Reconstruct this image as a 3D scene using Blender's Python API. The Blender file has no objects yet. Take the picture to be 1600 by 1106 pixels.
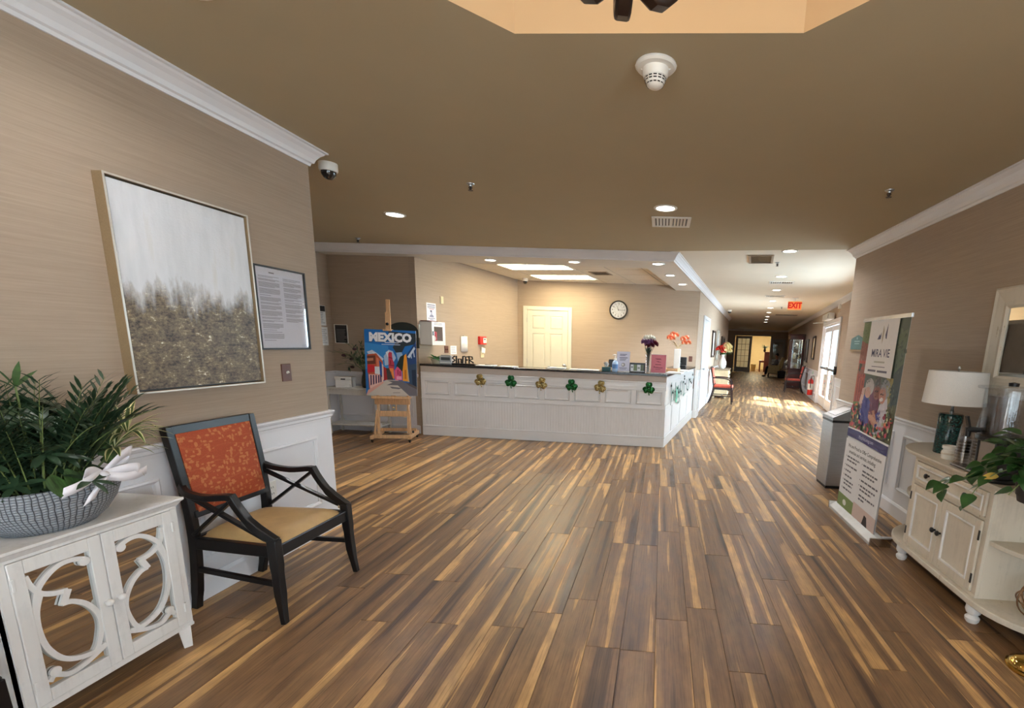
import bpy, bmesh, math, random
from math import sin, cos, pi, radians, sqrt
from mathutils import Vector, Matrix

random.seed(11)
SC = bpy.context.scene
COL = SC.collection

def S(r, g, b):
    f = lambda c: (c / 255 / 12.92) if c / 255 <= .04045 else ((c / 255 + .055) / 1.055) ** 2.4
    return (f(r), f(g), f(b))

# ------------------------------------------------------------------ camera
cd = bpy.data.cameras.new('camera')
CAM = bpy.data.objects.new('camera', cd)
COL.objects.link(CAM)
cd.sensor_fit = 'HORIZONTAL'
cd.sensor_width = 36.0
cd.lens = 36.0 * 740 / 1600
cd.shift_x = (800 - 979.8) / 1600
cd.shift_y = (684.53 - 553) / 1600
cd.clip_start = .05
cd.clip_end = 200
_right = Vector((0.99652685, 0.07334932, 0.03942228))
_down = Vector((0.05287454, -0.19162209, -0.9800435))
_fwd = Vector((-0.06433134, 0.97872409, -0.19483487))
CAM.matrix_world = Matrix(((_right.x, -_down.x, -_fwd.x, 0), (_right.y, -_down.y, -_fwd.y, 0),
                           (_right.z, -_down.z, -_fwd.z, 1.43), (0, 0, 0, 1)))
SC.camera = CAM

# ------------------------------------------------------------------ light and exposure
SC.view_settings.view_transform = 'Standard'
SC.view_settings.look = 'None'
SC.view_settings.gamma = 1
SC.view_settings.use_curve_mapping = False
SC.view_settings.exposure = 0.0
SC.cycles.max_bounces = 10
SC.cycles.diffuse_bounces = 6
SC.cycles.glossy_bounces = 4
SC.cycles.transparent_max_bounces = 12
SC.cycles.caustics_reflective = False
SC.cycles.caustics_refractive = False
SC.cycles.use_denoising = True
SC.cycles.sample_clamp_indirect = 6.0

w = bpy.data.worlds.new('sky')
SC.world = w
w.use_nodes = True
bg = w.node_tree.nodes['Background']
bg.inputs[0].default_value = (.80, .90, 1.0, 1)
bg.inputs[1].default_value = 3.0

TH = radians(10.8)                       # the corridor leaves the lobby at this angle
CD = Vector((sin(TH), cos(TH), 0))       # along the corridor
CN = Vector((cos(TH), -sin(TH), 0))      # across it, to the right
C0 = Vector((.073, 6.642, 0))            # right front corner of the reception desk
def UV(u, v, z=0):
    p = C0 + CD * u + CN * v
    return Vector((p.x, p.y, z))

def lamp(name, kind, loc, power, color, size=.13, rot=None, size_y=None, spread=None, direction=None):
    l = bpy.data.lights.new(name, kind)
    l.energy = power
    l.color = color
    if kind == 'AREA':
        l.shape = 'RECTANGLE' if size_y else 'DISK'
        l.size = size
        if size_y: l.size_y = size_y
        if spread: l.spread = spread
    o = bpy.data.objects.new(name, l)
    COL.objects.link(o)
    o.location = loc
    if direction is not None:
        o.rotation_euler = Vector(direction).to_track_quat('-Z', 'Y').to_euler()
    elif rot: o.rotation_euler = rot
    return o

DAY = (.80, .91, 1.0)
WARM = (.95, .97, 1.0)
sun = lamp('sun', 'SUN', (8, 8, 9), 60.0, (1, .97, .92), direction=(-CN * 1.85 + CD * 1.1 + Vector((0, 0, -2.0))))
sun.data.angle = radians(.6)
lamp('exit_door_daylight', 'AREA', UV(6.55, 3.75, 1.25), 800, (.66, .84, 1.0), size=3.0, size_y=2.3, direction=-CN + Vector((0, 0, -.62)), spread=radians(150))
lamp('entrance_daylight', 'AREA', (-.1, -2.75, 1.35), 85, (.80, .90, 1.0), size=3.6, size_y=2.1, direction=(0, 1, 0))
lamp('added_corridor_daylight', 'AREA', UV(1.45, 3.25, 1.55), 210, (.66, .84, 1.0), size=2.2, size_y=1.2, direction=-CN + Vector((0, 0, -.65)))  # lamp of the added corridor window, brightens the desk side
lamp('added_lobby_daylight', 'AREA', (2.45, -1.15, 1.5), 120, (.72, .86, 1.0), size=1.9, size_y=1.3, direction=(-1, .25, -.3))  # lamp of the added lobby window, lifts the left wall
E_LENS = 14.0
E_TROFFER = 21.0
P_MAIN, P_DESK, P_CORR = 12.0, 12.0, 13.0

# ------------------------------------------------------------------ materials
MATS = {}
class NT:
    def __init__(s, name):
        s.m = bpy.data.materials.new(name)
        s.m.use_nodes = True
        s.t = s.m.node_tree
        s.b = s.t.nodes['Principled BSDF']
        s.out = s.t.nodes['Material Output']
    def n(s, typ, **kw):
        x = s.t.nodes.new('ShaderNode' + typ)
        for k, v in kw.items():
            setattr(x, k, v)
        return x
    def l(s, a, b):
        s.t.links.new(a, b)
    def noise(s, vec, scale=1.0, detail=3, rough=.55, dist=0):
        x = s.n('TexNoise')
        s.l(vec, x.inputs['Vector'])
        x.inputs['Scale'].default_value = scale
        x.inputs['Detail'].default_value = detail
        x.inputs['Roughness'].default_value = rough
        x.inputs['Distortion'].default_value = dist
        return x.outputs[0]
    def mapping(s, vec, scale=(1, 1, 1), rot=(0, 0, 0)):
        x = s.n('Mapping')
        s.l(vec, x.inputs[0])
        x.inputs['Scale'].default_value = scale
        x.inputs['Rotation'].default_value = rot
        return x.outputs[0]
    def ramp(s, fac, stops, interp='LINEAR'):
        x = s.n('ValToRGB')
        x.color_ramp.interpolation = interp
        e = x.color_ramp.elements
        while len(e) < len(stops): e.new(.5)
        for el, (p, c) in zip(e, stops):
            el.position = p
            el.color = (*c, 1) if len(c) == 3 else c
        s.l(fac, x.inputs[0])
        return x.outputs[0]
    def mix(s, fac, a, b, mode='MIX'):
        x = s.n('Mix', data_type='RGBA', blend_type=mode)
        for i, v in ((0, fac), (6, a), (7, b)):
            if hasattr(v, 'links'): s.l(v, x.inputs[i])
            elif i == 0: x.inputs[i].default_value = v
            else: x.inputs[i].default_value = (*v, 1)
        return x.outputs[2]
    def math(s, op, a, b=None):
        x = s.n('Math', operation=op)
        for i, v in ((0, a), (1, b)):
            if v is None: continue
            if hasattr(v, 'links'): s.l(v, x.inputs[i])
            else: x.inputs[i].default_value = v
        return x.outputs[0]
    def bump(s, h, strength=.3, dist=.01):
        x = s.n('Bump')
        x.inputs['Strength'].default_value = strength
        x.inputs['Distance'].default_value = dist
        s.l(h, x.inputs['Height'])
        s.l(x.outputs[0], s.b.inputs['Normal'])
    def pos(s):
        return s.n('NewGeometry').outputs['Position']
    def obj(s):
        return s.n('TexCoord').outputs['Object']

def mat(name, color, rough=.5, metal=0.0, spec=.5, var=.06, vscale=6.0, bump=0.0, bscale=60.0, stretch=(1, 1, 1), coat=0.0, sheen=0.0):
    if name in MATS: return MATS[name]
    t = NT(name)
    t.b.inputs['Roughness'].default_value = rough
    t.b.inputs['Metallic'].default_value = metal
    t.b.inputs['Specular IOR Level'].default_value = spec
    t.b.inputs['Coat Weight'].default_value = coat
    t.b.inputs['Sheen Weight'].default_value = sheen
    p = t.mapping(t.obj(), stretch)
    n = t.noise(p, vscale, 3)
    lo = tuple(max(0, c * (1 - var * 2)) for c in color)
    hi = tuple(min(1, c * (1 + var * 2)) for c in color)
    t.l(t.ramp(n, [(.3, lo), (.7, hi)]), t.b.inputs['Base Color'])
    if bump:
        t.bump(t.noise(p, bscale, 2), bump, .004)
    MATS[name] = t.m
    return t.m

def emit(name, color, strength):
    if name in MATS: return MATS[name]
    t = NT(name)
    t.b.inputs['Base Color'].default_value = (*color, 1)
    t.b.inputs['Emission Color'].default_value = (*color, 1)
    t.b.inputs['Emission Strength'].default_value = strength
    MATS[name] = t.m
    return t.m

def thin_glass(name, tint=(1, 1, 1), gloss=.10, rough=.02, edge=.55):
    t = NT(name)
    t.t.nodes.remove(t.b)
    tr = t.n('BsdfTransparent'); tr.inputs[0].default_value = (*tint, 1)
    gl = t.n('BsdfGlossy'); gl.inputs['Roughness'].default_value = rough
    lw = t.n('LayerWeight'); lw.inputs[0].default_value = .25
    f = t.math('MAXIMUM', t.math('MULTIPLY', lw.outputs['Facing'], edge), gloss * .6)
    mx = t.n('MixShader')
    t.l(f, mx.inputs[0]); t.l(tr.outputs[0], mx.inputs[1]); t.l(gl.outputs[0], mx.inputs[2])
    t.l(mx.outputs[0], t.out.inputs[0])
    MATS[name] = t.m
    return t.m

def wall_mat(name, color, sc=1.0):
    t = NT(name)
    p = t.pos()
    a = t.noise(t.mapping(p, (2.2, 2.2, 150)), 1.0, 4, .6)
    b = t.noise(t.mapping(p, (9, 9, 420)), 1.0, 2)
    c = t.noise(p, 1.2, 2)
    v = t.math('ADD', t.math('MULTIPLY', a, .6), t.math('ADD', t.math('MULTIPLY', b, .3), t.math('MULTIPLY', c, .1)))
    lo = tuple(x * .90 for x in color); hi = tuple(min(1, x * 1.09) for x in color)
    t.l(t.ramp(v, [(.36, lo), (.64, hi)]), t.b.inputs['Base Color'])
    t.b.inputs['Roughness'].default_value = .62
    t.b.inputs['Specular IOR Level'].default_value = .3
    t.bump(v, .12, .004)
    MATS[name] = t.m
    return t.m

WALL = wall_mat('tan_grasscloth', S(171, 153, 135))
CEIL = mat('tan_ceiling_paint', S(178, 166, 140), rough=.75, spec=.2, var=.01, vscale=2)
CEIL2 = mat('pale_ceiling_paint', S(232, 224, 208), rough=.8, spec=.2, var=.01, vscale=2)
TRAY = mat('tray_ceiling_paint', S(206, 176, 138), rough=.8, spec=.2, var=.01, vscale=2)
WHITE = mat('white_trim_paint', S(232, 232, 236), rough=.32, var=.01, vscale=3)
DESK = mat('white_desk_paint', S(230, 229, 229), rough=.30, var=.015, vscale=3, coat=.6)
DESK.node_tree.nodes['Principled BSDF'].inputs['Coat Roughness'].default_value = .12
DARK = mat('dark_slab', S(30, 26, 24), rough=.3)

def plank_mat():
    t = NT('vinyl_plank')
    uv = t.n('UVMap').outputs[0]
    sx = t.n('SeparateXYZ'); t.l(uv, sx.inputs[0])
    rnd = t.n('ObjectInfo').outputs['Random']
    def vec(kx, ky, ox, oy):
        c = t.n('CombineXYZ')
        t.l(t.math('ADD', t.math('MULTIPLY', sx.outputs[0], kx), t.math('MULTIPLY', rnd, ox)), c.inputs[0])
        t.l(t.math('ADD', t.math('MULTIPLY', sx.outputs[1], ky), t.math('MULTIPLY', rnd, oy)), c.inputs[1])
        return c.outputs[0]
    strip = t.noise(vec(13, .38, 97, 53), 1, 1.0, .40, .2)
    fine = t.noise(vec(150, 3.2, 31, 17), 1, 4, .65)
    blotch = t.noise(vec(14, 5, 71, 29), 1, 3, .6)
    v = t.math('ADD', strip, t.math('MULTIPLY', t.math('SUBTRACT', fine, .5), .10))
    col = t.ramp(v, [(.30, S(76, 58, 46)), (.345, S(92, 71, 55)), (.375, S(122, 93, 67)), (.47, S(134, 103, 73)), (.53, S(144, 113, 80)),
                     (.582, S(138, 106, 74)), (.598, S(198, 157, 103)), (.70, S(208, 168, 114))])
    g = t.ramp(fine, [(.30, (.36, .33, .31)), (.46, (.94, .94, .94)), (.60, (1.05, 1.05, 1.05)), (.72, (1.2, 1.2, 1.2))])
    col = t.mix(.75, col, g, 'MULTIPLY')
    b2 = t.ramp(blotch, [(.34, (.72, .70, .69)), (.52, (1.0, .99, .97)), (.68, (1.28, 1.27, 1.24))])
    col = t.mix(.8, col, b2, 'MULTIPLY')
    wn = t.n('TexWhiteNoise', noise_dimensions='1D')
    t.l(t.math('MULTIPLY', rnd, 91.7), wn.inputs['W'])
    tone = t.ramp(wn.outputs['Value'], [(0, (.72, .70, .69)), (1, (1.10, 1.08, 1.06))])
    col = t.mix(1.0, col, tone, 'MULTIPLY')
    t.l(col, t.b.inputs['Base Color'])
    r = t.ramp(blotch, [(.3, (.30,) * 3), (.7, (.50,) * 3)])
    t.l(r, t.b.inputs['Roughness'])
    t.b.inputs['Specular IOR Level'].default_value = .5
    t.bump(fine, .10, .002)
    MATS['vinyl_plank'] = t.m
    return t.m
PLANK = plank_mat()

def print_mat():
    t = NT('printed_card')
    a = t.n('VertexColor', layer_name='Col')
    n = t.noise(t.obj(), 40, 2)
    t.l(t.mix(.12, a.outputs[0], t.ramp(n, [(.3, (.75,) * 3), (.7, (1,) * 3)]), 'MULTIPLY'), t.b.inputs['Base Color'])
    t.b.inputs['Roughness'].default_value = .45
    t.b.inputs['Specular IOR Level'].default_value = .35
    MATS['printed_card'] = t.m
    return t.m
PRINT = print_mat()

def distressed(name, base, worn, amt=.66):
    t = NT(name)
    o = t.obj()
    n = t.noise(o, 7, 5, .7)
    n2 = t.noise(t.mapping(o, (60, 60, 4)), 1, 3)
    v = t.math('ADD', t.math('MULTIPLY', n, .6), t.math('MULTIPLY', n2, .4))
    lo = tuple(c * .88 for c in base)
    t.l(t.ramp(v, [(.35, lo), (.5, base), (amt, base), (amt + .06, worn)]), t.b.inputs['Base Color'])
    t.b.inputs['Roughness'].default_value = .55
    t.bump(v, .15, .003)
    MATS[name] = t.m
    return t.m
CHALK = distressed('chalk_white_paint', S(228, 226, 224), S(150, 138, 124))
CREAM = distressed('cream_paint', S(212, 203, 187), S(176, 158, 130), .62)
BLACKWOOD = mat('black_lacquered_wood', S(16, 15, 17), rough=.30, spec=.4, var=.1, vscale=8)
TANFAB = mat('tan_upholstery', S(186, 154, 104), rough=.55, var=.05, vscale=12, bump=.1, bscale=300)
REDFAB = mat('red_orange_upholstery', S(206, 92, 70), rough=.8, var=.06, vscale=30, bump=.2, bscale=300)
STEEL = mat('brushed_steel', S(176, 178, 180), rough=.32, metal=.9, var=.05, vscale=8, stretch=(1, 1, 30))
CHROME = mat('polished_chrome', S(210, 210, 212), rough=.08, metal=1, var=.01)
BRASS = mat('polished_brass', S(214, 176, 96), rough=.14, metal=1, var=.03)
BRONZE = mat('dark_bronze', S(46, 32, 26), rough=.35, metal=.4, var=.1, vscale=20)
BLACKP = mat('black_plastic', S(22, 22, 24), rough=.35, var=.05)
WHITEP = mat('white_plastic', S(236, 234, 228), rough=.35, var=.01)
IVORYP = mat('ivory_plastic', S(226, 212, 176), rough=.4, var=.01)
BROWNP = mat('brown_plastic', S(92, 52, 38), rough=.35, var=.03)
GLASS = thin_glass('window_glass', (.96, .99, .98), .12)
PICGLASS = thin_glass('picture_glass', (1, 1, 1), .09)
CLEARP = thin_glass('clear_plastic', (.97, .975, .98), .14, edge=.42)
WATERG = thin_glass('smoky_clear_plastic', (.90, .91, .92), .08, .03, edge=.26)
MIRROR = mat('mirror_silvering', S(226, 228, 226), rough=.015, metal=1, var=.003)
CERAMIC = mat('white_ceramic', S(238, 236, 230), rough=.22, var=.01)
PINE = mat('pale_pine', S(214, 172, 128), rough=.5, var=.1, vscale=4, stretch=(20, 20, 2))
REDP = mat('red_paint', S(206, 40, 34), rough=.3, var=.03)
LENS = emit('lit_lamp_lens', (1.0, .96, .86), E_LENS)
TROF = emit('lit_troffer_lens', (1.0, .85, .54), E_TROFFER)
LINEN = mat('white_linen', S(232, 230, 226), rough=.8, var=.02, vscale=200)
SATIN = mat('white_satin', S(236, 232, 238), rough=.35, var=.03, sheen=.3)
LEAFD = mat('dark_green_leaf', S(44, 66, 44), rough=.42, var=.25, vscale=18)
LEAFM = mat('mid_green_leaf', S(66, 98, 52), rough=.4, var=.2, vscale=18)
LEAFP = mat('glossy_vine_leaf', S(46, 80, 38), rough=.3, var=.22, vscale=14)
STEMM = mat('green_stem', S(108, 122, 70), rough=.5, var=.1)
SOILM = mat('dark_soil', S(40, 32, 26), rough=.95, var=.2, bump=.6, bscale=80)

# ------------------------------------------------------------------ mesh helpers
class MB:
    def __init__(s):
        s.v = []; s.f = []; s.mi = []; s.col = []; s.M = None; s.cur = 0; s.uv = None
    def add(s, vs, fs, mi=None):
        n = len(s.v)
        if s.M is not None: vs = [s.M @ Vector(p) for p in vs]
        s.v += [tuple(p) for p in vs]
        s.f += [tuple(i + n for i in f) for f in fs]
        s.mi += [s.cur if mi is None else mi] * len(fs)
        return s
    def box(s, x0, y0, z0, x1, y1, z1):
        v = [(x0, y0, z0), (x1, y0, z0), (x1, y1, z0), (x0, y1, z0), (x0, y0, z1), (x1, y0, z1), (x1, y1, z1), (x0, y1, z1)]
        return s.add(v, [(3, 2, 1, 0), (4, 5, 6, 7), (0, 1, 5, 4), (1, 2, 6, 5), (2, 3, 7, 6), (3, 0, 4, 7)])
    def bar(s, p0, p1, w, h, up=(0, 0, 1), w1=None, h1=None):
        p0, p1 = Vector(p0), Vector(p1)
        d = (p1 - p0).normalized(); a = d.cross(Vector(up))
        if a.length < 1e-4: a = d.cross(Vector((1, 0, 0)))
        a.normalize(); b = a.cross(d)
        w1 = w if w1 is None else w1; h1 = h if h1 is None else h1
        v = [p + a * (i * ww / 2) + b * (j * hh / 2) for p, ww, hh in ((p0, w, h), (p1, w1, h1)) for i, j in ((-1, -1), (1, -1), (1, 1), (-1, 1))]
        return s.add(v, [(3, 2, 1, 0), (4, 5, 6, 7), (0, 1, 5, 4), (1, 2, 6, 5), (2, 3, 7, 6), (3, 0, 4, 7)])
    def ribbon(s, pts, w, h, side):
        """rectangular section swept along pts; 'side' is the fixed across direction (w), h is in the bending plane"""
        pts = [Vector(p) for p in pts]; side = Vector(side).normalized(); n = len(pts); v = []
        W = w if isinstance(w, (list, tuple)) else [w] * n
        H = h if isinstance(h, (list, tuple)) else [h] * n
        for i, p in enumerate(pts):
            d = (pts[min(i + 1, n - 1)] - pts[max(i - 1, 0)]).normalized()
            b = d.cross(side).normalized()
            v += [p + side * (a * W[i] / 2) + b * (c * H[i] / 2) for a, c in ((-1, -1), (1, -1), (1, 1), (-1, 1))]
        f = [(0, 1, 2, 3)]
        for i in range(n - 1):
            for k in range(4):
                f.append((i * 4 + k, i * 4 + 4 + k, i * 4 + 4 + (k + 1) % 4, i * 4 + (k + 1) % 4))
        e = (n - 1) * 4
        f.append((e + 3, e + 2, e + 1, e))
        return s.add(v, f)
    def tube(s, pts, r, seg=8, caps=True):
        pts = [Vector(p) for p in pts]; n = len(pts)
        R = r if isinstance(r, (list, tuple)) else [r] * n
        d = (pts[1] - pts[0]).normalized()
        a = d.cross(Vector((0, 0, 1)))
        if a.length < 1e-3: a = d.cross(Vector((1, 0, 0)))
        a.normalize(); v = []
        for i, p in enumerate(pts):
            d = (pts[min(i + 1, n - 1)] - pts[max(i - 1, 0)])
            if d.length < 1e-9: d = Vector((0, 0, 1))
            d.normalize()
            a = (a - d * a.dot(d))
            if a.length < 1e-5: a = d.orthogonal()
            a.normalize(); b = d.cross(a)
            v += [p + (a * cos(2 * pi * k / seg) + b * sin(2 * pi * k / seg)) * R[i] for k in range(seg)]
        f = []
        for i in range(n - 1):
            for k in range(seg):
                k2 = (k + 1) % seg
                f.append((i * seg + k, i * seg + k2, i * seg + seg + k2, i * seg + seg + k))
        if caps:
            f.append(tuple(range(seg - 1, -1, -1))); f.append(tuple((n - 1) * seg + k for k in range(seg)))
        return s.add(v, f)
    def lathe(s, prof, seg=24, c=(0, 0, 0), sx=1, sy=1):
        v = []; n = len(prof)
        for r, z in prof:
            v += [(c[0] + r * sx * cos(2 * pi * k / seg), c[1] + r * sy * sin(2 * pi * k / seg), c[2] + z) for k in range(seg)]
        f = []
        for i in range(n - 1):
            for k in range(seg):
                k2 = (k + 1) % seg
                f.append((i * seg + k, i * seg + k2, i * seg + seg + k2, i * seg + seg + k))
        if prof[0][0] > 1e-5: f.append(tuple(range(seg - 1, -1, -1)))
        if prof[-1][0] > 1e-5: f.append(tuple((n - 1) * seg + k for k in range(seg)))
        return s.add(v, f)
    def prism(s, poly, h0, h1, frame=None):
        n = len(poly)
        v = [Vector((x, y, h0)) for x, y in poly] + [Vector((x, y, h1)) for x, y in poly]
        if frame is not None: v = [frame @ p for p in v]
        f = [tuple(range(n - 1, -1, -1)), tuple(range(n, 2 * n))] + [(i, (i + 1) % n, n + (i + 1) % n, n + i) for i in range(n)]
        return s.add(v, f)
    def strip2d(s, path, w, h0, h1, frame=None):
        """flat band of width w along a 2D path, extruded h0..h1"""
        n = len(path); P = [Vector((p[0], p[1])) for p in path]; L = []; Rr = []
        for i in range(n):
            d = (P[min(i + 1, n - 1)] - P[max(i - 1, 0)]).normalized()
            o = Vector((-d.y, d.x)) * (w if not isinstance(w, (list, tuple)) else w[i]) / 2
            L.append(P[i] + o); Rr.append(P[i] - o)
        v = []
        for i in range(n):
            v += [Vector((L[i].x, L[i].y, h0)), Vector((Rr[i].x, Rr[i].y, h0)), Vector((Rr[i].x, Rr[i].y, h1)), Vector((L[i].x, L[i].y, h1))]
        if frame is not None: v = [frame @ p for p in v]
        f = [(3, 2, 1, 0)]
        for i in range(n - 1):
            for k in range(4):
                f.append((i * 4 + k, i * 4 + (k + 1) % 4, i * 4 + 4 + (k + 1) % 4, i * 4 + 4 + k))
        e = (n - 1) * 4
        f.append((e, e + 1, e + 2, e + 3))
        return s.add(v, f)
    def ball(s, c, r, seg=12, rings=8, sc=(1, 1, 1)):
        v = [(c[0], c[1], c[2] - r * sc[2])]; f = []
        for i in range(1, rings):
            a = -pi / 2 + pi * i / rings
            v += [(c[0] + r * cos(a) * cos(2 * pi * k / seg) * sc[0], c[1] + r * cos(a) * sin(2 * pi * k / seg) * sc[1], c[2] + r * sin(a) * sc[2]) for k in range(seg)]
        v.append((c[0], c[1], c[2] + r * sc[2]))
        for k in range(seg): f.append((0, 1 + (k + 1) % seg, 1 + k))
        for i in range(rings - 2):
            for k in range(seg):
                k2 = (k + 1) % seg; b = 1 + i * seg
                f.append((b + k, b + k2, b + seg + k2, b + seg + k))
        b = 1 + (rings - 2) * seg; t = len(v) - 1
        for k in range(seg): f.append((b + k, b + (k + 1) % seg, t))
        return s.add(v, f)
    def leaf(s, base, d, L, W, droop=.4, up=(0, 0, 1), n=5, fold=.25, tip=.0, shape=1.0):
        """one leaf blade: bends down by droop, folded along its midrib"""
        base = Vector(base); d = Vector(d).normalized(); up = Vector(up)
        side = d.cross(up)
        if side.length < 1e-3: side = d.orthogonal()
        side.normalize(); v = []; p = base.copy()
        for i in range(n + 1):
            t = i / n
            wd = W / 2 * (sin(pi * min(1, t ** shape * .93 + .05))) + 1e-4
            nn = side.cross(d).normalized()
            v += [p + side * wd + nn * wd * fold, p, p - side * wd + nn * wd * fold]
            d = (d + Vector((0, 0, -1)) * droop / n * (.5 + t)).normalized()
            p = p + d * (L / n)
        f = []
        for i in range(n):
            a = i * 3
            f += [(a, a + 1, a + 4, a + 3), (a + 1, a + 2, a + 5, a + 4)]
        return s.add(v, f)
    def squash(s, ax, lim, sg):
        """press foliage flat against a wall: coordinates beyond lim are compressed"""
        for i, p in enumerate(s.v):
            if (p[ax] - lim) * sg > 0:
                q = list(p); q[ax] = lim + (p[ax] - lim) * .04; s.v[i] = tuple(q)
        return s
    def mesh(s, name, mats, smooth=None):
        me = bpy.data.meshes.new(name)
        me.from_pydata(s.v, [], s.f)
        for m in (mats if isinstance(mats, (list, tuple)) else [mats]): me.materials.append(m)
        if any(s.mi): me.polygons.foreach_set('material_index', s.mi)
        if smooth is not None:
            me.polygons.foreach_set('use_smooth', [True] * len(me.polygons))
            me.set_sharp_from_angle(angle=radians(smooth))
        if s.uv is not None:
            lay = me.uv_layers.new(name='UVMap')
            lay.data.foreach_set('uv', [c for q in s.uv for c in q])
        me.update()
        return me
    def build(s, name, mats, parent=None, smooth=None, bevel=0.0, fix=True):
        me = s.mesh(name, mats, smooth)
        if fix:
            b = bmesh.new(); b.from_mesh(me)
            bmesh.ops.recalc_face_normals(b, faces=b.faces)
            b.to_mesh(me); b.free()
        o = bpy.data.objects.new(name, me)
        COL.objects.link(o)
        if parent is not None: o.parent = parent
        if bevel:
            m = o.modifiers.new('bevel', 'BEVEL'); m.width = bevel; m.segments = 2; m.limit_method = 'ANGLE'; m.angle_limit = radians(40)
        return o

def boxo(name, b, m, parent=None, bevel=0.0):
    return MB().box(*b).build(name, m, parent, bevel=bevel)

def thing(name, label, cat, loc=(0, 0, 0), rz=0.0, group=None, rot=None):
    o = bpy.data.objects.new(name, None); COL.objects.link(o)
    o.empty_display_size = .05
    o.location = loc
    o.rotation_euler = rot if rot else (0, 0, rz)
    o['label'] = label; o['category'] = cat
    if group: o['group'] = group
    return o

def tag(o, label, cat, group=None):
    o['label'] = label; o['category'] = cat
    if group: o['group'] = group
    return o

def struct(o):
    o['kind'] = 'structure'
    return o
def stuff(o):
    o['kind'] = 'stuff'
    return o

def dup(o, parent=None):
    c = o.copy(); COL.objects.link(c)
    if parent is not None: c.parent = parent
    for ch in list(o.children): dup(ch, c)
    return c

def place(o, loc, rz=None, label=None, group=None):
    o.location = loc
    if rz is not None: o.rotation_euler = (0, 0, rz)
    if label: o['label'] = label
    if group: o['group'] = group
    return o

def miter(path, closed=False):
    """unit offset directions (to the left of travel) with miter scaling"""
    n = len(path); out = []
    P = [Vector((p[0], p[1])) for p in path]
    for i in range(n):
        ds = []
        if i > 0 or closed: ds.append((P[i] - P[i - 1]).normalized())
        if i < n - 1 or closed: ds.append((P[(i + 1) % n] - P[i]).normalized())
        ns = [Vector((-d.y, d.x)) for d in ds]
        if len(ns) == 2:
            m = ns[0] + ns[1]
            m = m / max(.15, 1 + ns[0].dot(ns[1]))
        else: m = ns[0]
        out.append(m)
    return P, out

def sweep(name, path, prof, m, parent=None, closed=False, smooth=None):
    """profile (out, z) swept along a plan path; out is to the left of travel"""
    P, M = miter(path, closed); n = len(P); k = len(prof); v = []
    for p, mm in zip(P, M):
        v += [(p.x + mm.x * o, p.y + mm.y * o, z) for o, z in prof]
    f = []
    for i in range(n if closed else n - 1):
        j = (i + 1) % n
        for q in range(k):
            q2 = (q + 1) % k
            f.append((i * k + q, i * k + q2, j * k + q2, j * k + q))
    if not closed:
        f.append(tuple(range(k))); f.append(tuple((n - 1) * k + q for q in range(k - 1, -1, -1)))
    b = MB(); b.add(v, f)
    return b.build(name, m, parent, smooth=smooth)

def crown_prof(z):
    return [(-.002, z - .105), (.010, z - .105), (.014, z - .090), (.026, z - .084), (.034, z - .062), (.052, z - .036), (.068, z - .022), (.074, z - .012), (.088, z - .010), (.088, z + .001), (-.002, z + .001)]
def base_prof(h=.11):
    return [(-.002, 0), (.016, 0), (.016, h - .02), (.010, h - .008), (.006, h), (-.002, h)]
def chair_prof(z):
    return [(-.002, z - .065), (.006, z - .065), (.008, z - .045), (.016, z - .038), (.016, z - .022), (.026, z - .012), (.030, z - .002), (.026, z + .006), (-.002, z + .006)]

# flat print: coloured polygons layered on a card; local x right, z up, front faces -y
_txt = {}
def text_polys(s, size, bold=0.0, xs=1.0, align='CENTER', shear=0.0):
    key = (s, size, bold, xs, align, shear)
    if key in _txt: return _txt[key]
    cu = bpy.data.curves.new('t', 'FONT')
    cu.body = s; cu.size = size; cu.align_x = align; cu.align_y = 'CENTER'; cu.offset = bold; cu.resolution_u = 2; cu.shear = shear
    o = bpy.data.objects.new('t', cu); COL.objects.link(o)
    me = bpy.data.meshes.new_from_object(o)
    vs = [(v.co.x * xs, v.co.y) for v in me.vertices]
    fs = [tuple(p.vertices) for p in me.polygons]
    bpy.data.objects.remove(o); bpy.data.curves.remove(cu); bpy.data.meshes.remove(me)
    _txt[key] = (vs, fs)
    return vs, fs

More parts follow.
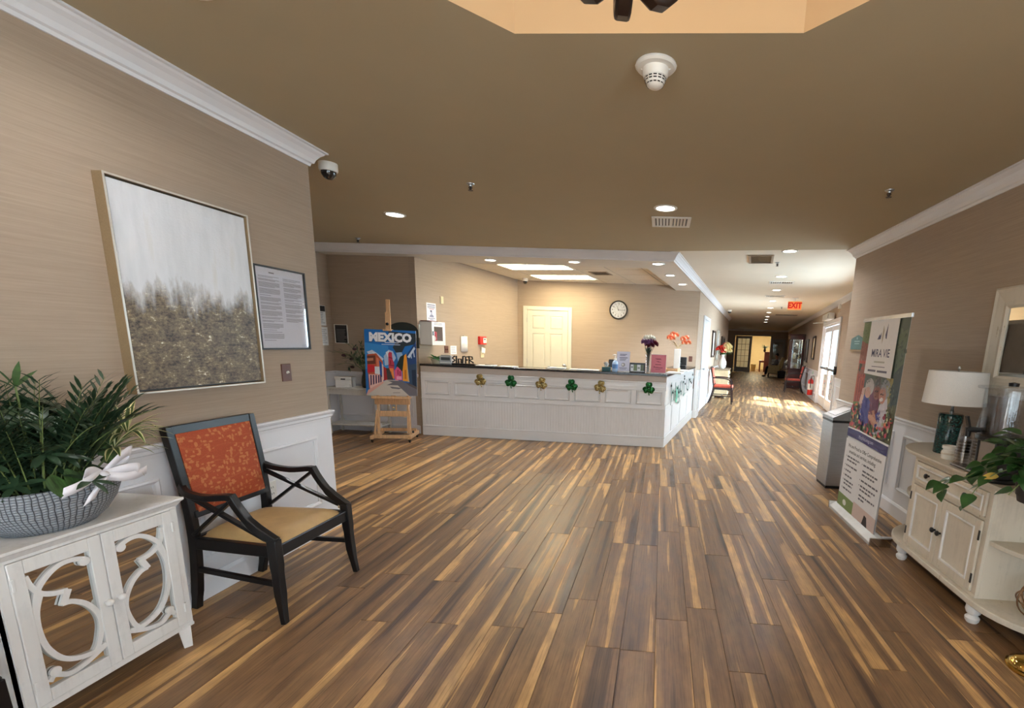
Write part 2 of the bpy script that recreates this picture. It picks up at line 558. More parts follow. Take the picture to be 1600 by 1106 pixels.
class Card:
    def __init__(s, step=.00005):
        s.v = []; s.f = []; s.c = []; s.y = 0.0; s.step = step
    def layer(s): s.y -= s.step
    def poly(s, pts, c):
        s.layer(); n = len(s.v)
        s.v += [(x, s.y, z) for x, z in pts]; s.f.append(tuple(range(n, n + len(pts)))); s.c.append(c)
        return s
    def rect(s, x0, z0, x1, z1, c): return s.poly([(x0, z0), (x1, z0), (x1, z1), (x0, z1)], c)
    def rects(s, L, c):
        s.layer()
        for x0, z0, x1, z1 in L:
            n = len(s.v); s.v += [(x0, s.y, z0), (x1, s.y, z0), (x1, s.y, z1), (x0, s.y, z1)]
            s.f.append((n, n + 1, n + 2, n + 3)); s.c.append(c)
        return s
    def disc(s, x, z, r, c, rz=None, n=20, a=0.0):
        rz = r if rz is None else rz
        P = [(r * cos(2 * pi * k / n), rz * sin(2 * pi * k / n)) for k in range(n)]
        return s.poly([(x + p * cos(a) - q * sin(a), z + p * sin(a) + q * cos(a)) for p, q in P], c)
    def text(s, t, x, z, size, c, bold=0.0, xs=1.0, align='CENTER', shear=0.0, rot=0.0):
        vs, fs = text_polys(t, size, bold, xs, align, shear); s.layer(); n = len(s.v)
        s.v += [(x + a * cos(rot) - b * sin(rot), s.y, z + a * sin(rot) + b * cos(rot)) for a, b in vs]
        for f in fs: s.f.append(tuple(i + n for i in f)); s.c.append(c)
        return s
    def lines(s, x0, x1, z1, z0, n, c, h=.4, jit=.3, seed=1):
        r = random.Random(seed); L = []; p = (z1 - z0) / n
        for i in range(n):
            z = z1 - (i + .5) * p
            L.append((x0, z - p * h / 2, x1 - (x1 - x0) * jit * r.random(), z + p * h / 2))
        return s.rects(L, c)
    def build(s, name, parent=None, m=None):
        me = bpy.data.meshes.new(name)
        me.from_pydata(s.v, [], s.f)
        me.materials.append(m or PRINT)
        at = me.color_attributes.new('Col', 'FLOAT_COLOR', 'CORNER')
        cols = []
        for f, c in zip(s.f, s.c): cols += [c[0], c[1], c[2], 1.0] * len(f)
        at.data.foreach_set('color', cols)
        me.update()
        o = bpy.data.objects.new(name, me); COL.objects.link(o)
        if parent is not None: o.parent = parent
        return o

# walls face: rotation so that local x runs to the viewer's right and -y faces the room
RZ_LEFT, RZ_RIGHT, RZ_BACK = pi / 2, -pi / 2, 0.0
RZ_CL, RZ_CR = pi / 2 - TH, -pi / 2 - TH
YF = Matrix(((1, 0, 0, 0), (0, 0, -1, 0), (0, 1, 0, 0), (0, 0, 0, 1)))   # 2D (x,y) -> local (x, z), extrusion towards -y
# ================================================================== THE SETTING
CZ = 2.60
XL, XR = -2.385, 2.168
Y_END_L, Y_END_R = 3.235, 5.92
Y_ALC, X_ALC = 6.72, -4.79
Y_BACK, Y_OFF = -2.60, 9.75
OA, OB = Vector((-3.50, 6.70, 0)), Vector((-2.97, 9.75, 0))
U_FAR, U_LEND, V_R = 24.0, 13.5, 2.95
XJ = 2.94

def slab(b, p0, p1, z0, z1, t=.10):
    """wall slab whose face runs p0->p1 with the room on the left"""
    p0, p1 = Vector(p0).to_2d(), Vector(p1).to_2d()
    d = (p1 - p0).normalized(); n = Vector((-d.y, d.x)) * -t
    P = [p0, p1, p1 + n, p0 + n]
    return b.add([(q.x, q.y, z) for z in (z0, z1) for q in P], [(3, 2, 1, 0), (4, 5, 6, 7), (0, 1, 5, 4), (1, 2, 6, 5), (2, 3, 7, 6), (3, 0, 4, 7)])

def wall(name, segs, m=WALL, t=.10):
    # each straight run is its own wall object; runs on one line (over and beside an opening) stay together
    runs = []
    for sg in segs:
        p0, p1 = Vector(sg[0]).to_2d(), Vector(sg[1]).to_2d(); d = (p1 - p0).normalized()
        for r in runs:
            if abs(r[0].dot(d)) > .999 and abs((p0 - r[1]).dot(Vector((-d.y, d.x)))) < .01: r[2].append(sg); break
        else: runs.append((d, p0, [sg]))
    first = None
    for i, (_, _, L) in enumerate(runs):
        b = MB()
        for p0, p1, z0, z1 in L: slab(b, p0, p1, z0, z1, t)
        o = struct(b.build(name + ('_return' if i else ''), m)); first = first or o
    return first

wl = wall('wall_left', [((XL, Y_END_L), (XL, Y_BACK), 0, CZ), ((X_ALC, Y_END_L), (XL - .1, Y_END_L), 0, CZ)])
wa = wall('wall_alcove', [((-3.50, Y_ALC), (X_ALC, Y_ALC), 0, CZ), ((X_ALC, Y_ALC), (X_ALC, Y_END_L), 0, CZ)])
wo = wall('wall_office', [(OB, OA, 0, 2.64)])
wb = wall('wall_back', [((.665, Y_OFF), (-2.97, Y_OFF), 0, 2.64)])
W2 = (-2.15, -.15)     # unseen window added in the right wall for bluish light on the left wall
W3W = (.30, 2.60)      # unseen window added round the corner for bluish light on the desk side
wr = wall('wall_right', [((XR, Y_BACK), (XR, W2[0]), 0, CZ), ((XR, W2[0]), (XR, W2[1]), 0, .95), ((XR, W2[0]), (XR, W2[1]), 2.2, CZ), ((XR, W2[1]), (XR, Y_END_R), 0, CZ), ((XR + .1, Y_END_R), (XJ, Y_END_R), 0, CZ)])
wcl = wall('wall_corridor_left', [(UV(U_LEND, .02), UV(3.17, .02), 0, CZ), (UV(U_LEND, -3.2), UV(U_LEND, -.08), 0, CZ)])
D3 = (5.15, 7.85)     # exit door opening in the right corridor wall
wcr = wall('wall_corridor_right', [(UV(-.17, V_R), UV(W3W[0], V_R), 0, CZ), (UV(W3W[0], V_R), UV(W3W[1], V_R), 0, .95), (UV(W3W[0], V_R), UV(W3W[1], V_R), 2.2, CZ), (UV(W3W[1], V_R), UV(D3[0], V_R), 0, CZ), (UV(D3[0], V_R), UV(D3[1], V_R), 2.12, CZ), (UV(D3[1], V_R), UV(U_FAR, V_R), 0, CZ)])
wf = wall('wall_far', [(UV(U_FAR, V_R), UV(U_FAR, 1.98), 0, CZ), (UV(U_FAR, 1.98), UV(U_FAR, -.12), 2.22, CZ), (UV(U_FAR, -.12), UV(U_FAR, -3.2), 0, CZ)])
wall('wall_far_left', [(UV(U_FAR, -3.2), UV(U_LEND, -3.2), 0, CZ)])
YEL = mat('pale_yellow_paint', S(238, 218, 168), rough=.7, var=.01)
wall('wall_sitting_room', [(UV(U_FAR + .1, 5), UV(29.5, 5), 0, 2.8), (UV(29.5, 5), UV(29.5, -2.5), 0, 2.8), (UV(29.5, -2.5), UV(U_FAR + .1, -2.5), 0, 2.8),
                           (UV(U_FAR + .1, 1.98), UV(U_FAR + .1, 5), 0, 2.8), (UV(U_FAR + .1, -2.5), UV(U_FAR + .1, -.12), 0, 2.8), (UV(U_FAR + .1, -.12), UV(U_FAR + .1, 1.98), 2.22, 2.8)], YEL, t=.01)
# entrance wall behind the viewer, with a glazed entrance
WX0, WX1, WZ0, WZ1 = -1.95, 1.75, .12, 2.30
we = wall('wall_entrance', [((-2.385, Y_BACK), (WX0, Y_BACK), 0, CZ), ((WX0, Y_BACK), (WX1, Y_BACK), 0, WZ0), ((WX0, Y_BACK), (WX1, Y_BACK), WZ1, CZ), ((WX1, Y_BACK), (2.168, Y_BACK), 0, CZ)])
b = MB()
for x in (WX0 + .03, -.72, .52, WX1 - .03): b.box(x - .03, Y_BACK - .07, WZ0, x + .03, Y_BACK - .01, WZ1)
for z in (WZ0 + .03, 1.0, WZ1 - .03): b.box(WX0, Y_BACK - .065, z - .025, WX1, Y_BACK - .015, z + .025)
w1 = struct(b.build('window_1', WHITE, bevel=.004))
boxo('pane', (WX0, Y_BACK - .045, WZ0, WX1, Y_BACK - .041, WZ1), GLASS, w1)

def sash_window(name, loc, rz, w_, z0, z1, nx):
    d = bpy.data.objects.new(name, None); COL.objects.link(d); d['kind'] = 'structure'
    d.location = loc; d.rotation_euler = (0, 0, rz); x = w_ / 2
    b = MB()
    for s in (-1, 1): b.box(s * x - .07 * (s < 0), -.022, z0 - .06, s * x + .07 * (s > 0), 0, z1 + .07); b.box(s * x - .035 * (s > 0), 0, z0, s * x + .035 * (s < 0), .09, z1)
    b.box(-x, -.022, z1, x, 0, z1 + .07); b.box(-x + .035, .0, z1 - .035, x - .035, .09, z1); b.box(-x + .035, 0, z0, x - .035, .09, z0 + .035)
    b.build('window_frame', WHITE, d, bevel=.004)
    boxo('window_sill', (-x - .09, -.07, z0 - .03, x + .09, 0, z0), WHITE, d, bevel=.006)
    b = MB()
    for i in range(1, nx): q = -x + w_ * i / nx; b.box(q - .018, .03, z0 + .035, q + .018, .07, z1 - .035)
    zm = (z0 + z1) / 2; b.box(-x + .035, .035, zm - .018, x - .035, .065, zm + .018); b.build('glazing_bars', WHITE, d)
    for i in range(nx):
        for a, e in ((z0 + .035, zm - .018), (zm + .018, z1 - .035)): boxo('pane', (-x + w_ * i / nx + .018, .048, a, -x + w_ * (i + 1) / nx - .018, .052, e), GLASS, d)
    return d
sash_window('added_window_2', (XR, (W2[0] + W2[1]) / 2, 0), RZ_RIGHT, W2[1] - W2[0], .95, 2.2, 3)  # out of view, added for its daylight
sash_window('added_window_3', UV((W3W[0] + W3W[1]) / 2, V_R), RZ_CR, W3W[1] - W3W[0], .95, 2.2, 3)  # hidden past the wall end, added to light the desk side

# unseen slab added outside to block sun at the added corridor window
b = MB(); q = [UV(-2.2, 3.08), UV(3.1, 3.08), UV(3.1, 4.8), UV(-2.2, 4.8)]; b.prism([(p.x, p.y) for p in q], 2.45, 2.55); struct(b.build('trim_50', WHITE))

# ---- ceilings
OCX, OCY, OR = -.087, .745, 1.335      # octagonal tray over the lobby
def octa(r, z): return [(OCX + r / cos(pi / 8) * cos(pi / 8 + k * pi / 4), OCY + r / cos(pi / 8) * sin(pi / 8 + k * pi / 4), z) for k in range(8)]
def ceil_mesh(name, outer, z, m, hole=None):
    bm = bmesh.new()
    vs = [bm.verts.new((p[0], p[1], z)) for p in outer]
    es = [bm.edges.new((vs[i], vs[(i + 1) % len(vs)])) for i in range(len(vs))]
    if hole:
        hs = [bm.verts.new(p) for p in hole]
        es += [bm.edges.new((hs[i], hs[(i + 1) % 8])) for i in range(8)]
    bmesh.ops.triangle_fill(bm, edges=es, use_beauty=True)
    for f in bm.faces:
        f.normal_update()
        if f.normal.z > 0: f.normal_flip()
    me = bpy.data.meshes.new(name); bm.to_mesh(me); bm.free(); me.materials.append(m)
    o = bpy.data.objects.new(name, me); COL.objects.link(o)
    return struct(o)
E1, E2 = UV(-.30, 2.30), UV(-.30, .02)
ceil = ceil_mesh('ceiling', [(-5, Y_BACK - .1), (2.27, Y_BACK - .1), (2.27, 5.80), (E1.x, E1.y), (E2.x, E2.y), (-.0, 6.62), (-5, 6.62)], CZ, CEIL, octa(OR, CZ))
ceil_mesh('ceiling', [UV(-.30, .02), UV(-.30, 3.05), UV(U_FAR + .05, 3.05), UV(U_FAR + .05, -3.3), UV(U_LEND - .05, -3.3), UV(U_LEND - .05, -.1), UV(-.30, -.1)], CZ, CEIL2)
ceil_mesh('ceiling', [UV(U_FAR, -2.6), UV(U_FAR, 5.1), UV(29.6, 5.1), UV(29.6, -2.6)], 2.75, YEL)
b = MB()
lo, hi = octa(OR, CZ), octa(OR, CZ + .42)
b.add(lo + hi, [(i, (i + 1) % 8, 8 + (i + 1) % 8, 8 + i) for i in range(8)] + [tuple(range(8, 16))])
struct(b.build('ceiling', TRAY, fix=False))
# lowered soffit round the desk, and the tile ceiling behind it
SOFM = mat('soffit_paint', S(226, 222, 214), rough=.8, spec=.2, var=.01)
SZ = 2.50
b = MB()
sc_ = UV(-.173, .04)
fr = [(sc_.x, sc_.y), (X_ALC - .05, 6.465), (X_ALC - .05, 7.08), (-.20, 7.08)]
i1, i2 = UV(.47, -.45), UV(3.05, -.45)
P = [(sc_.x, sc_.y), (X_ALC - .05, 6.465), (X_ALC - .05, 7.10), (i1.x, 7.10)]
b.prism(P, SZ, CZ + .05)
b.prism([(sc_.x, sc_.y), (i1.x, 7.10), (i2.x, i2.y), (i2.x - .01, Y_OFF + .02), (UV(3.2, .04).x, Y_OFF + .02)], SZ, CZ + .05)
struct(b.build('trim_1', SOFM))

def clip(poly, planes):
    """convex clip; planes are (nx, ny, c) keeping nx*x+ny*y<=c"""
    for nx, ny, c in planes:
        out = []
        for i in range(len(poly)):
            a, q = poly[i], poly[(i + 1) % len(poly)]
            da, dq = nx * a[0] + ny * a[1] - c, nx * q[0] + ny * q[1] - c
            if da <= 0: out.append(a)
            if (da < 0 < dq) or (dq < 0 < da):
                t = da / (da - dq); out.append((a[0] + (q[0] - a[0]) * t, a[1] + (q[1] - a[1]) * t))
        poly = out
        if len(poly) < 3: return []
    return poly
def half(p, q):
    """keep the right side of p->q"""
    d = Vector((q[0] - p[0], q[1] - p[1])).normalized(); n = Vector((-d.y, d.x))
    return (n.x, n.y, n.x * p[0] + n.y * p[1])
TILEM = mat('ceiling_tile_fibre', S(226, 220, 208), rough=.9, spec=.1, var=.03, vscale=60, bump=.2, bscale=120)
GRIDM = mat('ceiling_grid_metal', S(176, 168, 154), rough=.4)
tp = [(0, -1, -7.10), (0, 1, Y_OFF), half((OA.x, OA.y), (OB.x, OB.y)), ]
tp[2] = (-tp[2][0], -tp[2][1], -tp[2][2]) if tp[2][0] * (-1) + tp[2][1] * 8.5 - tp[2][2] > 0 else tp[2]
h = half((i1.x, i1.y), (i2.x, i2.y))
tp.append(h if h[0] * (-1) + h[1] * 8.5 - h[2] <= 0 else (-h[0], -h[1], -h[2]))
TZ = 2.60
tg = ceil_mesh('ceiling', clip([(-4, 7), (1, 7), (1, 10), (-4, 10)], tp), TZ + .02, GRIDM)
US = [-.02, .55, 1.13, 1.71, 2.29, 2.87, 3.45]; VS = [-3.52, -2.95, -2.38, -1.81, -1.24, -.67, -.10]
for i in range(6):
    for j in range(6):
        if i in (1, 3) and j in (1, 2): continue
        g = .013
        q = [UV(US[i] + g, VS[j] + g), UV(US[i + 1] - g, VS[j] + g), UV(US[i + 1] - g, VS[j + 1] - g), UV(US[i] + g, VS[j + 1] - g)]
        pl = clip([(p.x, p.y) for p in q], tp)
        if len(pl) >= 3: MB().prism(pl, TZ - .004, TZ + .012).build('ceiling_tile', TILEM, tg)
b = MB()
for u in US[1:6]: b.bar(UV(u, -3.4, TZ + .004), UV(u, -.46, TZ + .004), .024, .012)
for v in VS[1:6]: b.bar(UV(.0, v, TZ + .004), UV(3.0, v, TZ + .004), .024, .012)
# grid bars stay inside the office: clipped copies
b = MB()
def gridbar(p, q):
    d = (q - p).normalized(); n = Vector((-d.y, d.x, 0)) * .010
    pl = clip([((p + n).x, (p + n).y), ((q + n).x, (q + n).y), ((q - n).x, (q - n).y), ((p - n).x, (p - n).y)], tp)
    if len(pl) >= 3: b.prism(pl, TZ - .001, TZ + .012)
for u in US: gridbar(UV(u, -3.6), UV(u, -.3))
for v in VS: gridbar(UV(-.3, v), UV(3.6, v))
b.build('ceiling_grid', GRIDM, tg)
# troffers set in the grid
for k, (i, lab) in enumerate(((1, 'front one of the two long recessed fluorescent troffers in the office tile ceiling'), (3, 'rear one of the two long recessed fluorescent troffers, nearest the back wall of the office'))):
    c = UV((US[i] + US[i + 1]) / 2, (VS[1] + VS[3]) / 2, TZ)
    t = thing('ceiling_troffer', lab, 'ceiling light', c, -TH, 'office troffers')
    w_, h_ = (VS[3] - VS[1]) / 2 - .012, (US[i + 1] - US[i]) / 2 - .012
    b = MB()
    for s in (-1, 1):
        b.box(-w_, s * h_ - .012, -.012, w_, s * h_ + .012, .012); b.box(s * w_ - .012, -h_ - .012, -.012, s * w_ + .012, h_ + .012, .012)
    b.build('troffer_frame', WHITEP, t)
    boxo('diffuser', (-w_ + .012, -h_ + .012, -.006, w_ - .012, h_ - .012, .006), TROF, t)

# ---- mouldings
n_trim = [1]
def trim(path, prof, m=WHITE, smooth=None):
    n_trim[0] += 1
    return struct(sweep('trim_%d' % n_trim[0], path, prof, m, smooth=smooth))
cp = crown_prof(CZ)
trim([(X_ALC, Y_END_L), (XL, Y_END_L), (XL, Y_BACK)], cp)
trim([UV(U_LEND, -3.2), UV(U_LEND, .03), (sc_.x, sc_.y), (X_ALC, 6.465)], cp)
trim([(XR, Y_BACK), (XR, Y_END_R), (XJ, Y_END_R), UV(U_FAR, V_R), UV(U_FAR, -3.2)], cp)
rail = .872
wp = [(-.002, 0), (.006, 0), (.006, rail - .05), (-.002, rail - .05)]
def dado(path, side=None):
    trim(path, wp); trim(path, chair_prof(rail))
    n_trim[0] += 1
PL = [(-4.7, Y_END_L), (XL, Y_END_L), (XL, Y_BACK)]
PA = [(-3.52, Y_ALC), (X_ALC, Y_ALC), (X_ALC, Y_END_L + .1)]
PR = [(XR, Y_BACK), (XR, Y_END_R), (XJ - .02, Y_END_R), UV(D3[0] - .12, V_R)]
PR2 = [UV(D3[1] + .12, V_R), UV(U_FAR, V_R), UV(U_FAR, 2.06)]
PC = [UV(U_LEND, -1.5), UV(U_LEND, .02), UV(5.72, .02)]
for p in (PL, PA, PR, PR2, PC): dado(p)
bp = base_prof(.125)
for nm, p in (('baseboard_left', PL), ('baseboard_alcove', PA), ('baseboard_right', PR), ('baseboard_corridor_right', PR2), ('baseboard_corridor_left', PC)):
    struct(sweep(nm, p, [(o + .006, z) for o, z in bp], WHITE))

def panel_moulding(parent, loc, rz, w_, z0, z1, m=WHITE):
    """raised picture-frame moulding, centred at loc on a wall"""
    M = Matrix.Translation(Vector(loc)) @ Matrix.Rotation(rz, 4, 'Z')
    b = MB(); b.M = M
    x0, x1 = -w_ / 2, w_ / 2
    ring = [(0, 0), (.004, .016), (.012, .020), (.022, .010), (.030, .008), (.030, 0)]
    v = []; f = []
    for i, o in ring:
        v += [(x0 + i, -o, z0 + i), (x1 - i, -o, z0 + i), (x1 - i, -o, z1 - i), (x0 + i, -o, z1 - i)]
    for k in range(len(ring) - 1):
        for q in range(4): f.append((k * 4 + q, k * 4 + (q + 1) % 4, k * 4 + 4 + (q + 1) % 4, k * 4 + 4 + q))
    b.add(v, f)
    return b.build('panel_moulding', m, parent)
for y0, y1 in ((2.20, 3.075), (1.05, 2.02), (-.1, .87)): panel_moulding(wl, (XL + .006, (y0 + y1) / 2, 0), RZ_LEFT, y1 - y0, .22, .715)
for y0, y1 in ((4.44, 5.55), (3.20, 4.255), (1.95, 3.02)): panel_moulding(wr, (XR - .006, (y0 + y1) / 2, 0), RZ_RIGHT, y1 - y0, .245, .745)
for x0, x1 in ((-4.75, -4.22), (-4.12, -3.62)): panel_moulding(wa, ((x0 + x1) / 2, Y_ALC - .006, 0), RZ_BACK, x1 - x0, .22, .715)
for u0, u1 in ((.2, 1.5), (1.7, 3.2), (3.4, 4.85), (8.2, 9.6), (9.8, 11.2), (11.4, 12.8)):
    panel_moulding(wcr, UV((u0 + u1) / 2, V_R - .006), RZ_CR, u1 - u0, .22, .715)
for u0, u1 in ((6.0, 7.4), (7.6, 9.0), (9.2, 10.8), (11.0, 13.0)):
    panel_moulding(wcl, UV((u0 + u1) / 2, .026), RZ_CL, u1 - u0, .22, .715)

# ---- floor: planks on a slab
fb = MB(); fb.box(-5.2, -2.8, -.06, 11.0, 32.0, -.007)
floor = struct(fb.build('floor', mat('floor_underlay', S(52, 38, 28), rough=.8)))
PW, PLN, GAP = .1667, 1.22, .0009
def plank_geo(poly, uvs=None, top=0.0):
    """chamfered plank from a convex outline; returns verts, faces, per-corner uv"""
    c = Vector((sum(p[0] for p in poly) / len(poly), sum(p[1] for p in poly) / len(poly)))
    n = len(poly)
    area = sum(poly[i][0] * poly[(i + 1) % n][1] - poly[(i + 1) % n][0] * poly[i][1] for i in range(n))
    if area < 0: poly = poly[::-1]
    def inset(d):
        P, M = miter(poly, True)
        return [(p.x + m.x * d, p.y + m.y * d) for p, m in zip(P, M)]
    a, t = inset(GAP), inset(GAP + .0016)
    v = [(p[0], p[1], -.006) for p in a] + [(p[0], p[1], -.0012) for p in a] + [(p[0], p[1], top) for p in t]
    f = [tuple(range(2 * n, 3 * n))]
    for r in (0, 1):
        for i in range(n):
            j = (i + 1) % n
            f.append((r * n + i, r * n + j, r * n + n + j, r * n + n + i))
    return v, f
def to_px(p):
    q = Vector((p[0], p[1], -1.43))
    zc = q.dot(_fwd)
    if zc < .05: return None
    return (979.8 + 740 * q.dot(_right) / zc, 684.53 + 740 * q.dot(_down) / zc)
full = []; cut = []
rp = random.Random(5)
TR_U = 3.22                               # the planks turn where the corridor starts
tr = (CD.x, CD.y, CD.x * UV(TR_U, 0).x + CD.y * UV(TR_U, 0).y)
tr_in = (-tr[0], -tr[1], -tr[2])
nrow = 0
x = -5.0 + .04
while x < 5.0:
    off = rp.random() * PLN
    y = -2.6 - off
    while y < 11:
        q = [(x, y), (x + PW, y), (x + PW, y + PLN), (x, y + PLN)]
        cl = clip(q, [tr, (1, 0, 4.9), (0, -1, 2.6)])
        if len(cl) >= 3:
            isfull = len(cl) == 4 and all(abs(a[0] - c_[0]) + abs(a[1] - c_[1]) < 1e-6 for a, c_ in zip(cl, q))
            (full if isfull else cut).append((cl, (x + PW / 2, y + PLN / 2), 0.0))
        y += PLN
    x += PW
v = -3.2
while v < 3.0:
    off = rp.random() * PLN
    u = TR_U - off
    while u < 30:
        c = UV(u + PLN / 2, v + PW / 2)
        q = [(p.x, p.y) for p in (UV(u, v), UV(u, v + PW), UV(u + PLN, v + PW), UV(u + PLN, v))]
        cl = clip(q, [tr_in])
        if len(cl) >= 3: cut.append((cl, (c.x, c.y), TH))
        u += PLN
    v += PW
def visible(cen):
    p = to_px(cen)
    return p is not None and -150 < p[0] < 1750 and -50 < p[1] < 1300 and cen[0] < 4.4
cand = [(k, 'full') for k in full if visible(k[1])] + [(k, 'cut') for k in cut if visible(k[1])]
cand.sort(key=lambda e: (e[0][1][0] ** 2 + e[0][1][1] ** 2))
near = cand[:296]; nearset = {id(e[0]) for e in near}
# shared mesh for full planks
v0, f0 = plank_geo([(-PW / 2, -PLN / 2), (PW / 2, -PLN / 2), (PW / 2, PLN / 2), (-PW / 2, PLN / 2)])
b = MB(); b.add(v0, f0); b.uv = [(v0[i][0], v0[i][1]) for fc in f0 for i in fc]
pme = b.mesh('plank', PLANK)
for (poly, c, a), kind in near:
    if kind == 'full' and a == 0: me, loc = pme, (c[0], c[1], 0)
    else:
        ca, sa = cos(a), sin(a)
        lp = [((p[0] - c[0]), (p[1] - c[1])) for p in poly]
        vv, ff = plank_geo(lp); b = MB(); b.add(vv, ff)
        b.uv = [(vv[i][0] * ca - vv[i][1] * sa, vv[i][0] * sa + vv[i][1] * ca) for fc in b.f for i in fc]
        me = b.mesh('plank', PLANK); loc = (c[0], c[1], 0)
    o = bpy.data.objects.new('plank', me); COL.objects.link(o); o.parent = floor; o.location = loc
b = MB(); b.uv = []
for poly, c, a in full + cut:
    if id((poly, c, a)) in nearset: continue
rest = [k for k in full + cut if id(k) not in nearset]
for poly, c, a in rest:
    ca, sa = cos(a), sin(a)
    vv, ff = plank_geo(poly); n0 = len(b.v); b.add(vv, ff)
    ox, oy = rp.random() * 80, rp.random() * 80
    for fc in ff:
        for i in fc:
            dx, dy = vv[i][0] - c[0], vv[i][1] - c[1]
            b.uv.append((dx * ca - dy * sa + ox, dx * sa + dy * ca + oy))
o = stuff(b.build('distant_planks', PLANK, floor, fix=False))

# ---- doors
def six_panel_door(name, loc, rz, w_, h_, m, knob_side=1, rows=(.30, .85, .62), depth=.05, hinges=True):
    d = bpy.data.objects.new(name, None); COL.objects.link(d); d['kind'] = 'structure'
    d.location = loc; d.rotation_euler = (0, 0, rz)
    c = .075
    b = MB()
    for s in (-1, 1): b.box(s * (w_ / 2 + c / 2) - c / 2, -.03, 0, s * (w_ / 2 + c / 2) + c / 2, -.002, h_ + c)
    b.box(-w_ / 2, -.03, h_, w_ / 2, -.002, h_ + c)
    b.build('casing', m, d, bevel=.006)
    # leaf with recessed fields
    st, mid = .11, .10
    pw = (w_ - 2 * st - mid) / 2
    zs = []; z = .2
    for r in reversed(rows): zs.append((z, z + r)); z += r + .10
    sc = (h_ - .11 - .2) / (z - .10 - .2)
    zs = [(.2 + (a - .2) * sc, .2 + (e - .2) * sc) for a, e in zs]
    b = MB(); y0, y1 = -.012, -.002
    b.box(-w_ / 2 + .004, y1 - .004, .006, w_ / 2 - .004, y1, h_ - .004)
    xs = [(-w_ / 2 + .004, -w_ / 2 + st), (-mid / 2, mid / 2), (w_ / 2 - st, w_ / 2 - .004)]
    for a, e in xs: b.box(a, -.018, .006, e, -.006, h_ - .004)
    zz = [(.006, zs[0][0])] + [(zs[i][1], zs[i + 1][0]) for i in range(len(zs) - 1)] + [(zs[-1][1], h_ - .004)]
    for a, e in zz:
        for xx in (-1, 1):
            xa = mid / 2 if xx > 0 else -mid / 2 - pw
            b.box(xa, -.018, a, xa + pw, -.006, e)
    lf = b.build('door_leaf', m, d, bevel=.003)
    for a, e in zs:
        for xx in (-1, 1):
            xa = mid / 2 if xx > 0 else -mid / 2 - pw
            b = MB(); i = .028
            v = [(xa + .004, -.006, a + .004), (xa + pw - .004, -.006, a + .004), (xa + pw - .004, -.006, e - .004), (xa + .004, -.006, e - .004),
                 (xa + i, -.0155, a + i), (xa + pw - i, -.0155, a + i), (xa + pw - i, -.0155, e - i), (xa + i, -.0155, e - i)]
            b.add(v, [(0, 1, 5, 4), (1, 2, 6, 5), (2, 3, 7, 6), (3, 0, 4, 7), (4, 5, 6, 7)])
            b.build('panel', m, d, fix=False)
    if hinges:
        for z in (.25, h_ * .5, h_ - .2):
            boxo('hinge', (-knob_side * (w_ / 2) - .012, -.028, z - .045, -knob_side * (w_ / 2) + .006, -.019, z + .045), STEEL, d)
    b = MB(); x = knob_side * (w_ / 2 - .065)
    b.M = Matrix.Translation((x, -.018, .95)) @ Matrix.Rotation(pi / 2, 4, 'X')
    b.lathe([(.03, 0), (.03, .006), (.012, .010), (.012, .035), (.026, .045), (.028, .058), (.018, .068), (0, .07)], 16)
    b.build('door_knob', STEEL, d, smooth=40)
    return d
six_panel_door('door_1', (-2.352, Y_OFF, 0), 0, .85, 2.03, mat('door_paint', S(216, 214, 200), rough=.4, var=.01))
six_panel_door('door_2', UV(4.75, .02), RZ_CL, 1.25, 2.03, WHITE, -1, hinges=False)

# exit door pair with glass, in the right corridor wall
d3 = bpy.data.objects.new('door_3', None); COL.objects.link(d3); d3['kind'] = 'structure'
d3.location = UV((D3[0] + D3[1]) / 2, V_R); d3.rotation_euler = (0, 0, RZ_CR)
W3 = (D3[1] - D3[0]) / 2
b = MB()
for s in (-1, 1):
    b.box(s * W3 - (.09 if s < 0 else .0), -.035, 0, s * W3 + (.0 if s < 0 else .09), -.0, 2.21)
    b.box(s * W3 - (.0 if s < 0 else .04), -.0, 0, s * W3 + (.04 if s < 0 else .0), .10, 2.12)
b.box(-W3, -.035, 2.12, W3, 0, 2.21); b.box(-W3 + .04, 0, 2.08, W3 - .04, .10, 2.12)
b.box(-.03, .02, 0, .03, .09, 2.08)
b.build('casing', WHITE, d3, bevel=.004)
for s in (-1, 1):
    x0, x1 = (-W3 + .045, -.035) if s < 0 else (.035, W3 - .045)
    b = MB()
    b.box(x0, .03, .01, x0 + .12, .075, 2.07); b.box(x1 - .12, .03, .01, x1, .075, 2.07)
    b.box(x0 + .12, .03, .01, x1 - .12, .075, .26); b.box(x0 + .12, .03, 1.95, x1 - .12, .075, 2.07); b.box(x0 + .12, .035, 1.02, x1 - .12, .07, 1.06)
    lf = b.build('door_leaf', WHITE, d3, bevel=.004)
    boxo('pane', (x0 + .12, .050, .26, x1 - .12, .055, 1.95), GLASS, lf)
    b = MB(); b.box(x0 + .1, -.02, .98, x1 - .1, .005, 1.04); b.box(x0 + .1, .0, .97, x0 + .16, .03, 1.05); b.box(x1 - .16, .0, .97, x1 - .1, .03, 1.05)
    b.build('push_bar', STEEL, lf, bevel=.006)

